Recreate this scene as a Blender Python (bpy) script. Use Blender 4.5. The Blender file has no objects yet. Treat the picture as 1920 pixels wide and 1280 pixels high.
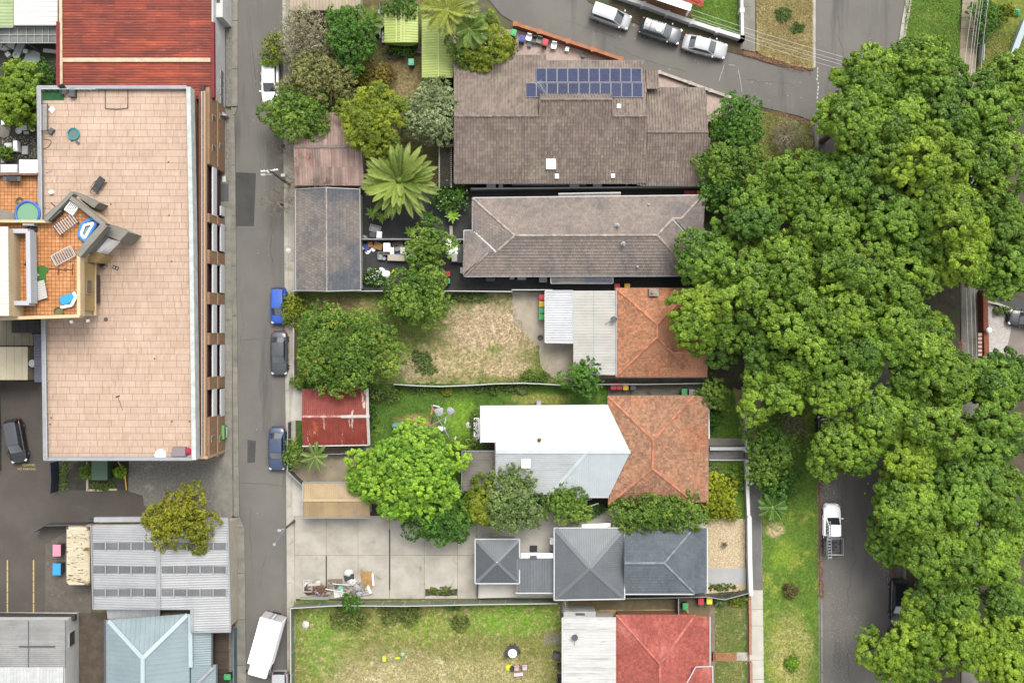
import bpy, math, random
import numpy as np
from mathutils import Vector, Matrix
R = random.Random(11)
G = np.random.default_rng(5)
rad = math.radians
C = bpy.context.scene.collection
sc = bpy.context.scene
# ------------------------------------------------------------------ camera, sky, sun, exposure
H, S = 100.0, 17.5            # drone height above the ground (m), photo pixels per metre on the ground
cam = bpy.data.cameras.new('camera'); camo = bpy.data.objects.new('camera', cam); C.objects.link(camo)
camo.location = (0, 0, H); camo.rotation_euler = (0, 0, 0)
cam.sensor_width = 36; cam.lens = 36 * H * S / 1920; cam.clip_end = 1500
sc.camera = camo
w = bpy.data.worlds.new('World'); sc.world = w; w.use_nodes = True
wn = w.node_tree.nodes; wl = w.node_tree.links
sky = wn.new('ShaderNodeTexSky'); sky.sky_type = 'NISHITA'; sky.sun_disc = False
sky.sun_elevation = rad(58); sky.sun_rotation = rad(20); sky.air_density = 1.0; sky.dust_density = 3.0
hs = wn.new('ShaderNodeHueSaturation'); hs.inputs['Saturation'].default_value = 0.15
wl.new(sky.outputs[0], hs.inputs['Color']); wl.new(hs.outputs[0], wn['Background'].inputs[0])
wn['Background'].inputs[1].default_value = 0.15
sun = bpy.data.lights.new('sun', 'SUN'); suno = bpy.data.objects.new('sun', sun); C.objects.link(suno)
sun.energy = 1.2; sun.angle = rad(30); sun.color = (1.0, 0.95, 0.87)
suno.location = (20, 60, 120)
_d = Vector((math.sin(rad(20)) * math.cos(rad(58)), math.cos(rad(20)) * math.cos(rad(58)), math.sin(rad(58))))
suno.rotation_euler = _d.to_track_quat('Z', 'Y').to_euler()
vs = sc.view_settings; vs.view_transform = 'Standard'; vs.look = 'None'; vs.gamma = 1; vs.use_curve_mapping = False
vs.exposure = 1.75
sc.cycles.max_bounces = 5; sc.cycles.diffuse_bounces = 3; sc.cycles.transparent_max_bounces = 4

# ------------------------------------------------------------------ helpers
def P(px, py, h=0.0):
    """ground-plan point (m) that stands at height h, from its place on the plan drawn in photo units"""
    k = (H - h) / H / S
    return ((px - 960) * k, (640 - py) * k, h)
def L2(x): return ((x / 12.92) if x <= 0.04045 else ((x + 0.055) / 1.055) ** 2.4)
OFF = {}
def tag(o, label=None, cat=None, group=None, kind=None):
    if label: o['label'] = label
    if cat: o['category'] = cat
    if group: o['group'] = group
    if kind: o['kind'] = kind
    return o
def thing(name, label, cat, loc=(0, 0, 0), rz=0, group=None, kind=None):
    o = bpy.data.objects.new(name, None); o.empty_display_size = .3
    C.objects.link(o); o.location = loc; o.rotation_euler = (0, 0, rz)
    OFF[o.name] = tuple(loc)
    return tag(o, label, cat, group, kind)
def copy_tree(o, loc=None, rz=None, label=None, parent=None):
    c = o.copy(); C.objects.link(c)
    if parent: c.parent = parent
    if loc is not None: c.location = loc; OFF[c.name] = tuple(loc)
    if rz is not None: c.rotation_euler = (0, 0, rz)
    if label: c['label'] = label
    for ch in list(o.children): copy_tree(ch, parent=c)
    return c
class MB:
    def __init__(s): s.v = []; s.f = []; s.t = []
    def add(s, vs, fs, tone=.5):
        n = len(s.v); s.v += [tuple(p) for p in vs]
        for f in fs: s.f.append([i + n for i in f]); s.t.append(tone)
        return s
    def box(s, c, d, rz=0, tone=.5, tilt=None, taper=1.0):
        x, y, z = d[0] / 2, d[1] / 2, d[2]
        vs = [(-x, -y, 0), (x, -y, 0), (x, y, 0), (-x, y, 0)] + [(-x * taper, -y * taper, z), (x * taper, -y * taper, z), (x * taper, y * taper, z), (-x * taper, y * taper, z)]
        m = Matrix.Translation(c) @ Matrix.Rotation(rz, 4, 'Z')
        if tilt: m = m @ Matrix.Rotation(tilt[0], 4, 'X') @ Matrix.Rotation(tilt[1], 4, 'Y')
        return s.add([m @ Vector(p) for p in vs], [(3, 2, 1, 0), (4, 5, 6, 7), (0, 1, 5, 4), (1, 2, 6, 5), (2, 3, 7, 6), (3, 0, 4, 7)], tone)
    def rbox(s, c, d, r=.05, rz=0, tone=.5, n=3):
        """box with rounded vertical corners and a chamfered top"""
        x, y, z = d[0] / 2, d[1] / 2, d[2]; r = min(r, x * .95, y * .95)
        def ring(rr, ins, zz):
            o = []
            for sx, sy, a0 in ((1, 1, 0), (-1, 1, 90), (-1, -1, 180), (1, -1, 270)):
                for k in range(n + 1):
                    a = rad(a0 + 90 * k / n)
                    o.append((sx * (x - r) + (rr) * math.cos(a), sy * (y - r) + (rr) * math.sin(a), zz))
            return o
        q = min(r * .5, z * .3)
        rings = [ring(r, 0, 0), ring(r, 0, z - q), ring(max(r - q, .002), 0, z)]
        N = 4 * (n + 1); m = Matrix.Translation(c) @ Matrix.Rotation(rz, 4, 'Z')
        vs = [m @ Vector(p) for g in rings for p in g]; fs = []
        for k in range(2):
            for i in range(N): fs.append((k * N + i, k * N + (i + 1) % N, (k + 1) * N + (i + 1) % N, (k + 1) * N + i))
        fs.append(tuple(range(2 * N, 3 * N))); fs.append(tuple(range(N - 1, -1, -1)))
        return s.add(vs, fs, tone)
    def prism(s, pts, z0, z1, tone=.5):
        n = len(pts)
        a = sum(pts[i][0] * pts[(i + 1) % n][1] - pts[(i + 1) % n][0] * pts[i][1] for i in range(n))
        if a < 0: pts = pts[::-1]
        vs = [(p[0], p[1], z0) for p in pts] + [(p[0], p[1], z1) for p in pts]
        return s.add(vs, [tuple(range(n, 2 * n)), tuple(range(n - 1, -1, -1))] + [(i, (i + 1) % n, n + (i + 1) % n, n + i) for i in range(n)], tone)
    def poly(s, pts, tone=.5): return s.add(pts, [tuple(range(len(pts)))], tone)
    def tube(s, p, q, r, r2=None, n=6, tone=.5):
        p = Vector(p); q = Vector(q); r2 = r if r2 is None else r2; d = (q - p)
        if d.length < 1e-6: return s
        a = d.orthogonal().normalized(); b = d.normalized().cross(a); vs = []
        for (o, rr) in ((p, r), (q, r2)):
            for k in range(n): t = 2 * math.pi * k / n; vs.append(o + a * rr * math.cos(t) + b * rr * math.sin(t))
        return s.add(vs, [(k, (k + 1) % n, n + (k + 1) % n, n + k) for k in range(n)] + [tuple(range(n, 2 * n)), tuple(range(n - 1, -1, -1))], tone)
    def path(s, pts, r, n=5, tone=.5):
        for a, b in zip(pts[:-1], pts[1:]): s.tube(a, b, r, n=n, tone=tone)
        return s
    def lathe(s, c, prof, n=16, tone=.5):
        vs = [(c[0] + r * math.cos(2 * math.pi * k / n), c[1] + r * math.sin(2 * math.pi * k / n), c[2] + z) for r, z in prof for k in range(n)]
        fs = [(j * n + k, j * n + (k + 1) % n, (j + 1) * n + (k + 1) % n, (j + 1) * n + k) for j in range(len(prof) - 1) for k in range(n)]
        return s.add(vs, fs + [tuple(range((len(prof) - 1) * n, len(prof) * n))], tone)
    def wheel(s, c, r, wd, axis='Y', n=16, tone=.5):
        x, y, z = c; vs = []; pr = [(r * .8, -wd / 2), (r, -wd * .32), (r, wd * .32), (r * .8, wd / 2)]
        for rr, o in pr:
            for k in range(n):
                a = 2 * math.pi * k / n; u, v = rr * math.cos(a), rr * math.sin(a)
                vs.append((x + u, y + o, z + v) if axis == 'Y' else (x + o, y + u, z + v))
        fs = [(j * n + k, (j + 1) * n + k, (j + 1) * n + (k + 1) % n, j * n + (k + 1) % n) for j in range(3) for k in range(n)]
        return s.add(vs, fs + [tuple(range(n)), tuple(range(4 * n - 1, 3 * n - 1, -1))], tone)
    def build(s, name, mat, parent=None, local=False, kind=None, smooth=False, at=None, label=None):
        me = bpy.data.meshes.new(name); off = (0, 0, 0)
        if parent is not None and not local:
            r = parent
            while r.parent: r = r.parent
            off = OFF.get(r.name, (0, 0, 0))
        if at is not None and parent is None: off = at
        me.from_pydata([(a - off[0], b - off[1], c - off[2]) for a, b, c in s.v], [], s.f)
        at_ = me.attributes.new('tone', 'FLOAT', 'FACE'); at_.data.foreach_set('value', s.t)
        me.materials.append(mat)
        if smooth: me.polygons.foreach_set('use_smooth', [True] * len(me.polygons))
        me.update()
        o = bpy.data.objects.new(name, me); C.objects.link(o)
        if parent is not None: o.parent = parent
        elif at is not None: o.location = at; OFF[o.name] = tuple(at)
        if kind: o['kind'] = kind
        if label: o['label'] = label
        return o

# ------------------------------------------------------------------ materials
_M = {}
def rgb(c): return (L2(c[0] / 255), L2(c[1] / 255), L2(c[2] / 255), 1) if max(c) > 1.5 else (c[0], c[1], c[2], 1)
K_ALB = 0.40
def alb(c):                     # colour as it reads in the picture -> base colour of the thing itself
    r = rgb(c); k = K_ALB if min(c) < 228 else .8          # fresh white paint
    return (r[0] * k, r[1] * k, r[2] * k, 1)
class NT:
    def __init__(s, name):
        s.m = bpy.data.materials.new(name); s.m.use_nodes = True; s.t = s.m.node_tree; s.N = s.t.nodes; s.b = s.N['Principled BSDF']
        s.co = s.n('ShaderNodeTexCoord').outputs['Object']
    def n(s, t, **k):
        o = s.N.new(t)
        for a, b in k.items(): setattr(o, a, b)
        return o
    def l(s, a, b): s.t.links.new(a, b)
    def noise(s, scale, det=4, rough=.6, stretch=None, dist=0):
        o = s.n('ShaderNodeTexNoise'); o.inputs['Scale'].default_value = scale; o.inputs['Detail'].default_value = det; o.inputs['Roughness'].default_value = rough; o.inputs['Distortion'].default_value = dist
        if stretch:
            mp = s.n('ShaderNodeMapping'); mp.inputs['Scale'].default_value = stretch[:3]; mp.inputs['Rotation'].default_value = (0, 0, stretch[3] if len(stretch) > 3 else 0); s.l(s.co, mp.inputs[0]); s.l(mp.outputs[0], o.inputs['Vector'])
        else: s.l(s.co, o.inputs['Vector'])
        return o.outputs['Fac']
    def ramp(s, v, lo, hi, a=0., b=1.):
        o = s.n('ShaderNodeMapRange', interpolation_type='SMOOTHSTEP'); s.l(v, o.inputs[0])
        o.inputs[1].default_value = lo; o.inputs[2].default_value = hi; o.inputs[3].default_value = a; o.inputs[4].default_value = b
        return o.outputs[0]
    def mix(s, f, a, b, mode='MIX'):
        o = s.n('ShaderNodeMix', data_type='RGBA', blend_type=mode)
        for v, i in ((f, 0), (a, 6), (b, 7)):
            if hasattr(v, 'is_output') or hasattr(v, 'links'): s.l(v, o.inputs[i])
            elif i == 0: o.inputs[0].default_value = v
            else: o.inputs[i].default_value = v
        return o.outputs[2]
    def math(s, op, a, b=0.):
        o = s.n('ShaderNodeMath', operation=op)
        for v, i in ((a, 0), (b, 1)):
            if hasattr(v, 'links'): s.l(v, o.inputs[i])
            else: o.inputs[i].default_value = v
        return o.outputs[0]
    def grey(s, v):
        o = s.n('ShaderNodeCombineColor'); [s.l(v, o.inputs[i]) for i in range(3)]; return o.outputs[0]
    def attr(s, name='tone'):
        o = s.n('ShaderNodeAttribute'); o.attribute_name = name; return o.outputs['Fac']
    def bump(s, v, dist=.02, st=1.):
        o = s.n('ShaderNodeBump'); o.inputs['Distance'].default_value = dist; o.inputs['Strength'].default_value = st
        s.l(v, o.inputs['Height']); s.l(o.outputs[0], s.b.inputs['Normal'])
def mat(name, c1, c2=None, rough=.8, sc=1.5, fine=.12, fsc=25, tone=0., metal=0., spec=.3, patches=(), bump=0., bsc=60, stretch=None, coat=0., alpha=1., blobs=(), det=5):
    """c1/c2: colours as read in the photo (0-255) mixed by noise; patches: (colour, scale, lo, hi, stretch) stains; blobs: (px, py, rx, ry, colour, wobble)"""
    if name in _M: return _M[name]
    t = NT(name); c = alb(c1)
    if c2: c = t.mix(t.ramp(t.noise(sc, det, .65, stretch), .32, .68), alb(c1), alb(c2))
    for b in blobs:
        px, py, rx, ry, col, wob = b; x, y, _ = P(px, py)
        mp = t.n('ShaderNodeMapping'); mp.inputs['Location'].default_value = (-x / (rx / S), -y / (ry / S), 0); mp.inputs['Scale'].default_value = (S / rx, S / ry, 0)
        t.l(t.co, mp.inputs[0]); ln = t.n('ShaderNodeVectorMath', operation='LENGTH'); t.l(mp.outputs[0], ln.inputs[0])
        v = t.math('ADD', ln.outputs['Value'], t.math('MULTIPLY', t.math('SUBTRACT', t.noise(.7 + .13 * (len(t.N) % 3), 8, .75), .5), wob * 1.9 + .4))
        cc = t.mix(t.ramp(t.noise(2.2, 5, .7), .35, .65), alb(col), alb([min(255, q * 1.14 + 6) for q in col]))
        c = t.mix(t.ramp(v, .45, 1.25, 1, 0), c, cc)
    for p in patches:
        col, s_, lo, hi = p[:4]
        c = t.mix(t.ramp(t.noise(s_, 7, .68, p[4] if len(p) > 4 else None), lo, hi), c, alb(col))
    if fine: c = t.mix(1.0, c, t.grey(t.ramp(t.noise(fsc, 3, .7), .25, .75, 1 - fine, 1 + fine)), 'MULTIPLY')
    if tone: c = t.mix(1.0, c, t.grey(t.ramp(t.attr(), 0., 1., 1 - tone, 1 + tone)), 'MULTIPLY')
    b = t.b.inputs
    if hasattr(c, 'links'): t.l(c, b['Base Color'])
    else: b['Base Color'].default_value = c
    b['Roughness'].default_value = rough; b['Metallic'].default_value = metal; b['Specular IOR Level'].default_value = spec
    b['Coat Weight'].default_value = coat; b['Coat Roughness'].default_value = .08
    if bump: t.bump(t.noise(bsc, 3, .6), bump)
    _M[name] = t.m; return t.m
def leafmat(name, dark, light, trans=.3, third=None, rough=.5):
    if name in _M: return _M[name]
    t = NT(name); a = t.attr()
    lf = lambda q: tuple(min(1, k * 1.3) for k in alb(q)[:3]) + (1,)
    c = t.mix(t.ramp(a, .05, .95), lf(dark), lf(light))
    if third: c = t.mix(t.ramp(t.noise(.5, 3), .52, .66), c, lf(third))
    c = t.mix(1.0, c, t.grey(t.ramp(t.noise(.35, 3), .3, .7, .86, 1.14)), 'MULTIPLY')
    t.l(c, t.b.inputs['Base Color']); t.b.inputs['Roughness'].default_value = rough; t.b.inputs['Specular IOR Level'].default_value = .25
    tr = t.n('ShaderNodeBsdfTranslucent'); t.l(c, tr.inputs['Color']); mx = t.n('ShaderNodeMixShader'); mx.inputs[0].default_value = trans
    t.l(t.b.outputs[0], mx.inputs[1]); t.l(tr.outputs[0], mx.inputs[2]); t.l(mx.outputs[0], t.N['Material Output'].inputs['Surface'])
    _M[name] = t.m; return t.m
def glassmat(name, c, rough=.08):
    if name in _M: return _M[name]
    t = NT(name); t.b.inputs['Base Color'].default_value = alb(c); t.b.inputs['Roughness'].default_value = rough; t.b.inputs['Specular IOR Level'].default_value = .8
    t.b.inputs['Coat Weight'].default_value = .5; t.b.inputs['Coat Roughness'].default_value = .03
    _M[name] = t.m; return t.m
def plain(name, c, rough=.6, metal=0., coat=0., spec=.4): return mat(name, c, None, rough, fine=.06, fsc=9, metal=metal, coat=coat, spec=spec)

WHITE = plain('white_paint', (238, 238, 236)); BLACK = plain('black_plastic', (46, 46, 48), .5); DGREY = plain('dark_grey_plastic', (80, 82, 84), .6)
LGREY = plain('light_grey_plastic', (175, 178, 178), .6); RUBBER = plain('rubber', (40, 40, 41), .9); CHROME = plain('steel', (190, 192, 195), .35, .8)
GLASS = glassmat('tinted_glass', (58, 66, 68)); RED = plain('red_plastic', (205, 40, 62)); YELLOW = plain('yellow_plastic', (235, 185, 30))
GREEN = plain('green_plastic', (70, 175, 105)); BLUE = plain('blue_plastic', (52, 66, 160)); BINBODY = plain('dark_green_plastic', (44, 62, 52))
CARD = mat('cardboard', (190, 150, 95), (165, 125, 75)); WOOD = mat('brown_wood', (120, 96, 74), (90, 72, 58), stretch=(1, 8, 1)); GUTTER = plain('gutter_white', (205, 207, 206)); ZINC = plain('zinc', (165, 170, 172), .5, .3)
BARK = mat('bark', (118, 104, 90), (84, 74, 64), sc=4, rough=.9); BARKPALE = mat('pale_bark', (168, 156, 138), (130, 118, 104), sc=4, rough=.9)
CONC = mat('concrete', (198, 192, 178), (176, 170, 157), sc=.5, fine=.10, tone=.06, patches=[((150, 143, 130), .45, .56, .74), ((120, 114, 104), 2.4, .66, .8)])
CONCD = mat('old_concrete', (150, 146, 134), (128, 124, 114), sc=.8, fine=.2, tone=.08, patches=[((98, 94, 86), .7, .58, .75)], bump=.01)
# ------------------------------------------------------------------ ground, roads, paving
def px2(pts, z=0.0): return [P(a, b, 0)[:2] for a, b in pts]
def jag(pts, amp=2.0, step=9):
    """irregular outline: subdivide and wobble"""
    out = []
    for (a, b), (c, d) in zip(pts, pts[1:] + pts[:1]):
        n = max(1, int(math.hypot(c - a, d - b) / step))
        for k in range(n): t = k / n; out.append((a + (c - a) * t + R.uniform(-amp, amp), b + (d - b) * t + R.uniform(-amp, amp)))
    return out
def patch(name, pts, z, m, kind='structure', base=-.06, parent=None, tone=.5, label=None):
    mb = MB(); mb.prism(px2(pts), base, z, tone); return mb.build(name, m, parent=parent, kind=kind, label=label)
ASPH = mat('asphalt', (114, 111, 106), (125, 121, 114), sc=.16, fine=.16, fsc=22, rough=.9, patches=[((98, 95, 92), .12, .52, .7, (3, .3, 1)), ((138, 133, 124), .4, .58, .8, (2.4, .25, 1)), ((84, 82, 80), 1.7, .7, .76), ((150, 145, 136), 5.5, .73, .77)], bump=.004)
ASPHD = mat('dark_asphalt', (84, 82, 80), (70, 69, 68), sc=.4, fine=.15, rough=.9, patches=[((104, 100, 94), .5, .58, .8)])
ASPHP = mat('car_park_asphalt', (96, 89, 82), (84, 78, 73), sc=.3, fine=.14, rough=.9, patches=[((122, 114, 104), .35, .58, .8), ((66, 62, 60), .22, .6, .8)])
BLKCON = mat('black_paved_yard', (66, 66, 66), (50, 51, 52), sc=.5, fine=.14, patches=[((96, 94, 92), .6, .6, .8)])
SOIL = mat('leaf_litter_soil', (92, 82, 62), (66, 62, 44), sc=.9, fine=.3, fsc=9, patches=[((122, 100, 72), 1.6, .56, .7), ((70, 88, 40), .5, .5, .66)], bump=.03, bsc=14)
SOILD = mat('dark_garden_soil', (74, 70, 58), (52, 52, 44), sc=1.1, fine=.3, fsc=10, patches=[((80, 96, 48), .6, .52, .66), ((116, 110, 98), 3.1, .64, .72)], bump=.03, bsc=14)
DRYG = mat('dry_grass', (184, 162, 110), (160, 142, 92), sc=1.3, fine=.22, fsc=10, patches=[((126, 130, 66), .7, .52, .68), ((198, 182, 140), 2.6, .6, .7)], bump=.02, bsc=20)
GRAVEL = mat('gravel_concrete', (148, 144, 134), (116, 113, 106), sc=5, fine=.35, fsc=16, patches=[((178, 174, 162), .5, .55, .75), ((92, 90, 84), 1.2, .6, .75)], bump=.02)
PEBBLE = mat('beige_pebbles', (222, 204, 168), (186, 164, 130), sc=6, fine=.4, fsc=11, patches=[((128, 108, 84), 7, .62, .7)], bump=.04, bsc=12)
WPEBBLE = mat('white_pebbles', (212, 206, 200), (184, 176, 170), sc=6, fine=.3, fsc=12, patches=[((110, 104, 98), 5, .68, .74)], bump=.04, bsc=12)
PINKP = mat('pink_brick_paving', (204, 182, 170), (184, 160, 148), sc=4, fine=.2, fsc=14, tone=.16, patches=[((190, 172, 160), 3, .62, .75), ((110, 96, 86), 1.1, .6, .74)])
TANP = mat('tan_concrete', (170, 158, 134), (150, 138, 114), sc=.8, fine=.14, patches=[((120, 110, 90), .9, .56, .74)])
PALEC = mat('pale_concrete', (212, 207, 196), (198, 193, 180), sc=.7, fine=.08, patches=[((176, 170, 156), .8, .6, .8)])
REDPATH = mat('red_brick_path', (196, 130, 100), (172, 108, 84), sc=3, fine=.2, tone=.15)
WLINE = mat('white_road_paint', (226, 226, 222), (170, 170, 166), sc=6, fine=.2); YLINE = mat('yellow_road_paint', (214, 196, 110), (180, 160, 84), sc=5, fine=.2)
EARTH = mat('ground_cover', (96, 100, 58), (80, 76, 56), sc=.3, fine=.25, patches=[((120, 112, 80), .2, .55, .7)])
def lawn(name, g1, g2, patches=(), blobs=()): return mat(name, g1, g2, .9, sc=1.3, fine=.42, fsc=4.5, patches=patches, blobs=blobs, bump=.03, bsc=16)
LAWN = lawn('green_lawn', (98, 138, 34), (78, 116, 32), [((124, 150, 50), .7, .55, .7), ((132, 132, 66), 1.7, .62, .72)])
LAWNV = lawn('verge_lawn', (104, 138, 40), (86, 120, 34), [((150, 160, 62), .45, .52, .66), ((160, 150, 92), 1.2, .62, .74)], [(1480, 1230, 46, 90, (158, 152, 88), .9), (1452, 992, 20, 16, (186, 170, 128), .6), (1470, 1040, 30, 30, (122, 150, 40), .9)])
BACKL = lawn('back_lawn', (134, 138, 66), (112, 128, 48), [((178, 166, 112), 1.9, .5, .62), ((92, 98, 50), 2.8, .62, .7)],
             [(610, 1190, 60, 90, (108, 140, 44), .9), (950, 1160, 120, 34, (104, 146, 30), .8), (800, 1180, 70, 30, (118, 138, 46), .9), (760, 1262, 140, 46, (178, 167, 126), 1.0), (930, 1262, 96, 38, (172, 164, 114), 1.1), (700, 1285, 80, 30, (186, 172, 134), 1.2)])
YARDG = lawn('worn_back_yard', (98, 124, 46), (112, 120, 56), [((156, 144, 98), 1.6, .54, .68), ((84, 84, 50), 3.1, .6, .7)],
             [(922, 622, 104, 64, (184, 160, 132), .7), (850, 680, 92, 34, (172, 156, 116), 1.3), (950, 690, 50, 20, (178, 158, 124), 1.1), (640, 572, 70, 16, (146, 132, 86), .8), (925, 655, 18, 10, (134, 138, 78), 1.6), (780, 690, 40, 30, (162, 150, 116), 1.)])
CLOTHG = lawn('clothes_line_lawn', (86, 124, 30), (66, 100, 28), [((116, 144, 44), .6, .55, .7)], [(778, 792, 36, 16, (168, 132, 92), .9), (800, 806, 26, 12, (150, 130, 84), .9), (860, 785, 34, 40, (112, 150, 36), .9), (1010, 748, 60, 12, (140, 138, 70), .8)])
NYARD = lawn('shaded_leafy_yard', (116, 104, 68), (92, 92, 50), [((150, 128, 86), 1.5, .55, .68)], [(745, 160, 60, 44, (140, 122, 84), 1.), (700, 150, 40, 30, (88, 96, 44), .9)])
FRONTG = lawn('front_lawn_worn', (108, 126, 54), (88, 108, 44), [((168, 158, 116), 2.6, .54, .64)])

g = MB(); g.poly([(-300, -300, -.08), (300, -300, -.08), (300, 300, -.08), (-300, 300, -.08)]); g.build('ground', EARTH, kind='structure')
# roads
road = MB()
def sheet(name, pts, z, m, parent=None, kind='structure'):
    mb = MB(); q = px2(pts); a = sum(q[i][0] * q[(i + 1) % len(q)][1] - q[(i + 1) % len(q)][0] * q[i][1] for i in range(len(q)))
    if a < 0: q = q[::-1]
    mb.poly([(x, y, z) for x, y in q]); return mb.build(name, m, parent=parent, kind=kind)
sheet('lane', [(440, -500), (440, 200), (434, 215), (434, 960), (450, 985), (455, 1800), (546, 1800), (545, 1280), (541, 900), (537, 400), (530, 100), (530, -500)], 0, ASPH)
CARLN = [(1521, -500), (1521, 1800), (1700, 1800), (1692, 1000), (1690, 200), (1688, 60), (1710, -60), (1760, -500)]
sheet('road', CARLN, 0, ASPH)
sheet('side_street', [(700, -260), (1000, -260), (1060, -35), (1100, -2), (1190, 42), (1280, 74), (1380, 100), (1450, 120), (1524, 135), (1524, 228), (1500, 218), (1380, 189), (1330, 174), (1200, 128), (1110, 101), (1000, 64), (940, 28)], .004, ASPH)
# darker repair patches, manholes, markings
sheet('road_patch', [(442, 323), (480, 325), (476, 424), (442, 424)], .006, ASPHD)
sheet('road_patch', [(464, 824), (480, 826), (478, 866), (464, 868)], .006, ASPHD)
MANH = mat('manhole_iron', (142, 138, 128), (112, 108, 100), sc=5, fine=.3)
def manhole(px, py, r, label, col=MANH):
    x, y, _ = P(px, py); mb = MB(); mb.lathe((0, 0, 0), [(r, 0), (r, .012), (r * .86, .014), (r * .84, .009), (r * .2, .011)], 20)
    o = mb.build('manhole_cover', col, at=(x, y, .004)); tag(o, label, 'manhole cover', 'manhole covers in the roads')
manhole(487, 356, .42, 'round iron manhole cover in the lane by the dark repair patch'); manhole(490, 505, .34, 'round pale manhole cover in the lane north of the blue hatchback')
manhole(1601, 21, .40, 'pale round manhole cover near the top of the right-hand road'); manhole(460, 850, .26, 'small dark round cover in the lane beside the patched asphalt', ASPHD)
LINES = MB()
def dash(px, py, a, b, rz=0, mb=LINES, z=.009):
    x, y, _ = P(px, py); mb.box((x, y, z - .002), (a / S, b / S, .003), rz)
for yy in range(128, 246, 7):
    if R.random() < .82: dash(1533 + R.uniform(-1.2, 1.2), yy + R.uniform(-1, 1), 2.2, 4.5)
LINES.build('give_way_line', WLINE, kind='structure')
yl = MB()
for y0 in range(0, 5):
    for xx in (14, 63): dash(xx, 1059 + y0 * 20.4, 2.4, 19, 0, yl, .0135)
yl.build('bay_line', YLINE, kind='structure')
def text(body, px, py, size, m, rz=0, z=.012, name='ground_lettering', flip=False):
    cu = bpy.data.curves.new(name, 'FONT'); cu.body = body; cu.size = size; cu.align_x = 'CENTER'; cu.align_y = 'CENTER'; cu.extrude = .001
    o = bpy.data.objects.new(name, cu); C.objects.link(o); dg = bpy.context.evaluated_depsgraph_get(); me = bpy.data.meshes.new_from_object(o.evaluated_get(dg)); bpy.data.objects.remove(o)
    me.materials.clear(); me.materials.append(m); o = bpy.data.objects.new(name, me); C.objects.link(o); x, y, _ = P(px, py); o.location = (x, y, z); o.rotation_euler = (0, 0, rz); o['kind'] = 'structure'; return o
text('RESERVED', 54, 871.5, .32, YLINE); text('NO PARKING', 50, 879, .32, YLINE)
text('E', 1189, 46, .62, WLINE, rad(-12), .010); text('\\', 1182, 46, .5, WLINE, 0, .010)
cr = MB()
for pts in ([(1348, 152), (1352, 140), (1358, 122)], [(1384, 130), (1388, 150), (1391, 172)], [(1366, 122), (1378, 123)]):
    for a, b in zip(pts[:-1], pts[1:]):
        a = P(*a); b = P(*b); cr.tube((a[0], a[1], .002), (b[0], b[1], .002), .03, n=4)
cr.build('road_crack_seal', WLINE, kind='structure')
ck = MB()
for px, py, n, dx, dy in ((470, 60, 16, .3, 6), (500, 230, 12, -.6, 7), (455, 560, 18, .2, 6), (508, 420, 12, .5, 6), (486, 700, 16, .6, 7), (470, 950, 20, .2, 6), (500, 1040, 12, -1, 6), (1140, 80, 22, 7, 2.4), (1060, 40, 14, 7, 2.6), (1400, 150, 14, 7, 1.2), (1570, 30, 12, .6, 7), (1600, 1000, 20, .4, 7), (1640, 980, 14, -.5, 6), (1580, 1160, 16, .6, 7), (448, 905, 10, 9, .3), (444, 640, 9, 10, .2), (1534, 1180, 12, 10, .2)):
    p = (px, py)
    for _ in range(n):
        q = (p[0] + dx + R.gauss(0, 1.6), p[1] + dy + R.gauss(0, 1.)); a, b = P(*p), P(*q); ck.tube((a[0], a[1], .0), (b[0], b[1], .0), R.uniform(.008, .022), n=4); p = q
ck.build('road_crack', ASPHD, kind='structure')

# west side
patch('car_park', [(-400, 715), (106, 715), (106, 862), (300, 862), (300, 980), (172, 980), (172, 1152), (-400, 1152)], .012, ASPHP)
patch('driveway', jag([(240, 858), (418, 858), (440, 905), (436, 972), (400, 962), (300, 962), (272, 948), (268, 930), (238, 918)], 1.5), .02, GRAVEL)
patch('driveway', jag([(392, 868), (416, 905), (411, 943), (396, 948), (402, 905)], 1.2), .026, CONCD)
patch('yard', [(85, 1020), (118, 1000), (172, 992), (172, 1148), (85, 1148)], .02, mat('weedy_concrete', (112, 104, 94), (94, 88, 80), sc=1.2, fine=.25, patches=[((130, 124, 112), .9, .56, .7), ((84, 92, 50), .7, .66, .76)]))
patch('garden_bed', [(106, 862), (242, 862), (240, 918), (112, 918)], .06, SOILD)
patch('yard', [(-300, 60), (110, 60), (110, 345), (-300, 345)], .05, SOILD)
patch('alley', [(138, 1150), (200, 1150), (200, 1600), (138, 1600)], .03, mat('alley_dirt', (100, 86, 72), (78, 68, 58), sc=1.2, fine=.25, patches=[((170, 164, 152), 3.2, .68, .74)]))
def slabs(parent, spans, m, z, name='slab'):
    for q in spans:
        mb = MB(); q = px2(q); cx = sum(a for a, b in q) / len(q); cy = sum(b for a, b in q) / len(q)
        q = [(a - .022 * np.sign(a - cx), b - .022 * np.sign(b - cy)) for a, b in q]
        mb.prism(q, z - .12, z + R.uniform(-.004, .008), R.random()); mb.build(name, m, parent=parent)
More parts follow.
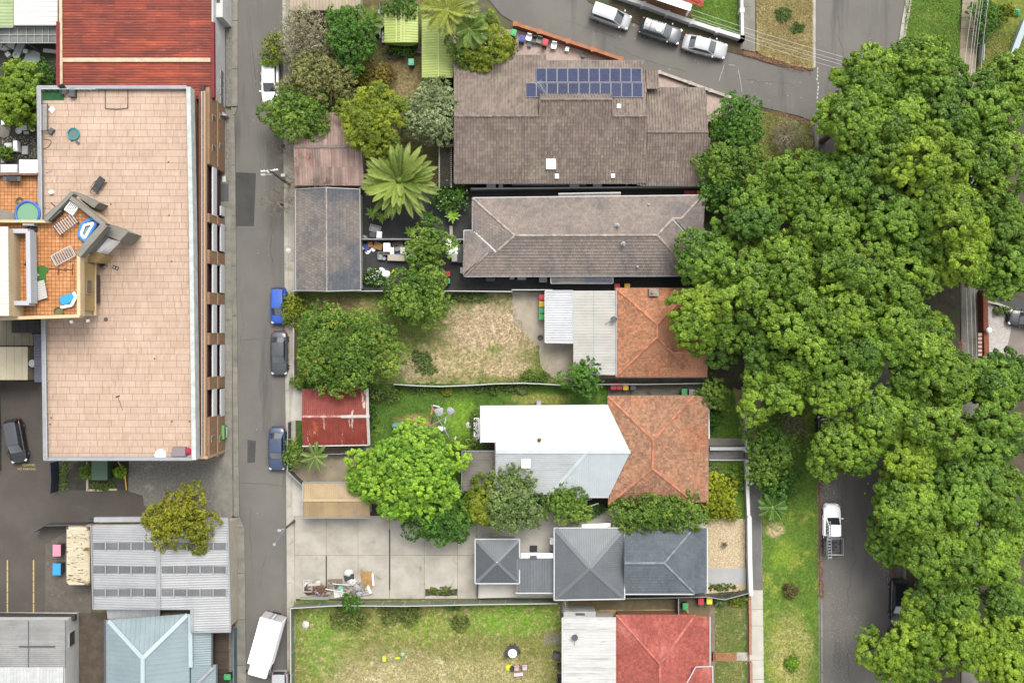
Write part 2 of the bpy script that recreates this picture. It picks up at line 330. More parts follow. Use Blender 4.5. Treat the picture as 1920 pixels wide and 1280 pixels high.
# west footpath, slabs and kerb stones
fp = patch('pavement', [(396, 196), (436, 208), (436, 972), (402, 972), (402, 862)], .07, CONCD)
ys = [345, 388, 448, 512, 577, 612, 645, 697, 748, 795, 840, 905, 968]
slabs(fp, [[(412 + (y - 345) * .006, y), (433 + (y - 345) * .006, y), (433 + (b - 345) * .006, b), (412 + (b - 345) * .006, b)] for y, b in zip(ys[:-1], ys[1:])], CONCD, .10)
patch('gravel_strip', jag([(398, 212), (432, 214), (433, 343), (400, 343)], 1.5), .085, GRAVEL)
kb = patch('kerb', [(434, -60), (436, -60), (436, 1800), (434, 1800)], .05, CONCD)
ks = [-60, 40, 130, 200] ; slabs(kb, [[(436, a), (446.5, a), (446.5, b), (436, b)] for a, b in zip(ks[:-1], ks[1:])], CONCD, .12, 'kerb_stone')
slabs(kb, [[(434, 202), (446, 202), (441, 216), (433.5, 216)]], CONCD, .12, 'kerb_stone')
ks = list(range(216, 970, 94))
slabs(kb, [[(433.5 + (a - 216) * .007, a), (440.5 + (a - 216) * .012, a), (440.5 + (b - 216) * .012, b), (433.5 + (b - 216) * .007, b)] for a, b in zip(ks[:-1], ks[1:])], CONCD, .12, 'kerb_stone')
slabs(kb, [[(440, 970), (450, 968), (458, 988), (444, 988)]], CONCD, .12, 'kerb_stone')
ks = list(range(988, 1500, 86)); slabs(kb, [[(443, a), (459 + (a - 988) * .012, a), (459 + (b - 988) * .012, b), (443, b)] for a, b in zip(ks[:-1], ks[1:])], CONCD, .12, 'kerb_stone')
patch('verge', [(424, -60), (434, -60), (434, 200), (424, 200)], .08, GRAVEL); patch('verge', [(428, 970), (444, 975), (446, 1700), (430, 1700)], .08, GRAVEL)
# east footpath of the lane
fe = patch('pavement', [(530, -60), (553, -60), (555, 1130), (553, 1700), (541, 1700), (536, 700)], .07, CONC)
ys = [-60, 30, 110, 190, 270, 350, 420, 490, 545, 620, 700, 795, 870, 935, 968, 1015, 1050, 1082, 1160, 1206, 1300]
slabs(fe, [[(540 + (a - 100) * .006, a), (552 + (a - 100) * .002, a), (552 + (b - 100) * .002, b), (540 + (b - 100) * .006, b)] for a, b in zip(ys[:-1], ys[1:])], CONC, .11)
ke = patch('kerb', [(529, -60), (532, -60), (546, 1700), (543, 1700)], .05, CONC)
ys = list(range(-60, 1400, 72)); kx = lambda y: 530.5 + y * .0088
slabs(ke, [[(kx(a), a), (kx(a) + 7, a), (kx(b) + 7, b), (kx(b), b)] for a, b in zip(ys[:-1], ys[1:])], CONC, .12, 'kerb_stone')
patch('driveway', [(552, 715), (568, 715), (568, 788), (545, 788)], .115, PALEC); patch('driveway', [(549, 885), (576, 908), (572, 970), (549, 970)], .115, PALEC)
# yards between the lane and the right-hand road
patch('yard', [(553, -60), (850, -60), (850, 352), (555, 352)], .10, NYARD)
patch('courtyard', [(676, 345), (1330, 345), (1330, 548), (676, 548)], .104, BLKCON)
patch('yard', jag([(1300, 345), (1400, 345), (1400, 740), (1320, 740), (1328, 540)], 1), .108, SOIL)
patch('yard', [(556, 546), (1062, 546), (1062, 720), (556, 720)], .11, YARDG)
ccp = patch('concrete_apron', jag([(960, 547), (1160, 547), (1160, 710), (1040, 712), (1016, 690), (1010, 650), (990, 632), (962, 604)], 1.5), .118, mat('weathered_concrete', (186, 174, 154), (162, 152, 134), sc=.6, fine=.14, patches=[((136, 126, 108), .8, .58, .74)]))
patch('side_passage', [(1060, 702), (1330, 702), (1330, 748), (1060, 748)], .112, mat('mossy_concrete', (140, 134, 116), (112, 108, 92), sc=.9, fine=.2, patches=[((84, 82, 66), .8, .54, .7), ((96, 112, 58), 1.2, .62, .72)]))
patch('lawn', [(560, 718), (1140, 720), (1140, 768), (905, 770), (905, 910), (690, 910), (560, 850)], .114, CLOTHG)
patch('side_yard', [(690, 905), (890, 905), (1145, 925), (1330, 935), (1330, 992), (690, 992)], .11, SOILD)
patch('parking_pad', [(568, 838), (700, 838), (700, 908), (572, 908), (552, 885)], .12, TANP)
cy = patch('concrete_yard', [(551, 966), (895, 966), (895, 1122), (553, 1122)], .118, TANP)
slabs(cy, [[(a, c), (b, c), (b, d), (a, d)] for a, b in ((553, 612), (612.6, 671.6), (671.8, 730), (731, 795.6), (796, 857.6), (858, 894)) for c, d in ((966, 1039.6), (1040, 1121))], CONC, .128)
dr = MB()
for a, y0, y1 in ((612.3, 1041, 1100), (731, 991, 1105)): dash(a, (y0 + y1) / 2, 2.4, y1 - y0, 0, dr, .136)
dr.build('drain_channel', BLACK, kind='structure')
patch('weed_bed', jag([(797, 1103), (858, 1103), (858, 1116), (797, 1116)], 1), .14, SOILD)
patch('patio', [(880, 960), (1045, 945), (1325, 965), (1325, 1120), (893, 1120)], .116, PALEC)
patch('front_garden', [(1325, 972), (1397, 972), (1397, 1065), (1325, 1065)], .13, PEBBLE)
patch('driveway', [(1325, 1064), (1398, 1064), (1398, 1094), (1325, 1094)], .135, mat('smooth_grey_slab', (186, 186, 184), (176, 176, 175), sc=.6, fine=.05))
patch('garden_bed', [(1320, 1094), (1398, 1094), (1398, 1106), (1320, 1112)], .13, PEBBLE)
patch('lawn', [(1328, 722), (1396, 735), (1396, 822), (1328, 822)], .12, LAWN); patch('lawn', [(1328, 858), (1396, 858), (1397, 974), (1328, 974)], .12, LAWN)
patch('garden_bed', jag([(1373, 725), (1392, 732), (1392, 800), (1386, 790), (1380, 760)], 1.5), .126, DRYG)
patch('path', [(1327, 821), (1395, 821), (1395, 836), (1327, 836)], .125, CONCD)
pth = patch('porch_path', [(1327, 841), (1394, 841), (1394, 860), (1327, 860)], .13, mat('grey_tile', (146, 142, 138), (128, 124, 122), sc=2, fine=.1, tone=.08))
slabs(pth, [[(1328 + k * 11, 842 + j * 9), (1339 + k * 11, 842 + j * 9), (1339 + k * 11, 851 + j * 9), (1328 + k * 11, 851 + j * 9)] for k in range(6) for j in range(2)], _M['grey_tile'], .15, 'tile')
patch('back_lawn', [(551, 1126), (1058, 1122), (1058, 1700), (551, 1700)], .112, BACKL)
patch('side_passage', [(1050, 1118), (1345, 1108), (1345, 1160), (1050, 1160)], .116, mat('brown_dirt', (128, 112, 82), (104, 94, 68), sc=1.2, fine=.28, patches=[((92, 108, 52), .7, .56, .7), ((180, 150, 112), .5, .66, .8)]))
patch('dirt_strip', jag([(1118, 1143), (1290, 1141), (1290, 1152), (1118, 1153)], 1), .122, mat('sandy_dirt', (196, 164, 124), (170, 142, 106), sc=1.2, fine=.2))
patch('path', [(1328, 1150), (1342, 1130), (1342, 1700), (1328, 1700)], .12, mat('brown_path', (150, 130, 110), (128, 112, 96), sc=1, fine=.2))
patch('front_lawn', [(1340, 1130), (1400, 1116), (1400, 1222), (1340, 1222)], .124, FRONTG); patch('front_lawn', [(1340, 1238), (1400, 1238), (1400, 1700), (1340, 1700)], .124, FRONTG)
rp = patch('brick_path', [(1334, 1221), (1402, 1221), (1402, 1238), (1334, 1238)], .12, REDPATH)
slabs(rp, [[(1336 + k * 4.4, 1222 + j * 4), (1340.2 + k * 4.4, 1222 + j * 4), (1340.2 + k * 4.4, 1225.7 + j * 4), (1336 + k * 4.4, 1225.7 + j * 4)] for k in range(10) for j in range(4)], REDPATH, .14, 'brick')
slabs(rp, [[(1380, 1221), (1401, 1221), (1401, 1237), (1380, 1237)]], CONC, .14)
patch('slab_pad', [(1019, 1186), (1052, 1186), (1052, 1207), (1019, 1207)], .12, CONCD)
patch('forecourt', [(845, 60), (965, 56), (1060, 84), (1160, 118), (1238, 142), (1300, 165), (1378, 190), (1384, 200), (1332, 232), (1332, 352), (845, 352)], .1, PINKP)
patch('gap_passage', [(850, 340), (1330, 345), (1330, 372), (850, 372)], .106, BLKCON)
# footpath and verge west of the right-hand road
patch('verge', jag([(1426, 700), (1530, 700), (1531, 900), (1533, 1130), (1541, 1700), (1432, 1700), (1430, 1100)], .8), .10, LAWNV)
patch('verge', jag([(1384, 194), (1440, 206), (1520, 232), (1528, 262), (1528, 705), (1426, 705), (1330, 500), (1332, 345), (1332, 232)], 1), .098, SOIL)
patch('verge', jag([(1420, 205), (1512, 232), (1524, 300), (1440, 330), (1426, 260)], 2), .104, lawn('corner_grass', (122, 128, 60), (104, 112, 48), [((160, 136, 92), 1.5, .55, .68)], [(1470, 255, 26, 30, (134, 118, 80), .9)]))
wf = patch('footpath', [(1392, 620), (1426, 620), (1430, 1105), (1436, 1700), (1402, 1700), (1400, 1105), (1396, 830)], .10, CONCD)
slabs(wf, [[(1395, a), (1425, a), (1425, b), (1395, b)] for a, b in ((640, 700), (700, 764), (764, 798), (798, 832))], TANP, .12)
slabs(wf, [[(1401, 833), (1423, 833), (1429, 1104), (1401, 1104)]], mat('path_asphalt', (126, 124, 120), (112, 111, 108), sc=.5, fine=.12), .12, 'asphalt_strip')
slabs(wf, [[(1402 + (a - 1105) * .02, a), (1430 + (a - 1105) * .012, a), (1430 + (b - 1105) * .012, b), (1402 + (b - 1105) * .02, b)] for a, b in ((1105, 1141), (1141, 1172), (1172, 1236), (1236, 1272), (1272, 1330))], PALEC, .12)
kr = patch('kerb', [(1528, 230), (1531, 230), (1534, 900), (1543, 1700), (1540, 1700), (1531, 900)], .05, CONCD)
ys = list(range(235, 1400, 64)); kx = lambda y: 1530 + max(0, y - 300) * .0085
slabs(kr, [[(kx(a), a), (kx(a) + 5, a), (kx(b) + 5, b), (kx(b), b)] for a, b in zip(ys[:-1], ys[1:])], CONCD, .12, 'kerb_stone')
# top: dry verge, paths, kerbs
patch('verge', jag([(1414, -300), (1526, -300), (1526, 130), (1500, 128), (1428, 104), (1418, 96)], 1.2), .10, DRYG)
tf = patch('footpath', [(1388, -300), (1414, -300), (1416, 98), (1388, 92)], .105, CONCD); slabs(tf, [[(1390, a), (1413, a), (1414, b), (1391, b)] for a, b in ((-60, 14), (14, 66), (67, 92))], CONCD, .12)
patch('verge', jag([(1040, -60), (1100, -16), (1160, -2), (1390, 72), (1390, 96), (1524, 134), (1450, 122), (1380, 101), (1280, 76), (1190, 45), (1104, 4)], .6), .06, SOIL)
k3 = patch('kerb', [(1520, -300), (1523, -300), (1526, 128), (1522, 128)], .05, CONCD); slabs(k3, [[(1521, a), (1529, a), (1529, b), (1521, b)] for a, b in ((-60, 20), (20, 82), (82, 128))], CONC, .12, 'kerb_stone')
patch('garden', [(1150, -200), (1388, -200), (1388, 72), (1160, -6)], .1, LAWN)
patch('verge', [(1690, 130), (1720, -60), (1808, -60), (1800, 60), (1796, 140), (1800, 700), (1800, 1700), (1700, 1700), (1694, 1000)], .09, SOIL)
patch('verge', jag([(1692, 190), (1697, 60), (1712, -40), (1808, -40), (1800, 60), (1796, 150)], .8), .10, LAWN)
k4 = patch('kerb', [(1689, 200), (1692, 60), (1712, -200), (1716, -200), (1696, 60), (1693, 200)], .05, CONC)
kq = [(1709, -60), (1698, 0), (1689, 45), (1684, 80), (1681, 125), (1686, 190)]
for o1, o2 in ((0, 6.5), (8, 12)):
    slabs(k4, [[(a[0] + o1, a[1]), (a[0] + o2, a[1]), (b[0] + o2, b[1]), (b[0] + o1, b[1])] for a, b in zip(kq[:-1], kq[1:])], CONC, .12, 'kerb_stone')
k5 = patch('kerb', [(1688, 300), (1691, 300), (1694, 1000), (1704, 1700), (1700, 1700), (1691, 1000)], .05, CONCD)
ys = list(range(300, 1400, 64)); kx5 = lambda y: 1688 + max(0, y - 300) * .006
slabs(k5, [[(kx5(a), a), (kx5(a) + 6, a), (kx5(b) + 6, b), (kx5(b), b)] for a, b in zip(ys[:-1], ys[1:])], CONCD, .12, 'kerb_stone')
ef = patch('footpath', [(1806, -300), (1842, -300), (1832, 60), (1828, 150), (1834, 700), (1834, 1700), (1802, 1700), (1802, 700), (1796, 150), (1800, 40)], .10, CONCD)
slabs(ef, [[(1806 - (a + 60) * .05, a), (1834 - (a + 60) * .04, a), (1834 - (b + 60) * .04, b), (1806 - (b + 60) * .05, b)] for a, b in ((-60, 8), (8, 34), (34, 55), (55, 90), (90, 160))], TANP, .12)
slabs(ef, [[(1802, a), (1813, a), (1813, b), (1802, b)] for a, b in ((480, 522), (522, 622), (622, 690))] + [[(1813, a), (1832, a), (1832, b), (1813, b)] for a, b in ((480, 522), (522, 622), (622, 690))], CONCD, .12)
patch('yard', jag([(1834, 120), (2100, 120), (2100, 1500), (1836, 1500), (1836, 600)], 1), .09, SOIL)
patch('lawn', jag([(1836, -100), (2000, -100), (2000, 120), (1880, 125), (1834, 180), (1832, 60)], 1), .1, lawn('side_lawn', (122, 134, 40), (100, 118, 36), [((150, 140, 62), .8, .5, .66)]))
patch('gravel_yard', [(1846, 563), (1858, 572), (1920, 592), (1898, 600), (1890, 640), (1878, 672), (1846, 676)], .12, WPEBBLE)
patch('driveway', [(1906, 592), (2000, 602), (2000, 690), (1875, 690), (1886, 645), (1896, 604)], .115, mat('brown_driveway', (150, 138, 128), (136, 126, 118), sc=.7, fine=.1))
patch('driveway', [(1844, 553), (1860, 548), (2000, 578), (2000, 602), (1900, 590), (1846, 562)], .11, ASPHD)
# fallen leaves along the kerbs of the right-hand road (nobody could count them)
def scatter(name, n, region, m, size=(.05, .13), z=.012, kind='stuff'):
    mb = MB()
    for _ in range(n):
        (a, b, wd) = R.choice(region); t = R.random(); px = a[0] + (b[0] - a[0]) * t + R.gauss(0, wd); py = a[1] + (b[1] - a[1]) * t + R.gauss(0, wd)
        x, y, _z = P(px, py); s = R.uniform(*size); q = R.uniform(0, 6.28); c, d = math.cos(q) * s, math.sin(q) * s
        mb.add([(x - c, y - d, z), (x + d * .5, y - c * .5, z + .01), (x + c, y + d, z + .004), (x - d * .5, y + c * .5, z + .012)], [(0, 1, 2, 3)], R.random())
    o = mb.build(name, m, kind=kind); return o
LITTER = mat('fallen_leaves', (146, 98, 66), (112, 84, 60), sc=3, fine=.1, tone=.4); PETAL = mat('pale_petals', (206, 196, 184), (180, 168, 150), sc=3, fine=.1, tone=.2)
scatter('fallen_leaves', 2600, [((1536, 890), (1536, 1060), 1.6), ((1536, 890), (1537, 1060), 2.4), ((1537, 1060), (1540, 1120), 2.5), ((1672, 1060), (1680, 1280), 4), ((1680, 900), (1676, 1080), 4), ((1420, 108), (1520, 134), 3), ((1440, 210), (1520, 232), 3), ((1690, 650), (1680, 780), 6), ((1422, 790), (1424, 830), 2), ((1395, 100), (1420, 106), 2), ((1800, 640), (1798, 690), 3)], LITTER, z=.11 + .02)
scatter('fallen_petals', 1500, [((1562, 1060), (1572, 1280), 9), ((1562, 890), (1556, 960), 9), ((1555, 900), (1550, 930), 9), ((1650, 1030), (1668, 1100), 8), ((1600, 1150), (1580, 1280), 14), ((1675, 720), (1670, 780), 8)], PETAL, (.025, .06))
scatter('street_litter', 60, [((480, 20), (500, 1200), 22), ((1560, 40), (1600, 260), 30), ((1100, 60), (1500, 180), 14)], plain('paper', (225, 225, 220)), (.03, .07), .012)
scatter('leaf_litter', 2500, [((1150, 24), (1390, 96), 4), ((1390, 96), (1500, 128), 4), ((1440, 60), (1500, 100), 18), ((600, 100), (800, 170), 40), ((1340, 380), (1390, 600), 20), ((1450, 240), (1510, 280), 14)], LITTER, (.04, .1), .118)
# ------------------------------------------------------------------ roofs and buildings
def clip_rect(poly, u0, u1, v0, v1):
    def cut(ps, ax, lim, keep_ge):
        out = []
        for i in range(len(ps)):
            a, b = ps[i], ps[(i + 1) % len(ps)]; ia = (a[ax] >= lim) if keep_ge else (a[ax] <= lim); ib = (b[ax] >= lim) if keep_ge else (b[ax] <= lim)
            if ia: out.append(a)
            if ia != ib:
                t = (lim - a[ax]) / (b[ax] - a[ax]); q = [a[0] + (b[0] - a[0]) * t, a[1] + (b[1] - a[1]) * t]; q[ax] = lim; out.append(tuple(q))
        return out
    for ax, lim, ge in ((0, u0, True), (0, u1, False), (1, v0, True), (1, v1, False)):
        poly = cut(poly, ax, lim, ge)
        if len(poly) < 3: return None
    return poly
def lay(mb, pts, col, row, prof, lift=.03, jit=.0, stagger=.0, along=None, trnd=1., off=.012, rowtone=0.):
    """lay real tiles / sheets on a planar roof face. prof: [(fraction across, height)] across one column; along: world up-slope direction override"""
    p = [Vector(q) for q in pts]; n = Vector((0, 0, 0))
    for i in range(len(p)): n += (p[i] - p[0]).cross(p[(i + 1) % len(p)] - p[0])
    n.normalize()
    if n.z < 0: n = -n
    up = Vector(along) if along else Vector((0, 0, 1))
    v = up - n * up.dot(n)
    if v.length < 1e-4: v = Vector((0, 1, 0)) - n * n.y
    v.normalize(); u = v.cross(n).normalized(); o = p[0]
    q = [((a - o).dot(u), (a - o).dot(v)) for a in p]
    u0 = min(a[0] for a in q); u1 = max(a[0] for a in q); v0 = min(a[1] for a in q); v1 = max(a[1] for a in q)
    j = 0; vv = v0
    while vv < v1:
        st = (j % 2) * stagger * col; uu = u0 - st; rt = R.random()
        while uu < u1:
            t = .5 + (R.random() - .5) * trnd + (rt - .5) * rowtone; jz = R.uniform(-jit, jit)
            for (f0, h0), (f1, h1) in zip(prof[:-1], prof[1:]):
                a0, a1 = uu + f0 * col, uu + f1 * col
                c = clip_rect(q, a0, a1, vv, vv + row)
                if c:
                    vs = []
                    for (x, y) in c:
                        k = (x - a0) / max(1e-6, a1 - a0); h = h0 + (h1 - h0) * k + lift * (1 - (y - vv) / row) + off + jz
                        w_ = o + u * x + v * y + n * h; vs.append(w_)
                    nn = (vs[1] - vs[0]).cross(vs[2] - vs[0])
                    if nn.z < 0: vs = vs[::-1]
                    mb.add(vs, [tuple(range(len(vs)))], min(1, max(0, t)))
            uu += col
        vv += row; j += 1
BARREL = [(0, 0), (.14, .075), (.4, .08), (.54, .0), (1, -.01)]
FLAT = [(0, .0), (.94, .008), (1, -.012)]
MARS = [(0, .0), (.3, .03), (.5, .0), (.8, .03), (1, 0)]
CORR = [(0, 0), (.25, .03), (.5, .035), (.75, .005), (1, 0)]
RIB = [(0, 0), (.84, 0), (.88, .03), (.96, .03), (1, 0)]
def q3(pts): return [P(*p) for p in pts]
def roof(root, faces, m, style, name='roof', under=None, capm=None, caps=(), along=None, tilename='roof_tiles', thick=.08):
    """faces: list of corner lists (px, py, height); one sheet per face below, the tiles or metal sheets above"""
    base = MB(); tl = MB()
    for f in faces:
        al = along
        if isinstance(f, tuple): f, al = f
        pts = q3(f); lo = [(a, b, c - thick) for a, b, c in pts]
        n = len(pts); base.add(pts + lo, [tuple(range(n)), tuple(range(2 * n - 1, n - 1, -1))] + [(i, n + i, n + (i + 1) % n, (i + 1) % n) for i in range(n)])
        lay(tl, pts, along=al, **style)
    b = base.build(name, under or m, parent=root)
    tl.build(tilename, m, parent=b, kind='stuff')
    if caps:
        for c in caps:
            cp = MB(); a, d = Vector(P(*c[0])), Vector(P(*c[1])); wd = c[2] if len(c) > 2 else .13; L = (d - a).length; k = max(1, int(L / .42)); e = (d - a) / k
            for i in range(k):
                s0, s1 = a + e * i, a + e * (i + 1.04); s0.z += .05 + .012; s1.z += .05
                cp.tube(s0, s1, wd * (1.06 if i % 2 else .98), wd * .94, n=7, tone=R.random())
            cp.build('ridge_capping', capm or m, parent=b)
    return b
def strip(mb, a, b, wd, th=.05, tone=.5, up=.03):
    a = Vector(a); b = Vector(b); d = (b - a); L = math.hypot(d.x, d.y); rz = math.atan2(d.y, d.x)
    s = Vector((-math.sin(rz), math.cos(rz), 0)) * wd / 2; z = Vector((0, 0, th)); o = Vector((0, 0, up + R.uniform(-.003, .003)))
    vs = [a - s + o, b - s + o, b + s + o, a + s + o]; vs += [x + z for x in vs]
    mb.add(vs, [(3, 2, 1, 0), (4, 5, 6, 7), (0, 1, 5, 4), (1, 2, 6, 5), (2, 3, 7, 6), (3, 0, 4, 7)], tone)
def gutter(root, segs, m=None, wd=.12, name='gutter', up=-.09):
    for s in segs:
        mb = MB()
        for a, b in zip(s[:-1], s[1:]): strip(mb, P(*a), P(*b), wd, .1, R.random(), up)
        mb.build(name, m or GUTTER, parent=root)
def walls(root, pts, h, m, inset=.35, z0=0, wins=(), name='wall'):
    """walls under an eave outline drawn at height h; wins: (edge index, where along 0-1, width, height, sill)"""
    q = [P(a, b, h)[:2] for a, b in pts]; n = len(q); cx = sum(a for a, b in q) / n; cy_ = sum(b for a, b in q) / n
    ar = sum(q[i][0] * q[(i + 1) % n][1] - q[(i + 1) % n][0] * q[i][1] for i in range(n))
    if ar < 0: q = q[::-1]
    o = []
    for i in range(n):
        a, b, c = Vector(q[i - 1]), Vector(q[i]), Vector(q[(i + 1) % n]); e1 = (b - a).normalized(); e2 = (c - b).normalized()
        n1 = Vector((-e1.y, e1.x)); n2 = Vector((-e2.y, e2.x)); d = n1 + n2; k = inset / max(.35, (1 + n1.dot(n2))); o.append(tuple(b + d * k))
    mb = MB(); mb.prism(o, z0, h - .1); wl_ = mb.build(name, m, parent=root)
    for i, t, ww, hh, sill in wins:
        a, b = Vector(o[i]), Vector(o[(i + 1) % n]); c = a + (b - a) * t; e = (b - a).normalized(); rz = math.atan2(e.y, e.x); nn = Vector((e.y, -e.x))
        f = MB(); c0 = c + nn * .02
        for dx, w_, z_, h_ in ((-ww / 2, .08, sill, hh), (ww / 2, .08, sill, hh)): f.box((c0.x + e.x * dx, c0.y + e.y * dx, z_), (w_, .1, h_), rz)
        for z_ in (sill - .04, sill + hh): f.box((c0.x, c0.y, z_), (ww + .16, .12, .07), rz)
        fr = f.build('window', WHITE, parent=root); g_ = MB(); g_.box((c0.x, c0.y, sill), (ww - .06, .05, hh), rz); g_.build('pane', GLASS, parent=fr)
    return wl_
def house(name, label, px, py, cat='house', group=None): x, y, _ = P(px, py); return thing(name, label, cat, (x, y, 0), group=group)
def box_on(root, px, py, z, a, b, h, m, name, rz=0, r=.03):
    x, y, _ = P(px, py, z); mb = MB(); mb.rbox((x, y, z), (a, b, h), r, rz); return mb.build(name, m, parent=root)

BRICK = mat('brown_brick_wall', (150, 110, 84), (126, 92, 72), sc=3, fine=.2); CREAM = mat('cream_wall', (206, 196, 176), (190, 180, 160), sc=1); WHITEW = mat('white_wall', (222, 222, 218), (206, 206, 202), sc=.7)
T_BROWN = mat('brown_barrel_tiles', (146, 130, 119), (124, 109, 100), sc=.35, fine=.26, fsc=10, tone=.17, patches=[((150, 140, 124), .3, .46, .7), ((110, 94, 86), .5, .58, .76), ((196, 186, 174), 5, .62, .74)])
T_GREY = mat('grey_brown_flat_tiles', (150, 136, 126), (128, 118, 112), sc=.4, fine=.2, fsc=9, tone=.12, patches=[((118, 112, 110), .22, .5, .7), ((92, 88, 86), 2.4, .62, .78)])
T_ORANGE = mat('orange_terracotta_tiles', (196, 134, 98), (174, 124, 92), sc=.5, fine=.3, fsc=7, tone=.2, patches=[((200, 118, 70), .28, .55, .78), ((140, 100, 72), .4, .56, .72), ((112, 84, 62), 2.6, .62, .74), ((214, 178, 140), 4.6, .62, .72)])
T_ORANGE2 = mat('weathered_orange_tiles', (184, 136, 106), (164, 122, 95), sc=.6, fine=.3, fsc=7, tone=.22, patches=[((200, 124, 82), .23, .52, .76), ((148, 116, 92), .5, .56, .7), ((212, 186, 152), 4.2, .62, .72), ((124, 98, 76), 3, .64, .74)])
T_RED = mat('red_cement_tiles', (178, 94, 82), (160, 80, 68), sc=.4, fine=.28, fsc=7, tone=.15, patches=[((196, 116, 104), .3, .5, .68), ((212, 176, 166), 6, .67, .74), ((150, 62, 52), .5, .6, .76)])
T_SLATE = mat('blue_grey_slate_tiles', (104, 112, 118), (90, 98, 104), sc=.5, fine=.12, fsc=9, tone=.08)
T_DSLATE = mat('stained_slate_tiles', (132, 123, 115), (116, 110, 105), sc=.3, fine=.16, fsc=8, tone=.12, patches=[((88, 92, 100), .13, .45, .62), ((98, 94, 92), .5, .6, .78)])
CAP_PALE = mat('pale_ridge_mortar', (150, 134, 124), (126, 112, 104), sc=4, fine=.2, tone=.2); CAP_ORANGE = mat('orange_ridge_tiles', (206, 140, 108), (186, 120, 88), sc=3, fine=.15, tone=.2)
CAP_RED = mat('red_ridge_tiles', (186, 92, 80), (202, 130, 112), sc=3, fine=.15, tone=.2); CAP_SLATE = mat('slate_ridge', (134, 140, 145), None, tone=.15); CAP_GREY = mat('grey_ridge_tiles', (184, 170, 158), (160, 148, 138), sc=3, tone=.2)
S_BARREL = dict(col=.29, row=.36, prof=BARREL, lift=.03, trnd=.9, jit=.006); S_FLAT = dict(col=.30, row=.34, prof=FLAT, lift=.075, trnd=.9, stagger=.5, jit=.006)
S_MARS = dict(col=.24, row=.30, prof=MARS, lift=.07, trnd=1., jit=.008); S_RED = dict(col=.27, row=.32, prof=MARS, lift=.07, trnd=.9, stagger=0, jit=.006)
S_CORR = dict(col=.21, row=2.6, prof=CORR, lift=.012, trnd=.5); S_RIB = dict(col=.3, row=6., prof=RIB, lift=.01, trnd=.3); S_FINE = dict(col=.22, row=8., prof=RIB, lift=.01, trnd=.25)

# --- house 1: wide brown barrel-tiled house with solar panels
h1 = house('tiled_house', 'wide brown barrel tiled house with solar panels beside the side street', 1090, 235)
walls(h1, [(852, 118), (1210, 118), (1210, 342), (852, 342)], 3.2, BRICK, .3, wins=[(0, .16, 1.6, .9, 1.6), (0, .42, 1.8, 1.1, 1.5), (0, .58, .9, .7, 1.9), (0, .8, 1.4, 1.1, 1.5)])
walls(h1, [(1190, 168), (1322, 168), (1320, 345), (1190, 345)], 3.0, BRICK, .32, wins=[(0, .6, 1.8, 1.1, 1.4)])
b1 = roof(h1, [[(850, 115, 3.2), (1208, 115, 3.2), (1213, 218, 5.3), (852, 218, 5.3)], [(852, 218, 5.3), (1213, 218, 5.3), (1212, 343, 3.2), (852, 343, 3.2)],
               [(1012, 219, 5.28), (1148, 219, 5.28), (1148, 187, 5.85), (1012, 187, 5.85)], [(1012, 187, 5.85), (1148, 187, 5.85), (1148, 177, 4.6), (1012, 177, 4.6)],
               [(1213, 165, 3.0), (1322, 166, 3.0), (1328, 248, 4.6), (1213, 248, 4.6)], [(1213, 248, 4.6), (1328, 248, 4.6), (1321, 347, 3.0), (1194, 347, 3.0)],
               [(1208, 133, 3.3), (1234, 133, 3.3), (1236, 167, 3.95), (1212, 167, 3.95)], [(968, 104, 2.85), (1024, 104, 2.85), (1024, 116, 3.1), (968, 116, 3.1)]],
          T_BROWN, S_BARREL, capm=CAP_PALE, caps=[((852, 218, 5.3), (1010, 218, 5.3)), ((1150, 218, 5.3), (1213, 218, 5.3)), ((1012, 187, 5.85), (1148, 187, 5.85)), ((1213, 248, 4.6), (1328, 248, 4.6)), ((1012, 187, 5.85), (1012, 219, 5.3), .09), ((1148, 187, 5.85), (1148, 219, 5.3), .09), ((1213, 165, 3.3), (1213, 343, 3.4), .05), ((852, 115, 3.2), (853, 218, 5.3), .08), ((853, 218, 5.3), (852, 343, 3.2), .08)])
gm = MB()
for x in (1012, 1148): gm.add([P(x, 219, 5.25), P(x, 187, 5.8), P(x, 178, 4.5)], [(0, 1, 2)]); 
gm.add([P(854, 118, 3.2), P(856, 218, 5.2), P(854, 341, 3.2)], [(0, 1, 2)]); gm.add([P(1211, 118, 3.2), P(1211, 218, 5.2), P(1211, 341, 3.2)], [(0, 1, 2)]); gm.add([P(1325, 168, 3.0), P(1325, 248, 4.5), P(1319, 345, 3.0)], [(0, 1, 2)])
gm.build('gable', BRICK, parent=h1)
gutter(h1, [[(852, 344, 3.2), (1195, 344, 3.2)], [(850, 114, 3.2), (1208, 114, 3.2)], [(1200, 348, 3.0), (1321, 348, 3.0)], [(1236, 164, 3.0), (1322, 165, 3.0)]], plain('grey_gutter', (120, 112, 108)), .09)
def skylight(root, px, py, h, a, b, tilt=0):
    x, y, _ = P(px, py, h); mb = MB(); mb.rbox((x, y, h - .1), (a, b, .25), .03); o = mb.build('skylight', GUTTER, parent=root); mb = MB(); mb.rbox((x, y, h + .15), (a * .9, b * .9, .05), .02); mb.build('dome', WHITE, parent=o)
skylight(h1, 1033, 308, 3.85, 1.05, 1.1); skylight(h1, 1044, 331, 3.45, .42, .5); skylight(h1, 1149, 330, 3.45, .42, .42); skylight(h1, 1160, 200, 4.95, .42, .45)
bb = MB()
for px, w_ in ((921, 17), (939, 8), (1077, 18), (1120, 16)):
    x, y, _ = P(px, 347.5, 1.6); bb.rbox((x, y - .05, 1.2), (w_ / S, .5, .5), .03)
bb.build('hot_water_unit', LGREY, parent=h1)
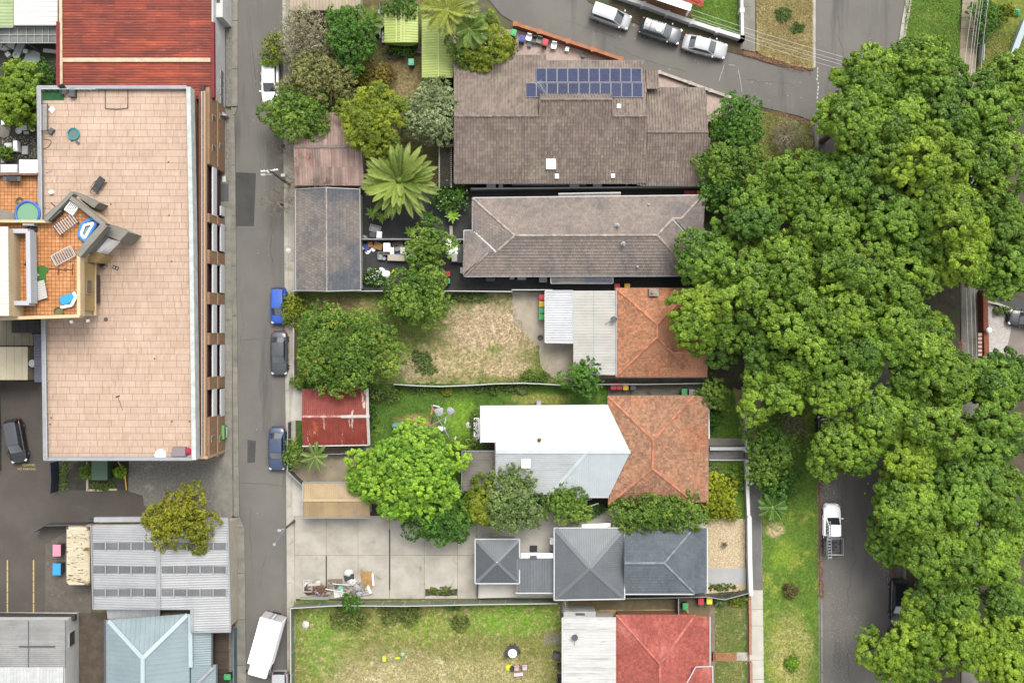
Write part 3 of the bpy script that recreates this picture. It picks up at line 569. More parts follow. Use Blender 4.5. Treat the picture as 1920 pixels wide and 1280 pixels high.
pp = MB(); a = P(960, 347, 1.); c = P(1100, 347, 1.2); pp.path([a, c], .05); pp.path([P(1177, 344, 3.), P(1172, 352, .6)], .05); pp.build('downpipe', GUTTER, parent=h1)
# solar array: two rows of panels standing off the north slope
CELL = NT('solar_cells'); _t = CELL
_c = _t.mix(_t.ramp(_t.noise(.35, 3), .4, .6), (.004, .006, .024, 1), (.007, .011, .036, 1)); _c = _t.mix(_t.ramp(_t.attr(), 0, 1), _c, (.011, .017, .048, 1)); _t.l(_c, _t.b.inputs['Base Color']); _t.b.inputs['Roughness'].default_value = .4; _t.b.inputs['Specular IOR Level'].default_value = .12
sx, sy, _ = P(1100, 156, 4.0); sol = thing('solar_array', 'two rows of blue solar panels on the brown tiled roof', 'solar panels', (sx, sy, 4.0))
def zs(y): return 3.2 + (y - 115) / 103 * 2.1 + .16
FRM = plain('aluminium_frame', (170, 173, 180), .5); PBACK = plain('panel_backing', (66, 72, 96), .6)
def panel(x0, x1, y0, y1):
    c = [(x0, y0), (x1, y0), (x1, y1), (x0, y1)]; q = [Vector(P(a, b, zs(b))) for a, b in c]; u = q[1] - q[0]; v = q[3] - q[0]; n = v.cross(u).normalized()
    if n.z < 0: n = -n
    def bar(a, b, c, d): mb_f.add([q[0] + u * s_ + v * w_ + n * z_ for z_ in (.02, .052) for s_, w_ in ((a, c), (b, c), (b, d), (a, d))], [(4, 7, 6, 5), (0, 1, 5, 4), (1, 2, 6, 5), (2, 3, 7, 6), (3, 0, 4, 7)])
    mb_f = MB(); bar(0, .02, 0, 1); bar(.98, 1, 0, 1); bar(0, 1, 0, .018); bar(0, 1, .982, 1)
    mb = MB(); mb.add([p for p in q] + [p + n * .04 for p in q], [(0, 1, 2, 3), (7, 6, 5, 4), (0, 4, 5, 1), (1, 5, 6, 2), (2, 6, 7, 3), (3, 7, 4, 0)])
    o = mb.build('solar_panel', PBACK, parent=sol); mb_f.build('frame', FRM, parent=o); cm = MB(); nu, nv = 6, 8
    for i in range(nu):
        for j in range(nv):
            m0, m1 = .045, .955; a0, a1 = m0 + (m1 - m0) * (i + .04) / nu, m0 + (m1 - m0) * (i + .96) / nu; b0, b1 = .035 + .93 * (j + .04) / nv, .035 + .93 * (j + .96) / nv
            cm.add([q[0] + u * a + v * b + n * .046 for a, b in ((a0, b0), (a0, b1), (a1, b1), (a1, b0))], [(0, 1, 2, 3)], R.random())
    cm.build('cells', CELL.m, parent=o)
for k in range(10): panel(1005 + k * 19.85, 1024.2 + k * 19.85, 128.5, 154.5)
for k in range(11): panel(986 + k * 19.95, 1005.3 + k * 19.95, 156, 183)
def antenna(px, py, z, hgt, label, group='rooftop aerials', n=6, L=1.3, rz=.6):
    x, y, _ = P(px, py, z); t = thing('tv_aerial', label, 'aerial', (x, y, z), rz, group); m = MB(); m.tube((0, 0, 0), (0, 0, hgt), .025); m.build('mast', ZINC, t, True)
    m = MB(); m.tube((-L / 2, 0, hgt), (L / 2, 0, hgt), .02); m.build('boom', ZINC, t, True); m = MB()
    for k in range(n): xx = -L / 2 + L * k / (n - 1); m.tube((xx, -.42 + k * .03, hgt + .02), (xx, .42 - k * .03, hgt + .02), .013, n=4)
    m.build('rods', ZINC, t, True, kind='stuff')
antenna(1015, 172, 4.4, 1.6, 'tv aerial standing by the lower solar panel row', n=8, rz=-1.0); antenna(1058, 1126, 2.9, 1.8, 'tv aerial at the corner of the grey pyramid roof', n=7, rz=1.5)

# --- house 2: long grey-brown hipped house
h2 = house('tiled_house', 'long grey brown hipped house with two small roof vents', 1090, 442)
walls(h2, [(871, 434), (887, 434), (887, 373), (1316, 368), (1316, 452), (1300, 452), (1300, 515), (871, 516)], 3.0, BRICK, .38)
e, r_, m_ = 3.0, 4.95, 4.12
b2 = roof(h2, [[(886, 372, e), (1317, 367, e), (1277, 410, m_), (1262, 410, m_), (1232, 441, r_), (965, 442, r_)], [(871, 517, e), (1300, 516, e), (1232, 441, r_), (965, 442, r_), (930, 473, m_), (915, 474, m_)],
               [(886, 372, e), (965, 442, r_), (930, 473, m_), (887, 433, e)], [(871, 433, e), (887, 433, e), (930, 473, m_), (915, 474, m_), (871, 517, e)],
               [(1232, 441, r_), (1262, 410, m_), (1301, 453, e), (1300, 516, e)], [(1277, 410, m_), (1317, 367, e), (1317, 453, e), (1301, 453, e), (1262, 410, m_)]],
          T_GREY, S_FLAT, capm=CAP_GREY, caps=[((965, 442, r_), (1232, 441, r_)), ((886, 372, e), (965, 442, r_)), ((965, 442, r_), (930, 473, m_)), ((915, 474, m_), (871, 517, e)), ((1232, 441, r_), (1300, 516, e)), ((1232, 441, r_), (1262, 410, m_)), ((1277, 410, m_), (1317, 367, e)), ((1262, 410, m_), (1277, 410, m_))])
gutter(h2, [[(886, 371, e), (1318, 366, e), (1318, 454, e), (1301, 454, e), (1301, 517, e), (870, 518, e), (870, 432, e), (886, 432, e), (886, 371, e)]], None, .13)
vl = MB()
for a, b in (((889, 435, e), (930, 473, m_)), ((1262, 412, m_), (1300, 452, e))): strip(vl, P(*a), P(*b), .24, .04, .5, .13)
vl.build('valley_flashing', GUTTER, parent=h2)
def vent(root, px, py, h, m=ZINC):
    x, y, _ = P(px, py, h); mb = MB(); mb.box((x, y, h - .05), (.42, .42, .1)); mb.lathe((x, y, h), [(.09, 0), (.09, .45), (.17, .5), (.17, .6), (.02, .68)], 12); o = mb.build('roof_vent', m, parent=root)
    mb = MB(); mb.lathe((x, y, h + .46), [(.2, 0), (.2, .03), (.05, .05)], 12); mb.build('cowl', GUTTER, parent=o)
vent(h2, 1157, 423, 4.5); vent(h2, 1168, 457, 4.6)
for px, py, h in ((1216, 384, 3.4), (1195, 500, 3.5)):
    x, y, _ = P(px, py, h); mb = MB(); mb.lathe((x, y, h - .1), [(.1, 0), (.1, .3), (.13, .3), (.13, .36), (.04, .4)], 10); mb.build('vent_pipe', ZINC, parent=h2)
roof(h2, [[(1033, 518, 2.8), (1149, 518, 2.8), (1149, 530, 2.5), (1034, 530, 2.5)]], T_DSLATE, S_FLAT, name='porch_roof'); gutter(h2, [[(1033, 518, 2.8), (1033, 531, 2.5), (1149, 531, 2.5), (1149, 518, 2.8)]], None, .1)
roof(h2, [[(1047, 364, 2.8), (1164, 362, 2.8), (1164, 366, 2.7), (1047, 368, 2.7)]], T_GREY, S_FLAT, name='porch_roof'); gutter(h2, [[(1047, 363, 2.8), (1164, 361, 2.8)]], None, .1)
for px, py, a, b, h in ((920, 523, 1., .6, .8), (960, 521, .5, .4, 1.0), (978, 521, .9, .5, .9), (1018, 524, .85, .7, 1.0), (867, 508, .35, .6, 1.2)):
    box_on(h2, px, py, .1, a, b, h, LGREY if px != 920 else DGREY, 'air_conditioner')

# --- slate-roofed garage at the lane
g2 = house('garage', 'slate roofed garage with dark stains along the lane', 615, 450, 'garage')
walls(g2, [(557, 358), (674, 358), (675, 541), (557, 541)], 2.9, CREAM, .12)
roof(g2, [[(555, 356, 2.9), (612, 353, 3.9), (613, 545, 3.9), (556, 543, 2.9)], [(612, 353, 3.9), (674, 356, 2.9), (676, 543, 2.9), (613, 545, 3.9)]], T_DSLATE, dict(S_FLAT, col=.34, row=.36), capm=CAP_GREY, caps=[((612, 353, 3.9), (613, 545, 3.9), .08)])
gutter(g2, [[(554, 355, 2.9), (612, 352, 3.9), (675, 355, 2.9), (677, 544, 2.9), (613, 546, 3.9), (555, 544, 2.9), (554, 355, 2.9)]], ZINC, .09, up=.02)

# --- house 3: grey metal roof and orange tiles
METL = mat('pale_grey_metal', (196, 194, 186), (182, 180, 172), .5, sc=.6, fine=.05, tone=.06, patches=[((172, 170, 162), .35, .56, .74), ((146, 140, 128), 3.2, .68, .78, (1, 5, 1))], metal=.1)
METW = mat('white_grey_metal', (205, 208, 210), (190, 192, 194), .5, sc=.7, fine=.05, tone=.06, patches=[((120, 118, 112), 1.4, .64, .8)], metal=.1)
h3 = house('tiled_house', 'orange tiled house with pale grey flat metal rear roof', 1190, 625)
walls(h3, [(1077, 548), (1154, 548), (1154, 701), (1077, 701)], 2.9, WHITEW, .1); walls(h3, [(1156, 543), (1300, 543), (1304, 663), (1326, 663), (1326, 704), (1156, 704)], 3.1, BRICK, .35)
roof(h3, [([(1075, 545, 2.9), (1155, 545, 3.15), (1155, 703, 3.15), (1075, 702, 2.9)])], METL, S_RIB, name='flat_roof', tilename='metal_sheets')
sm = MB(); strip(sm, P(1113, 545, 3.03), P(1113, 702, 3.03), .06, .03); strip(sm, P(1155.5, 541, 3.2), P(1155.5, 706, 3.2), .1, .06); sm.build('flashing', ZINC, parent=h3)
aw = roof(h3, [([(1022, 546, 2.55), (1074, 546, 2.75), (1074, 642, 2.75), (1022, 641, 2.55)])], METW, dict(S_CORR, col=.26), name='awning', tilename='metal_sheets')
gutter(h3, [[(1022, 546, 2.55), (1022, 642, 2.55), (1074, 643, 2.75), (1074, 545, 2.75), (1022, 545, 2.55)]], None, .1, up=.02)
po = MB()
for a, b in ((1023, 548), (1023, 640)): q = P(a, b, 2.5); po.tube((q[0], q[1], 0), q, .05)
po.build('post', GUTTER, parent=h3)
e, r_ = 3.1, 5.2
roof(h3, [[(1155, 541, e), (1300, 541, e), (1232, 608, r_)], [(1300, 541, e), (1304, 661, e), (1262, 661, 4.2), (1232, 632, r_), (1232, 608, r_)], [(1155, 541, e), (1232, 608, r_), (1232, 632, r_), (1155, 706, e)],
          [(1155, 706, e), (1232, 632, r_), (1262, 661, 4.2), (1328, 661, 4.2), (1326, 706, e)], [(1262, 661, 4.2), (1304, 622, e), (1328, 622, e), (1328, 661, 4.2)]],
     T_ORANGE, S_MARS, capm=CAP_ORANGE, caps=[((1155, 541, e), (1232, 608, r_)), ((1300, 541, e), (1232, 608, r_)), ((1232, 608, r_), (1232, 632, r_)), ((1155, 706, e), (1232, 632, r_)), ((1232, 632, r_), (1262, 661, 4.2)), ((1262, 661, 4.2), (1328, 661, 4.2))])
x, y, _ = P(1224, 549, 3.3); mb = MB(); mb.box((x, y, 2.8), (.95, .75, 1.3)); mb.lathe((x - .2, y, 4.1), [(.15, 0), (.13, .35), (.16, .35)], 10); mb.build('chimney', mat('chimney_render', (176, 166, 156), (150, 140, 130), sc=3), parent=h3)
gutter(h3, [[(1155, 707, e), (1326, 707, e)], [(1155, 540, e), (1300, 540, e)]], plain('brown_gutter', (120, 84, 64)), .1)

# --- house 4: white metal roof and weathered orange tiles
METWW = mat('bright_white_metal', (218, 217, 210), (211, 210, 202), .5, sc=.5, fine=.04, tone=.06, patches=[((216, 210, 184), .22, .55, .85), ((196, 190, 176), 2.5, .68, .78), ((204, 202, 194), 1.2, .58, .72, (.15, 4, 1))])
METB = mat('bluish_white_metal', (206, 214, 216), (196, 204, 207), .45, sc=.5, fine=.03, tone=.04, metal=.1, patches=[((186, 194, 197), .5, .6, .8)])
h4 = house('tiled_house', 'house with bright white metal rear roof and weathered orange front tiles', 1120, 845)
walls(h4, [(904, 765), (1140, 763), (1180, 847), (1140, 928), (932, 915), (932, 830), (904, 827)], 3.2, WHITEW, .1); walls(h4, [(1142, 745), (1300, 745), (1300, 939), (1142, 943)], 3.1, BRICK, .35)
roof(h4, [[(900, 762, 3.3), (1140, 760, 3.3), (1182, 847, 4.5), (930, 847, 4.5), (930, 829, 4.25), (902, 829, 4.25)]], METWW, S_FINE, name='white_roof', tilename='metal_sheets')
roof(h4, [([(930, 847, 4.5), (1101, 847, 4.5), (1031, 927, 3.36), (930, 927, 3.36)], (1, 0, 0))], mat('shaded_white_metal', (200, 204, 204), (186, 190, 191), .45, sc=.5, fine=.04, tone=.1, patches=[((160, 163, 164), .9, .56, .8, (.2, 5, 1))]), S_FINE, name='rear_roof', tilename='metal_sheets')  # white sheeting again, with the south slope's shade put into a greyer colour
roof(h4, [[(1101, 847, 4.5), (1182, 847, 4.5), (1141, 931, 3.3), (1027, 931, 3.3)]], METB, S_FINE, name='hip_roof', tilename='metal_sheets')
fl = MB(); strip(fl, P(1101, 847, 4.52), P(1029, 929, 3.35), .35, .04, .5, .04); strip(fl, P(930, 847, 4.5), P(1182, 847, 4.5), .35, .04, .5, .05); fl.build('flashing', METB, parent=h4)
gutter(h4, [[(900, 761, 3.3), (1140, 759, 3.3)], [(901, 762, 3.3), (901, 830, 4.2)], [(929, 830, 4.2), (929, 917, 3.4)], [(1030, 932, 3.3), (1141, 932, 3.3)]], None, .1)
skylight(h4, 986, 868, 4.2, .95, 1.0)
x, y, _ = P(1011, 824, 4.2); mb = MB(); mb.lathe((x, y, 4.1), [(.16, 0), (.16, .3), (.2, .3), (.2, .36), (.05, .42)], 10); mb.build('vent_pipe', mat('rusty_vent', (120, 84, 54), (90, 70, 52)), parent=h4)
e, r_ = 3.1, 5.3
roof(h4, [[(1140, 743, e), (1300, 742, e), (1225, 825, r_)], [(1300, 742, e), (1300, 941, e), (1223, 878, r_), (1225, 825, r_)], [(1300, 742, e), (1327, 745, 2.85), (1327, 941, 2.85), (1300, 941, e)], [(1140, 743, e), (1225, 825, r_), (1223, 878, r_), (1141, 945, e)], [(1141, 945, e), (1223, 878, r_), (1300, 941, e)]],
     T_ORANGE2, S_MARS, capm=CAP_ORANGE, caps=[((1140, 743, e), (1225, 825, r_)), ((1300, 742, e), (1225, 825, r_)), ((1225, 825, r_), (1223, 878, r_), .15), ((1141, 945, e), (1223, 878, r_)), ((1300, 941, e), (1223, 878, r_))])
gutter(h4, [[(1140, 742, e), (1296, 741, e), (1328, 745, 2.9), (1328, 941, 2.9)]], plain('grey_brown_gutter', (132, 108, 90)), .09)
pt = MB()
for b in (760, 800, 845, 858, 900): q = P(1326, b, 2.8); pt.tube((q[0], q[1], 0), q, .06)
pt.build('verandah_post', WHITE, parent=h4)
bal = MB()
for k in range(14): q = P(1329, 768 + k * 4, 1.); bal.box((q[0], q[1], .1), (.08, .04, .9))
a = P(1329, 766, 1.0); c = P(1329, 822, 1.0); strip(bal, a, c, .12, .06); bal.build('verandah_railing', WHITE, parent=h4)
# carport beside house 4
cpt = house('carport', 'flat grey brown metal carport beside the white roofed house', 900, 880, 'carport')
roof(cpt, [([(866, 846, 2.5), (929, 846, 2.6), (929, 922, 2.6), (868, 920, 2.5)])], mat('grey_brown_sheeting', (136, 128, 118), (120, 114, 106), .6, sc=.7, tone=.1, patches=[((112, 106, 98), .6, .5, .7, (.3, 4, 1))]), dict(S_RIB, row=8.), tilename='metal_sheets')
gutter(cpt, [[(866, 845, 2.5), (866, 921, 2.5)], [(866, 845, 2.5), (929, 845, 2.6)]], ZINC, .1, up=.0); po = MB()
for a, b in ((868, 848), (868, 919), (928, 848), (928, 920)): q = P(a, b, 2.4); po.tube((q[0], q[1], 0), q, .05)
po.build('post', ZINC, parent=cpt)

# --- house 5: grey pyramid roof and slate tiles, pavilion, link
METG = mat('slate_grey_metal', (116, 121, 125), (108, 113, 117), .45, sc=.5, fine=.03, tone=.05, metal=.15, patches=[((126, 131, 135), .4, .55, .75)])
METGL = mat('grey_metal_flashing', (122, 127, 131), None, .45, tone=.06, metal=.15)
h5 = house('grey_house', 'grey house with square pyramid metal roof and slate front tiles', 1180, 1055)
walls(h5, [(1043, 993), (1168, 993), (1168, 1118), (1043, 1120)], 3.2, WHITEW, .3, wins=[(2, .3, 1.4, 1.0, 1.4), (2, .7, 1.4, 1.0, 1.4)]); walls(h5, [(1170, 990), (1322, 992), (1322, 1108), (1170, 1110)], 3.1, WHITEW, .35)
e = 3.3; ap = (1106, 1064, 4.35)
roof(h5, [[(1040, 990, e), (1170, 990, e), ap], [(1170, 990, e), (1170, 1121, e), ap], [(1170, 1121, e), (1040, 1123, e), ap], [(1040, 1123, e), (1040, 990, e), ap]], METG, dict(S_FINE, row=3.2), name='pyramid_roof', tilename='metal_sheets')
cp = MB()
for c in ((1040, 990, e), (1170, 990, e), (1170, 1121, e), (1040, 1123, e)): strip(cp, P(*c), P(*ap), .4, .03, .5, .045); strip(cp, P(*c), P(*ap), .1, .05, .7, .06)
cp.build('hip_flashing', METGL, parent=h5)
e, r_ = 3.1, 4.35
roof(h5, [[(1171, 987, e), (1300, 990, e), (1245, 1055, r_), (1171, 1055, r_)], [(1171, 1055, r_), (1245, 1055, r_), (1302, 1112, e), (1171, 1112, e)], [(1300, 990, e), (1302, 1112, e), (1245, 1055, r_)], [(1300, 990, e), (1325, 990, 2.9), (1325, 1110, 2.9), (1302, 1112, e)]], T_SLATE, S_FLAT, name='slate_roof', capm=CAP_SLATE,
     caps=[((1171, 1055, r_), (1245, 1055, r_), .14), ((1300, 990, e), (1245, 1055, r_)), ((1302, 1112, e), (1245, 1055, r_))])
gutter(h5, [[(1039, 989, 3.3), (1171, 989, 3.3), (1171, 1122, 3.3), (1039, 1124, 3.3), (1039, 989, 3.3)], [(1171, 1113, 3.1), (1302, 1113, 3.1)], [(1326, 990, 2.9), (1326, 1111, 2.9)]], None, .12, up=.0)
pv = house('pavilion', 'small grey pyramid roofed pavilion on the concrete yard', 932, 1052, 'pavilion')
walls(pv, [(895, 1010), (970, 1010), (970, 1090), (895, 1090)], 2.7, WHITEW, .25); e = 2.8; ap = (932, 1053, 3.45)
roof(pv, [[(892, 1011, e), (973, 1011, e), ap], [(973, 1011, e), (973, 1092, e), ap], [(973, 1092, e), (892, 1092, e), ap], [(892, 1092, e), (892, 1011, e), ap]], mat('dark_grey_metal', (100, 105, 109), (94, 99, 103), .45, sc=.5, fine=.03, tone=.05, metal=.15), dict(S_FINE, row=3.), tilename='metal_sheets')
cp = MB()
for c in ((892, 1011, e), (973, 1011, e), (973, 1092, e), (892, 1092, e)): strip(cp, P(*c), P(*ap), .34, .03, .5, .045); strip(cp, P(*c), P(*ap), .08, .05, .7, .06)
cp.build('hip_flashing', METGL, parent=pv); gutter(pv, [[(891, 1010, e), (974, 1010, e), (974, 1093, e), (891, 1093, e), (891, 1010, e)]], None, .12, up=0)
mb = MB(); q = P(*ap); mb.lathe((q[0], q[1], 3.45), [(.08, 0), (.08, .12), (.02, .16)], 8); mb.build('finial', GUTTER, parent=pv)
lk = house('link_roof_building', 'flat ribbed grey roof joining pavilion and pyramid roof', 1003, 1078, 'extension')
walls(lk, [(974, 1048), (1039, 1048), (1039, 1109), (970, 1109)], 2.7, WHITEW, .1)
roof(lk, [[(968, 1046, 2.95), (1040, 1046, 2.95), (1040, 1110, 2.75), (968, 1110, 2.75)]], mat('link_grey_metal', (124, 128, 131), (110, 114, 118), .45, sc=.6, fine=.03, tone=.1, metal=.15), S_RIB, tilename='metal_sheets'); gutter(lk, [[(967, 1111, 2.75), (1040, 1111, 2.75)], [(975, 1045, 2.95), (1040, 1045, 2.95)]], None, .12, up=0)
fb = MB(); a = P(977, 1040, 2.9); c = P(1037, 1040, 2.9); strip(fb, a, c, .4, .12, .5, 0); fb.build('fascia', WHITE, parent=lk)
mb = MB(); x, y, _ = P(1000, 1044, 3.05); mb.box((x, y, 3.02), (.75, .35, .08)); mb.build('roof_hatch', DGREY, parent=lk)
tr = house('terrace', 'pale terrace slab between pavilion and fence', 930, 1104, 'terrace'); mb = MB(); mb.prism([P(a, b, .6)[:2] for a, b in ((897, 1094), (968, 1094), (968, 1111), (1039, 1112), (1039, 1117), (897, 1121))], 0, .6); mb.build('slab', mat('pale_render', (216, 212, 202), (206, 202, 192), sc=.8, fine=.05), parent=tr)
mb = MB(); q = [P(894, 1094, .7)[:2], P(896.5, 1094, .7)[:2], P(896.5, 1118, .7)[:2], P(894, 1118, .7)[:2]]; mb.prism(q, 0, .75); mb.build('edge_beam', DGREY, parent=tr)

# --- house 6: red tiled, white flat rear roof
h6 = house('tiled_house', 'red tiled house with stained white flat rear roof', 1190, 1260)
walls(h6, [(1057, 1160), (1154, 1160), (1154, 1500), (1057, 1500)], 3.3, CREAM, .1); walls(h6, [(1156, 1154), (1302, 1154), (1302, 1500), (1156, 1500)], 3.1, BRICK, .3)
roof(h6, [([(1055, 1158, 3.3), (1155, 1158, 3.4), (1155, 1500, 3.4), (1055, 1500, 3.3)], (1, 0, 0))], mat('stained_white_metal', (216, 216, 212), (206, 206, 202), .5, sc=.5, fine=.05, tone=.06, patches=[((176, 173, 166), .7, .46, .74, (.3, 3, 1)), ((128, 124, 116), 3, .58, .72, (.3, 3, 1))]), dict(S_RIB, row=30.), name='flat_roof', tilename='metal_sheets')
gutter(h6, [[(1054, 1157, 3.3), (1054, 1500, 3.3)], [(1054, 1157, 3.3), (1155, 1157, 3.4)], [(1331, 1155, 2.9), (1331, 1249, 2.9)]], None, .1, up=0)
lt = MB(); q = [P(1057, 1146, 2.4), P(1117, 1146, 2.4), P(1117, 1160, 2.7), P(1057, 1160, 2.7)]; lt.add(q + [(a, b, 0) for a, b, c in q], [(3, 2, 1, 0), (0, 1, 5, 4), (1, 2, 6, 5), (3, 0, 4, 7)]); lt.build('lean_to', mat('lean_to_sheet', (190, 190, 186), (170, 170, 166), sc=1), parent=h6)
mb = MB(); x, y, _ = P(1088, 1151, 2.6); mb.box((x, y, 2.5), (.95, .22, .1)); mb.build('skylight', DGREY, parent=h6)
e, r_ = 3.1, 5.3
roof(h6, [[(1155, 1152, e), (1303, 1152, e), (1237, 1244, r_)], [(1155, 1152, e), (1237, 1244, r_), (1237, 1330, r_), (1155, 1420, e)], [(1303, 1152, e), (1303, 1420, e), (1237, 1330, r_), (1237, 1244, r_)], [(1303, 1152, e), (1330, 1156, 2.8), (1330, 1420, 2.8), (1303, 1420, e)]], T_RED, S_RED, capm=CAP_RED,
     caps=[((1155, 1152, e), (1237, 1244, r_)), ((1303, 1152, e), (1237, 1244, r_)), ((1237, 1244, r_), (1237, 1330, r_), .15)])
roof(h6, [[(1304, 1249, 3.6), (1336, 1249, 3.0), (1337, 1420, 3.0), (1304, 1420, 3.6)], [(1304, 1249, 3.6), (1304, 1420, 3.6), (1286, 1420, 3.62), (1286, 1282, 3.62)]], T_RED, S_RED, name='porch_roof')
gutter(h6, [[(1286, 1282, 3.7), (1304, 1249, 3.7), (1336, 1248, 3.05), (1337, 1400, 3.05)]], GUTTER, .1, up=.02)

# --- house 7: corner of an orange roof at the top edge
h7 = house('tiled_house', 'corner of an orange tiled roof behind the white front wall', 1260, -20)
walls(h7, [(1190, -160), (1312, -150), (1306, 8), (1180, -36)], 3.0, WHITEW, .3)
roof(h7, [[(1170, -42, 3.0), (1316, 13, 3.0), (1270, -80, 5.)], [(1316, 13, 3.0), (1340, -130, 3.0), (1270, -80, 5.)]], mat('bright_orange_tiles', (206, 96, 78), (186, 78, 62), sc=.6, fine=.2, tone=.2), S_MARS)
vs_ = MB(); vs_.prism([P(a, b, .5)[:2] for a, b in ((1150, -14), (1182, -22), (1300, 20), (1290, 36))], 0, .5); vs_.build('verandah_floor', mat('verandah_tiles', (178, 130, 96), (150, 104, 76), sc=3, fine=.3), parent=h7)
pr = MB(); strip(pr, P(1205, -16, 2.9), P(1296, 14, 2.9), .8, .12, .5, -.1); pr.build('verandah_beam', WHITE, parent=h7)
po = MB(); q = P(1294, 16, 2.7); po.tube((q[0], q[1], 0), q, .12); po.build('post', WHITE, parent=h7)

# --- sheds and garages along the lane
RUSTRED = mat('rusty_red_corrugated', (150, 62, 46), (128, 48, 36), .6, sc=.8, fine=.12, tone=.10, patches=[((196, 96, 44), .5, .55, .7, (1, .5, 1)), ((222, 196, 182), .55, .58, .63, (2.5, .6, 1)), ((104, 42, 36), 1.6, .6, .76)])
sh = house('red_shed', 'rusty red corrugated gable shed with peeling white paint', 628, 780, 'shed')
walls(sh, [(570, 732), (688, 731), (689, 832), (571, 833)], 2.5, mat('red_shed_wall', (150, 140, 128), (128, 116, 104), sc=2), .06)
roof(sh, [[(567, 729, 2.5), (686, 727, 2.5), (687, 780, 3.3), (566, 781, 3.3)], [(566, 781, 3.3), (687, 780, 3.3), (690, 833, 2.5), (568, 835, 2.5)]], RUSTRED, dict(S_CORR, row=1.4, trnd=.9), tilename='metal_sheets')
cp = MB(); strip(cp, P(566, 780.5, 3.3), P(640, 780.3, 3.3), .24, .05, .4, .04); cp.build('ridge_capping', mat('red_flashing', (176, 96, 84), (214, 190, 180), sc=1.5), parent=sh); cp = MB(); strip(cp, P(640, 780.5, 3.3), P(693, 780, 3.3), .3, .05, .4, .045); strip(cp, P(688.5, 727, 2.52), P(689.5, 780, 3.32), .3, .05); strip(cp, P(689.5, 780, 3.32), P(692, 834, 2.52), .3, .05); cp.build('barge_flashing', mat('worn_white_flashing', (214, 208, 200), (190, 182, 172), sc=2), parent=sh)
gutter(sh, [[(567, 836, 2.5), (691, 834, 2.5)]], None, .12, up=0)
td = mat('faded_pink_corrugated', (172, 146, 134), (150, 124, 114), .6, sc=.6, fine=.16, tone=.22, patches=[((166, 72, 66), .35, .55, .68, (2, .4, 1)), ((208, 186, 176), .9, .6, .72, (3, .4, 1)), ((110, 96, 84), 2.4, .62, .74)])
s2 = house('pink_shed', 'faded pink and red corrugated gable shed behind the bare tree', 615, 280, 'shed')
walls(s2, [(556, 215), (676, 215), (678, 345), (556, 345)], 2.7, CREAM, .08)
roof(s2, [[(553, 211, 2.7), (660, 211, 2.7), (678, 275, 3.5), (551, 275, 3.5)], [(551, 275, 3.5), (678, 275, 3.5), (683, 348, 2.7), (552, 348, 2.7)]], td, dict(S_CORR, row=1.9, col=.28, trnd=.9), tilename='metal_sheets'); cp = MB(); strip(cp, P(551, 275, 3.5), P(678, 275, 3.5), .3, .06, .4, .03); cp.build('ridge_capping', CAP_PALE, parent=s2)
s3 = house('tan_garage', 'tan ribbed metal garage half under the bright green tree', 630, 936, 'garage')
walls(s3, [(572, 907), (690, 907), (692, 966), (572, 966)], 2.5, CREAM, .06)
roof(s3, [[(569, 905, 2.5), (692, 905, 2.5), (692, 937, 2.95), (569, 937, 2.95)], [(569, 937, 2.95), (692, 937, 2.95), (694, 969, 2.5), (570, 969, 2.5)]], mat('tan_ribbed_metal', (184, 158, 116), (164, 140, 104), .5, sc=.5, fine=.06, tone=.08, patches=[((146, 138, 122), .35, .5, .7), ((120, 112, 98), 3, .64, .76)]), S_FINE, tilename='metal_sheets'); cp = MB(); strip(cp, P(569, 937, 2.97), P(692, 937, 2.97), .3, .05, .5, .03); cp.build('ridge_capping', mat('tan_flashing', (196, 176, 136), None), parent=s3)
gutter(s3, [[(568, 904, 2.5), (692, 904, 2.5)], [(568, 904, 2.5), (568, 937, 2.95), (569, 970, 2.5), (694, 970, 2.5)]], ZINC, .09, up=0)
s4 = house('tan_garage', 'ribbed tan garage at the top edge behind the twiggy shrub', 610, -10, 'garage')
walls(s4, [(545, -90), (674, -90), (674, 18), (545, 18)], 2.8, CREAM, .06); roof(s4, [([(543, -95, 2.8), (676, -95, 3.0), (676, 20, 3.0), (543, 20, 2.8)], (0, 1, 0))], mat('tan_corrugated', (178, 162, 136), (158, 144, 120), .6, sc=.5, fine=.1, tone=.1), dict(S_CORR, col=.34, row=4), tilename='metal_sheets')
LIME = mat('lime_corrugated', (190, 208, 118), (176, 194, 104), .55, sc=.7, fine=.06, tone=.08, patches=[((150, 160, 84), .8, .58, .75, (.3, 3, 1)), ((96, 96, 60), 3, .7, .78)])
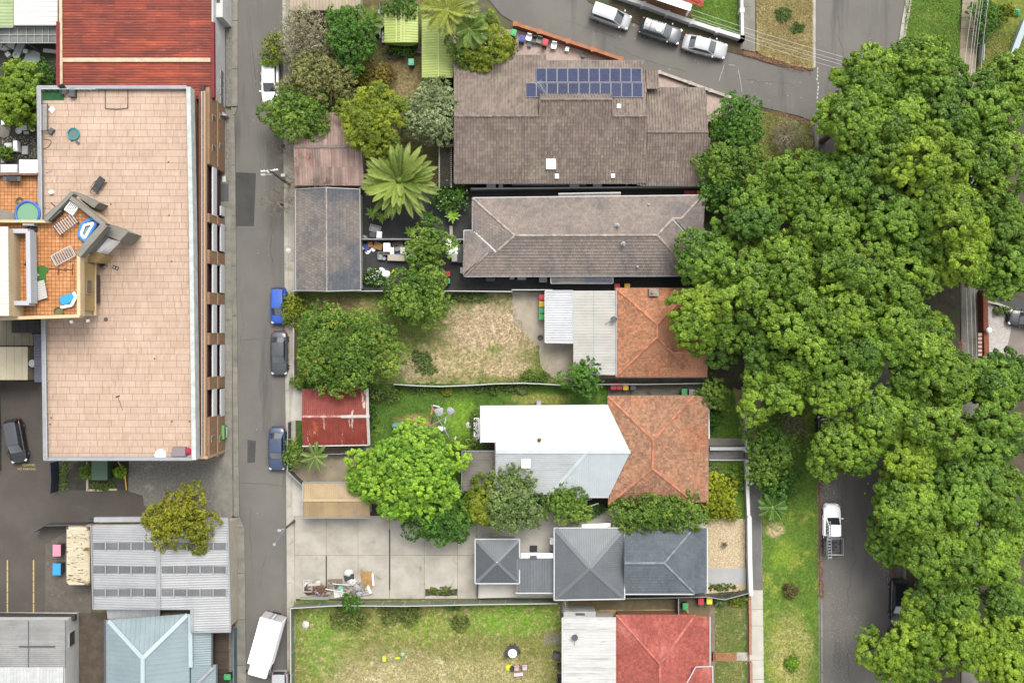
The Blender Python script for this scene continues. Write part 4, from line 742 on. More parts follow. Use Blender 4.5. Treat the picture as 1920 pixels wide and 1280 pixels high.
for nm, lab, x0, x1, y0, y1, mx in (('lime_shed', 'short lime green shed with a dark green curved front edge', 721, 784, 10, 80, 752), ('lime_shed', 'long lime green gabled carport beside the brown tiled house', 791, 849, 28, 146, 822)):
    s5 = house(nm, lab, mx, (y0 + y1) / 2, 'shed'); walls(s5, [(x0 + 2, y0), (x1 - 2, y0), (x1 - 2, y1 - 2), (x0 + 2, y1 - 2)], 2.4, mat('green_wall', (108, 132, 56), (92, 116, 48)), .1)
    roof(s5, [[(x0, y0, 2.4), (mx, y0, 2.75), (mx, y1, 2.75), (x0, y1, 2.4)], [(mx, y0, 2.75), (x1, y0, 2.4), (x1, y1, 2.4), (mx, y1, 2.75)]], LIME, dict(S_CORR, col=.28, row=2.), tilename='metal_sheets')
    cp = MB(); [strip(cp, P(mx + k, y0, 2.77), P(mx + k, y1, 2.77), .14, .05, .5, .03) for k in ((-9, 0, 6) if x0 < 730 else (0,))]; cp.build('ridge_capping', mat('lime_flashing', (206, 216, 140), None), parent=s5)
    if x0 < 730:
        fb = MB(); n = 10; pts = [P(x0 + (x1 - x0) * k / n, y1 + 2 + 6 * math.sin(k / n * math.pi) ** .5 * (.4 + k / n * .6), 2.0) for k in range(n + 1)]; top = [P(x0 + (x1 - x0) * k / n, y1 - 6, 2.42) for k in range(n + 1)]
        for k in range(n): fb.add([pts[k], pts[k + 1], top[k + 1], top[k]], [(0, 1, 2, 3)])
        fb.build('curved_awning', mat('dark_lime_awning', (124, 150, 48), (106, 130, 40)), parent=s5)
pg = house('pergola', 'dark slatted pergola between palm and brown tiled house', 838, 312, 'pergola'); po = MB()
for a, b in ((828, 272), (848, 272), (828, 348), (848, 348)): q = P(a, b, 2.4); po.tube((q[0], q[1], 0), q, .06)
po.build('post', DGREY, parent=pg); fr = MB()
for a in (824, 846): strip(fr, P(a, 268, 2.45), P(a, 352, 2.45), .12, .1)
fr.build('beam', mat('pergola_beam', (186, 182, 174), None), parent=pg)
sl = MB()
for k in range(22): strip(sl, P(824, 270 + k * 3.7, 2.55), P(848, 270 + k * 3.7, 2.55), .1, .04, R.random())
sl.build('slats', mat('dark_timber', (62, 56, 52), (48, 44, 42), tone=.2), parent=pg, kind='stuff')
# ------------------------------------------------------------------ west side of the lane
# red corrugated warehouse
wh = house('warehouse', 'large warehouse with rusty red corrugated roof and white lane wall', 250, 60, 'warehouse')
RW = mat('red_rust_corrugated', (142, 54, 30), (118, 40, 24), .6, sc=.5, fine=.12, tone=.22, patches=[((176, 74, 40), .22, .5, .72, (.5, 2.2, 1)), ((206, 126, 86), 2.2, .57, .7, (.25, 5, 1)), ((112, 38, 32), .8, .6, .76)])
mb = MB(); mb.prism([P(a, b, 4.2)[:2] for a, b in ((112, -300), (399, -300), (399, 183), (112, 178))], 0, 4.0); mb.build('wall', WHITEW, parent=wh)
roof(wh, [([(114, -300, 4.25), (396, -300, 4.15), (396, 112, 4.15), (114, 112, 4.25)], (-1, 0, 0)), ([(114, 112, 4.25), (396, 112, 4.15), (397, 181, 4.15), (114, 179, 4.25)], (-1, 0, 0))], RW, dict(S_CORR, col=.27, row=3.3, trnd=.9), tilename='metal_sheets')
cp = MB(); strip(cp, P(118, 113, 4.3), P(395, 113, 4.2), .42, .06, .5, .04); strip(cp, P(114, -60, 4.3), P(115, 178, 4.3), .34, .05, .5, .06); cp.build('ridge_capping', mat('peeling_cream_flashing', (226, 208, 178), (206, 178, 146), sc=1.6, patches=[((150, 80, 56), 2.5, .64, .72)]), parent=wh)
pw = MB(); strip(pw, P(109.5, 42, 4.4), P(109.5, 180, 4.4), .28, .5, .5, -.3); strip(pw, P(399, 42, 4.4), P(400, 184, 4.4), .3, .5, .5, -.35); strip(pw, P(360, 183.5, 4.2), P(402, 184.5, 4.2), .28, .4, .5, -.3); pw.build('red_barge_board', mat('dark_red_trim', (140, 44, 52), (122, 38, 44), sc=2), parent=wh)
bw = MB(); x, y, _ = P(382, 185.5, 2.4); a = P(362, 186, 3.9); c = P(399, 186, 3.9); bw.add([a, c, (c[0], c[1], 0), (a[0], a[1], 0)], [(3, 2, 1, 0)]); bw.build('rusty_end_wall', mat('rusty_wall', (168, 96, 58), (140, 78, 48), sc=1.6), parent=wh)
x0, _, _ = P(399, 0, 4.2)
for px_, py, w_, h_ in ((0, 139, .7, .75), (0, 155, .7, .75), (0, 171, .7, .75), (0, 187, .7, .7)):
    y = (640 - py) / S * .985; f = MB(); f.box((x0 + .03, y, .9), (.08, w_ + .1, h_ + .1)); f = f.build('window', LGREY, parent=wh); g_ = MB(); g_.box((x0 + .05, y, .95), (.08, w_, h_)); g_.build('pane', GLASS, parent=f)
cb = MB(); y1 = (640 - 52) / S; cb.box((x0 + .35, (y1 + 40) / 2, 0), (.7, 40 - y1, 3.2)); cb.build('white_annex', WHITEW, parent=wh); dk = MB(); dk.box((x0 + .25, (y1 + 1 + 40) / 2, 3.2), (.35, 38 - y1, .05)); dk.build('annex_recess', BLACK, parent=wh)
mb = MB(); mb.prism([P(a, b, 1.2)[:2] for a, b in ((386, 202), (413, 206), (424, 216), (386, 214))], 0, 1.0); lw = mb.build('low_wall', plain('pale_render_wall', (196, 196, 192)), at=P(400, 210)); tag(lw, 'low pale wall stub at the foot of the red warehouse corner', 'wall')

# sheds at the top left corner
for nm, lab, pts, m, st, al in (('green_shed', 'pale green corrugated shed roof in the top left corner', [(-60, -60, 3.2), (25, -60, 3.2), (25, 52, 3.0), (-60, 52, 3.0)], mat('pale_green_corrugated', (172, 190, 138), (156, 174, 124), .6, sc=.6, tone=.08), dict(S_CORR, col=.34, row=9), (1, 0, 0)),
                            ('white_shed', 'white metal shed roof with brown stains beside the red warehouse', [(26, -60, 3.3), (108, -60, 3.3), (108, 48, 3.1), (26, 48, 3.1)], mat('stained_white_roof', (232, 230, 226), (230, 228, 220), .5, sc=.4, patches=[((178, 152, 118), 1.4, .66, .78, (.4, 4, 1))]), dict(S_RIB, col=.5, row=9), (1, 0, 0))):
    t = house(nm, lab, pts[2][0] - 30, 0, 'shed'); walls(t, [(a, b) for a, b, c in pts], 2.9, CREAM, .08); roof(t, [(pts, al)], m, st, tilename='metal_sheets'); gutter(t, [[pts[3], pts[2]]], ZINC, .1, up=0)
pg = house('pergola', 'grey glazed pergola grid below the white and green shed roofs', 52, 67, 'pergola')
gl = MB(); gl.add([P(-60, 52, 2.5), P(107, 50, 2.5), P(107, 82, 2.3), P(-60, 82, 2.3)], [(3, 2, 1, 0)]); gl.build('roof_sheet', mat('grey_translucent_sheet', (136, 140, 136), (112, 116, 112), .3, sc=.5), parent=pg)
fr = MB()
for a in (-30, 0, 18, 34, 50, 65, 80, 92, 106): strip(fr, P(a, 51, 2.53), P(a, 82, 2.33), .05, .05)
for b in (52, 66, 81): strip(fr, P(-60, b, 2.54 - (b - 52) / 30 * .2), P(107, b, 2.54 - (b - 52) / 30 * .2), .05, .06)
fr.build('glazing_bars', mat('pale_bar', (196, 196, 190), None), parent=pg); po = MB()
for a in (2, 52, 104): q = P(a, 82, 2.3); po.tube((q[0], q[1], 0), q, .05)
po.build('post', ZINC, parent=pg)

# apartment block with tiled roof deck
ab = house('apartment_block', 'long apartment block with beige tiled roof deck and striped balcony front', 215, 520, 'apartment block')
DECK = [(74, 166), (350, 166), (357, 420), (361, 858), (85, 858), (79, 560)]
ZD = 6.9
TAN_B = mat('tan_brick', (166, 132, 102), (148, 116, 88), sc=2, fine=.2, fsc=14, tone=.08); TANW = mat('tan_wall', (208, 176, 132), (196, 162, 118), sc=.8)
mb = MB(); mb.prism([P(a, b, ZD)[:2] for a, b in DECK], 0, ZD - .06); mb.build('wall', TANW, parent=ab)
TILE = mat('beige_deck_tile', (203, 175, 152), (194, 165, 142), .6, sc=.4, fine=.04, tone=.035, patches=[((212, 186, 164), .3, .5, .74), ((188, 156, 130), .8, .6, .82), ((210, 185, 164), 2.2, .5, .64, (2.6, .35, 1, -.5)), ((184, 153, 129), 2.7, .56, .68, (3, .4, 1, -.5)), ((176, 150, 130), .13, .56, .78)])
gr = MB(); gr.prism([P(a, b, ZD)[:2] for a, b in DECK], ZD - .06, ZD - .018); gr.build('roof_deck', mat('deck_joint', (164, 134, 112), (150, 122, 102), sc=1), parent=ab)
rows = []; y = 170; ti = 0; many = MB(); tiles = []
while y < 857:
    xl = 80 + (y - 166) * .0135 + (0 if y < 320 else 0); xr = 349.5 + (y - 166) * .016; x = xl + R.uniform(-8, 0); 
    while x < xr:
        w_ = R.choice((12.4, 24.8, 24.8, 24.8, 37.2)); a, b = max(x, xl), min(x + w_, xr)
        if b - a > 1.5: tiles.append((a, b, y, min(y + 12.35, 857)))
        x += w_
    y += 12.35
def tilemb(mb, q, tone):
    a, b, c, d = q; g_ = .35; pts = [P(a + g_, d - g_, ZD), P(b - g_, d - g_, ZD), P(b - g_, c + g_, ZD), P(a + g_, c + g_, ZD)]; j = R.uniform(-.004, .004); k = R.uniform(-.003, .003)
    top = [(p[0], p[1], ZD + j + (k if i % 2 else -k)) for i, p in enumerate(pts)]; lo = [(p[0], p[1], ZD - .03) for p in pts]
    mb.add(top + lo, [(0, 1, 2, 3), (0, 4, 5, 1), (1, 5, 6, 2), (2, 6, 7, 3), (3, 7, 4, 0)], tone)
tiles.sort(key=lambda q: -(q[1] - q[0]) * 1000 + abs((q[0] + q[1]) / 2 - 290) + abs(q[2] - 520))
for i, q in enumerate(tiles):
    if i < 300: m1 = MB(); tilemb(m1, q, R.random()); m1.build('paving_tile', TILE, parent=ab)
    else: tilemb(many, q, R.random())
many.build('paving_tiles', TILE, parent=ab, kind='stuff')
# parapet with pale metal cap
PCAP = mat('pale_metal_capping', (170, 172, 176), (156, 158, 163), .5, sc=1); PCAPW = mat('weathered_white_capping', (214, 218, 214), (184, 192, 188), sc=1.2, fine=.1)
pr = MB(); Z1 = 7.5
def rail(a, b, wd, z0, z1, mb): strip(mb, P(a[0], a[1], z1), P(b[0], b[1], z1), wd, z1 - z0, R.random(), z0 - z1)
for a, b in (((71.5, 162), (77, 560)), ((80, 598), (84, 862)), ((70, 163.5), (350, 163.5)), ((82, 860), (361, 860))): rail(a, b, .34, ZD - .5, Z1 - .1, pr)
pr.build('parapet', PCAP, parent=ab)
pr = MB(); rail((353, 163), (358, 420), .42, ZD - .6, Z1, pr); rail((358, 420), (363.5, 862), .42, ZD - .6, Z1, pr); pr.build('parapet_capping', PCAPW, parent=ab)
rl = MB()
for a, b in (((75.5, 168), (80.5, 560)), ((84, 600), (88, 858)), ((76, 167), (178, 167.5))): 
    A, B = P(*a, 7.75), P(*b, 7.75); rl.tube(A, B, .035, n=6); n = 9
    for k in range(n + 1): q = Vector(A) + (Vector(B) - Vector(A)) * k / n; rl.tube((q.x, q.y, ZD), q, .022, n=5)
rl.build('railing', GUTTER, parent=ab)
# balcony front towards the lane
def XF(z, px=364.0): return (px - 960) * (100 - 7.0) / 100 / S
def wy(py, z=4.): return (640 - py) * (100 - z) / 100 / S
fx = P(364, 400, 7.0)[0]
GAL = mat('brown_gallery_floor', (134, 84, 66), (116, 72, 58), sc=1.5); TRIM = mat('tan_trim', (196, 164, 128), None)
fbk = MB()
def fbox(mb, y0, y1, x0, x1, z0, z1, z=None, tone=.5):
    a, b = wy(y0, z or (z0 + z1) / 2), wy(y1, z or (z0 + z1) / 2); mb.box(((fx + x0 + fx + x1) / 2, (a + b) / 2, z0), (x1 - x0, abs(a - b), z1 - z0), 0, tone)
Y0, Y1 = 172, 856
m1 = MB(); fbox(m1, Y0, Y1, 0, .6, 5.5, 5.65); m1.build('gallery_floor', GAL, parent=ab)
m1 = MB(); fbox(m1, Y0, Y1, .42, .5, 6.0, 6.08); [fbox(m1, y, y + 1.4, .43, .49, 5.7, 6.0) for y in range(Y0, Y1, 26)]; m1.build('gallery_rail', GUTTER, parent=ab)
m1 = MB(); fbox(m1, Y0, Y1, .55, .74, 5.3, 5.85); m1.build('gallery_edge', TRIM, parent=ab)
m1 = MB(); fbox(m1, Y0, Y1, 0, .5, 0, 5.45); m1.build('lower_wall', mat('recess_brown', (92, 52, 46), (76, 44, 40), sc=2), parent=ab)
for y0, y1 in ((172, 313), (404, 420), (471, 496), (549, 571), (624, 646), (706, 729), (780, 856)):
    m1 = MB(); fbox(m1, y0, y1, .55, .95, 0, 5.2, 3.6); m1.build('brick_pier', TAN_B, parent=ab)
    m1 = MB(); fbox(m1, y0, y1, .9, .99, 2.5, 2.68, 2.6); m1.build('pier_band', TRIM, parent=ab)
BWHITE = mat('balcony_white', (222, 222, 224), None)
for k, (y0, y1) in enumerate(((314, 404), (420, 471), (496, 549), (571, 624), (646, 706), (729, 780))):
    for zb in (2.95, .35):
        if k == 0 and zb < 1: y0 = 387
        m1 = MB(); fbox(m1, y0, y1, .84, 1.0, zb, zb + 1.2, zb + .8); bo = m1.build('balcony', BWHITE, parent=ab)
        m1 = MB(); fbox(m1, y0, y1, .3, .84, zb, zb + .12, zb + .8); m1.build('balcony_floor', GAL, parent=bo)
for y0, z0 in ((216, 3.4), (272, 3.4), (213, 1.), (268, 1.), (815, 3.6), (815, 1.1)):
    m1 = MB(); fbox(m1, y0, y0 + 13, .93, .99, z0, z0 + 1.0); f = m1.build('window', TRIM, parent=ab); m1 = MB(); fbox(m1, y0 + 1.5, y0 + 11.5, .96, 1.01, z0 + .1, z0 + .9); m1.build('pane', GLASS, parent=f)
m1 = MB(); fbox(m1, 853, 858, 0, .99, 0, 5.9, 5); m1.build('end_wall', TRIM, parent=ab)
dr = MB()
for a, b in ((290, 672), (316, 304), (322, 490), (317, 404), (322, 790), (355, 790), (94, 795), (96, 783), (208, 383)): q = P(a, b, ZD); dr.lathe((q[0], q[1], ZD), [(.1, .0), (.1, .012), (.06, .012)], 8)
dr.build('floor_drain', mat('brass_drain', (128, 92, 66), None), parent=ab)

# tan upper terrace tower beside the deck
tw = house('terrace_tower', 'tan walled upper terrace with orange floor tiles and grey diagonal walls', 100, 510, 'terrace building')
ORT = mat('orange_floor_tile', (216, 150, 92), (202, 134, 78), .5, sc=.5, fine=.06, tone=.12, patches=[((224, 168, 112), .8, .55, .7)])
JOINT = mat('dark_tile_joint', (138, 92, 58), (120, 80, 52), sc=2)
CREAMW = mat('tan_parapet', (228, 204, 164), (218, 190, 148), sc=.7); OLIVE = mat('olive_tan_wall', (190, 164, 112), (178, 150, 100), sc=.8); GREYC = mat('grey_cement_wall', (146, 142, 132), (132, 128, 118), sc=.8, fine=.1)
def tilefloor(root, poly, z, size=.36, name='floor'):
    q = [P(a, b, z) for a, b in poly]; b_ = MB(); b_.prism([p[:2] for p in q], z - .3, z - .015); bo = b_.build(name, JOINT, parent=root); t = MB(); pp = [p[:2] for p in q]
    ar = sum(pp[i][0] * pp[(i + 1) % len(pp)][1] - pp[(i + 1) % len(pp)][0] * pp[i][1] for i in range(len(pp)))
    if ar < 0: pp = pp[::-1]
    x0, x1 = min(p[0] for p in pp), max(p[0] for p in pp); y0, y1 = min(p[1] for p in pp), max(p[1] for p in pp); x = x0
    while x < x1:
        y = y0
        while y < y1:
            c = clip_rect(pp, x + .022, x + size - .022, y + .022, y + size - .022)
            if c: t.add([(a, b, z + R.uniform(-.003, .003)) for a, b in c], [tuple(range(len(c)))], R.random())
            y += size
        x += size
    t.build('floor_tiles', ORT, parent=bo, kind='stuff')
ZT = 11.0
TP = [(-80, 428), (82, 414), (131, 368), (192, 424), (147, 479), (147, 590), (-80, 597)]
mb = MB(); mb.prism([P(a, b, ZT)[:2] for a, b in TP], 0, ZT - .25); mb.build('wall', CREAMW, parent=tw)
tilefloor(tw, TP, ZT)
def wall3(root, pts, wd, z0, z1, m, name='parapet'):
    mb = MB()
    for a, b in zip(pts[:-1], pts[1:]): rail(a, b, wd, z0, z1, mb)
    return mb.build(name, m, parent=root)
wall3(tw, [(147, 480), (147.5, 592)], .32, ZT, 11.9, CREAMW); wall3(tw, [(149, 592), (-60, 599)], .3, ZT, 11.9, CREAMW); wall3(tw, [(90, 415), (-60, 414)], .25, ZT, 11.9, CREAMW)
wall3(tw, [(84, 414), (135, 361)], .35, ZT, 12.0, GREYC, 'grey_parapet'); wall3(tw, [(132, 371), (196, 422)], .4, ZT, 12.0, GREYC, 'grey_parapet'); wall3(tw, [(146, 478), (196, 420)], .62, ZT, 12.0, GREYC, 'grey_parapet')
# grey fins and lower step of the diagonal part
for pts, z0, z1 in (([(133, 360), (139, 358.5), (186, 380), (176, 390)], 6.9, 9.0), ([(180, 432), (196, 417), (240, 435), (224, 452)], 6.9, 10.2), ([(176, 445), (192, 420), (206, 434), (170, 474), (158, 478)], 6.9, 9.6)):
    mb = MB(); mb.prism([P(a, b, z1)[:2] for a, b in pts], z0, z1); mb.build('cement_fin', GREYC, parent=tw)
mb = MB(); mb.prism([P(a, b, 8.8)[:2] for a, b in ((203, 446), (211, 449), (184, 476), (175, 472))], 6.9, 8.8); mb.build('white_screen', WHITE, parent=tw)
mb = MB(); mb.prism([P(a, b, 9)[:2] for a, b in ((150, 480), (175, 470), (196, 478), (182, 492), (150, 492))], 6.9, 9.0); mb.build('lower_block', OLIVE, parent=tw)
ex = P(147, 540, ZT)[0] + .16
def ebox(name, y0, y1, z0, z1, d, m, parent): mb = MB(); a, b = (640 - y0) * .9 / S, (640 - y1) * .9 / S; mb.box((ex + d / 2, (a + b) / 2, z0), (d, abs(a - b), z1 - z0)); return mb.build(name, m, parent=parent)
ebox('wall_panel', 493, 582, 8.1, 10.6, .12, OLIVE, tw); f = ebox('window', 523, 551, 9.0, 10.0, .2, TRIM, tw); ebox('pane', 525, 549, 9.1, 9.9, .24, GLASS, f); ebox('dark_opening', 512, 566, 7.1, 8.05, .2, mat('dark_door', (84, 68, 60), None), tw); ebox('wall_band', 480, 590, 8.0, 8.14, .22, CREAMW, tw)
# top storey: white roof sheet and white parapet enclosing a narrow balcony
mb = MB(); mb.prism([P(a, b, 13.6)[:2] for a, b in ((-90, 428), (15, 428), (17, 592), (-90, 592))], ZT, 13.5); mb.build('top_storey', CREAMW, parent=tw)
roof(tw, [([(-90, 425, 13.6), (15, 425, 13.6), (17, 592, 13.6), (-90, 592, 13.6)], (1, 0, 0))], mat('cream_white_metal', (228, 226, 216), (220, 218, 206), .5, tone=.03), dict(S_RIB, col=.42, row=12.), name='top_roof', tilename='metal_sheets')
tilefloor(tw, [(16, 434), (50, 434), (52, 566), (18, 566)], 11.5, .36, 'balcony_floor')
wall3(tw, [(17, 433), (52, 433), (54, 568), (18, 568)], .4, 11.5, 12.7, mat('white_parapet_paint', (198, 200, 206), None), 'white_parapet')
# lower orange terrace with a pool, north of the tower
t2 = house('roof_terrace', 'lower orange tiled terrace with round pool and barbecue', 25, 370, 'terrace')
mb = MB(); mb.prism([P(a, b, 6.8)[:2] for a, b in ((-80, 328), (71, 328), (74, 416), (-80, 420))], 0, 6.5); mb.build('wall', CREAMW, parent=t2)
tilefloor(t2, [(-80, 330), (70, 330), (73, 416), (-80, 420)], 6.8); wall3(t2, [(-80, 327), (70, 326)], .25, 6.4, 7.6, mat('brown_parapet', (140, 110, 92), (118, 92, 78), sc=2), 'parapet')
mb = MB(); mb.prism([P(a, b, 7.0)[:2] for a, b in ((-60, 398), (2, 392), (34, 402), (34, 412), (-60, 416))], 6.8, 7.2); mb.build('grey_step', GREYC, parent=t2)
mb = MB(); mb.prism([P(a, b, 6.0)[:2] for a, b in ((36, 300), (71, 300), (71, 326), (36, 326))], 0, 6.0); mb.build('white_flat_roof', WHITE, parent=t2)
wr = MB(); mb = wr; q = P(18, 316, 5.5); mb.prism([P(a, b, 5.2)[:2] for a, b in ((-4, 308), (34, 308), (34, 326), (-4, 326))], 0, 5.2); mb.build('roof_annex', PCAP, parent=t2)
sl = MB()
for k in range(8): q = P(4 + k * 3.6, 316, 5.25); sl.box((q[0], q[1], 5.2), (.12, .75, .06), 0, R.random())
sl.build('slats', WHITE, parent=t2)
# roofs left of the deck below the tower
for nm, lab, pts, z, m in (('beige_roof', 'flat beige sheet roof west of the tiled deck', [(-60, 650), (52, 650), (52, 712), (-60, 712)], 3.6, mat('beige_sheet', (206, 196, 168), (196, 186, 158), sc=1, fine=.05)),
                           ('grey_roof', 'dull olive flat roof below the tan terrace', [(-60, 598), (22, 598), (40, 606), (62, 628), (62, 648), (-60, 648)], 3.2, mat('olive_grey_roof', (140, 132, 112), (124, 116, 98), sc=.5)),
                           ('dark_roof', 'dark litter covered flat roof under the tower corner', [(22, 601), (74, 601), (75, 624), (22, 624)], 4.0, mat('dark_gravel_roof', (58, 58, 56), (48, 48, 48), sc=2, fine=.3, patches=[((170, 170, 166), 5, .68, .74)])),
                           ('ribbed_roof', 'narrow violet grey ribbed roof along the deck parapet', [(63, 626), (77, 626), (79, 716), (65, 716)], 3.9, mat('violet_grey_metal', (112, 112, 130), (98, 98, 116), sc=1))):
    t = house(nm, lab, pts[0][0] + 30, pts[0][1] + 20, 'flat roof'); mb = MB(); mb.prism([P(a, b, z)[:2] for a, b in pts], 0, z); mb.build('wall', CREAM, parent=t)
    roof(t, [([(a, b, z + .1) for a, b in pts], (1, 0, 0) if nm == 'ribbed_roof' else (0, 1, 0))], m, dict(S_RIB, col=.3 if nm == 'ribbed_roof' else .8, row=.9 if nm == 'beige_roof' else 9), tilename='metal_sheets')
x, y, _ = P(60, 681, 3.8); mb = MB(); mb.lathe((x, y, 3.2), [(.4, 0), (.42, .5), (.36, .6)], 16); o = mb.build('water_tank', LGREY, at=(x, y, 3.2)); tag(o, 'small round grey tank on the dark strip beside the beige roof', 'tank')
# grey corrugated workshop with skylights
ws = house('workshop', 'grey corrugated workshop with three rows of skylights', 300, 1075, 'workshop')
def zw(x): return 4.1 - abs(x - 297) * .0062
walls(ws, [(173, 982), (429, 980), (432, 1178), (361, 1179), (361, 1138), (175, 1138)], 3.25, CREAM, .1)
MG = mat('grey_corrugated', (182, 183, 184), (168, 169, 171), .5, sc=.4, fine=.05, tone=.08, metal=.1, patches=[((166, 169, 172), .35, .55, .75, (.3, 3, 1))])
zf = lambda p: (p[0], p[1], zw(p[0]))
roof(ws, [([zf(p) for p in ((172, 985), (297, 982), (298, 1140), (176, 1140))], (1, 0, 0)), ([zf(p) for p in ((297, 982), (427, 979), (432, 1140), (298, 1140))], (-1, 0, 0)), ([zf(p) for p in ((360, 1140), (432, 1140), (432, 1181), (360, 1182))], (-1, 0, 0))], MG, dict(S_CORR, col=.25, row=9, trnd=.6), tilename='metal_sheets')
SKY_S = mat('grey_translucent_rooflight', (120, 121, 122), (106, 107, 109), .8, sc=.8, tone=.08)
for yb in (1017, 1061, 1104):
    for xs in ([175 + 24 * k for k in range(5)], [303 + 24.6 * k for k in range(5)]):
        for x in xs:
            a = [P(p, q, zw(p) + .09) for p, q in ((x, yb + 13), (x + 22.6, yb + 13), (x + 22.6, yb), (x, yb))]; mb = MB(); mb.add(a + [(p[0], p[1], p[2] - .1) for p in a], [(0, 1, 2, 3), (0, 4, 5, 1), (1, 5, 6, 2), (2, 6, 7, 3), (3, 7, 4, 0)], R.random()); o = mb.build('rooflight', SKY_S, parent=ws)
            if x == xs[0]:
                for k in xs: bb = MB(); strip(bb, P(k + 23.4, yb - 1, zw(k + 23.4) + .1), P(k + 23.4, yb + 14, zw(k + 23.4) + .1), .12, .06); bb.build('rooflight_bar', PCAP, parent=ws)
cp = MB(); strip(cp, P(297, 982, 4.12), P(298, 1140, 4.12), .42, .06, .5, .05); strip(cp, P(360, 1140, zw(360)), P(360, 1183, zw(360)), .3, .05, .5, .05); strip(cp, P(358, 1183, zw(395)), P(433, 1182, zw(395)), .3, .08, .5, .0); cp.build('ridge_capping', PCAP, parent=ws)
pr = MB(); rail((176, 974), (300, 973), .5, 2.9, 3.3, pr); rail((300, 973), (428, 975), .5, 2.9, 3.3, pr); pr.build('side_awning', MG, parent=ws)
gutter(ws, [[(171, 984, 3.4), (175, 1141, 3.4), (297, 1141, 4.0), (359, 1141, 3.7)], [(428, 978, 3.3), (433, 1182, 3.3)]], ZINC, .12, up=0)
# pale blue hipped workshop
bw = house('blue_roof_building', 'pale blue grey hipped metal roof with pale ridges below the workshop', 290, 1230, 'building')
walls(bw, [(200, 1162), (354, 1152), (358, 1500), (200, 1500)], 3.1, CREAM, .1)
MBL = mat('pale_blue_metal', (150, 166, 170), (138, 155, 160), .5, sc=.4, fine=.03, tone=.05, metal=.05, patches=[((130, 147, 153), .3, .55, .75), ((186, 196, 198), 2.2, .68, .76)])
roof(bw, [[(198, 1162, 3.2), (354, 1150, 3.2), (268, 1233, 4.6)], [(198, 1162, 3.2), (268, 1233, 4.6), (268, 1500, 4.6), (200, 1500, 3.2)], [(354, 1150, 3.2), (358, 1500, 3.2), (268, 1500, 4.6), (268, 1233, 4.6)]], MBL, dict(S_FINE, col=.5, row=12), tilename='metal_sheets')
cp = MB()
for a, b in (((204, 1163, 3.25), (268, 1233, 4.62)), ((352, 1151, 3.25), (268, 1233, 4.62)), ((268, 1233, 4.62), (268, 1500, 4.62)), ((357, 1150, 3.25), (358, 1250, 3.25))): strip(cp, P(*a), P(*b), .42, .05, .5, .04); strip(cp, P(*a), P(*b), .1, .05, .8, .07)
cp.build('ridge_capping', mat('pale_blue_flashing', (186, 202, 205), None, .5, tone=.1), parent=bw)
roof(bw, [([(200, 1141, 2.9), (300, 1141, 2.9), (300, 1160, 2.75), (202, 1160, 2.75)], (0, 1, 0))], MG, dict(S_CORR, col=.28, row=9), name='lean_to_roof', tilename='metal_sheets')
roof(bw, [([(358, 1184, 3.0), (397, 1184, 2.7), (397, 1249, 2.7), (358, 1249, 3.0)], (1, 0, 0))], MBL, dict(S_CORR, col=.24, row=9), name='lean_to_roof', tilename='metal_sheets')
roof(bw, [([(358, 1250, 3.0), (406, 1245, 2.7), (406, 1500, 2.7), (358, 1500, 3.0)], (-1, 0, 0))], MBL, S_FINE, name='lean_to_roof', tilename='metal_sheets'); cp = MB(); strip(cp, P(400, 1250, 2.9), P(350, 1300, 2.95), .3, .05, .5, .1); cp.build('hip_flashing', PCAP, parent=bw)
gutter(bw, [[(197, 1160, 3.2), (199, 1500, 3.2)], [(398, 1184, 2.7), (398, 1249, 2.7)], [(407, 1244, 2.7), (407, 1400, 2.7)]], DGREY, .16, up=0)
dk = patch('deck', [(403, 1180), (432, 1180), (432, 1600), (404, 1600)], .06, mat('deck_dark', (70, 60, 54), None), parent=None)
pl = MB()
for k in range(40): dash(417, 1183 + k * 4.2, 26, 3.4, 0, pl, .12 + R.uniform(0, .006)); pl.t[-6:] = [R.random()] * 6
pl.build('deck_boards', mat('weathered_deck', (98, 84, 74), (78, 68, 60), sc=2, tone=.2, stretch=(6, .5, 1)), parent=dk, kind='stuff')
fp = MB(); strip(fp, P(437, 1182, 1.3), P(438, 1400, 1.3), .12, 1.3, .5, -1.3); o = fp.build('panel_fence', mat('teal_grey_panel', (110, 130, 136), (96, 116, 122), sc=1), at=P(437, 1240)); tag(o, 'teal grey panel fence beside the brown deck at the bottom edge', 'fence')
# grey-roofed shed at the bottom left
gs = house('grey_shed', 'flat grey roofed shed with pale side wall in the bottom left corner', 70, 1215, 'shed')
mb = MB(); mb.prism([P(a, b, 3.2)[:2] for a, b in ((-80, 1164), (121, 1164), (121, 1500), (-80, 1500))], 0, 3.1); mb.build('wall', WHITEW, parent=gs)
roof(gs, [([(-80, 1162, 3.25), (122, 1162, 3.25), (122, 1250, 3.25), (-80, 1250, 3.25)], (1, 0, 0))], mat('weathered_grey_sheet', (158, 158, 156), (142, 142, 140), .6, sc=.4, fine=.06, tone=.08, patches=[((120, 120, 118), .7, .6, .78, (.3, 3, 1))]), dict(S_CORR, row=6), tilename='metal_sheets'); roof(gs, [([(-80, 1250, 3.3), (119, 1250, 3.3), (119, 1500, 3.3), (-80, 1500, 3.3)], (0, 1, 0))], mat('pale_corrugated', (206, 208, 206), (192, 194, 192), .5, tone=.06), dict(S_CORR, col=.34, row=9), name='lower_roof', tilename='metal_sheets')
cp = MB(); strip(cp, P(54, 1163, 3.3), P(54, 1250, 3.3), .06, .03, .5, .06); strip(cp, P(36, 1211, 3.3), P(104, 1211, 3.3), .14, .06, .5, .05); cp.build('roof_joint', DGREY, parent=gs)
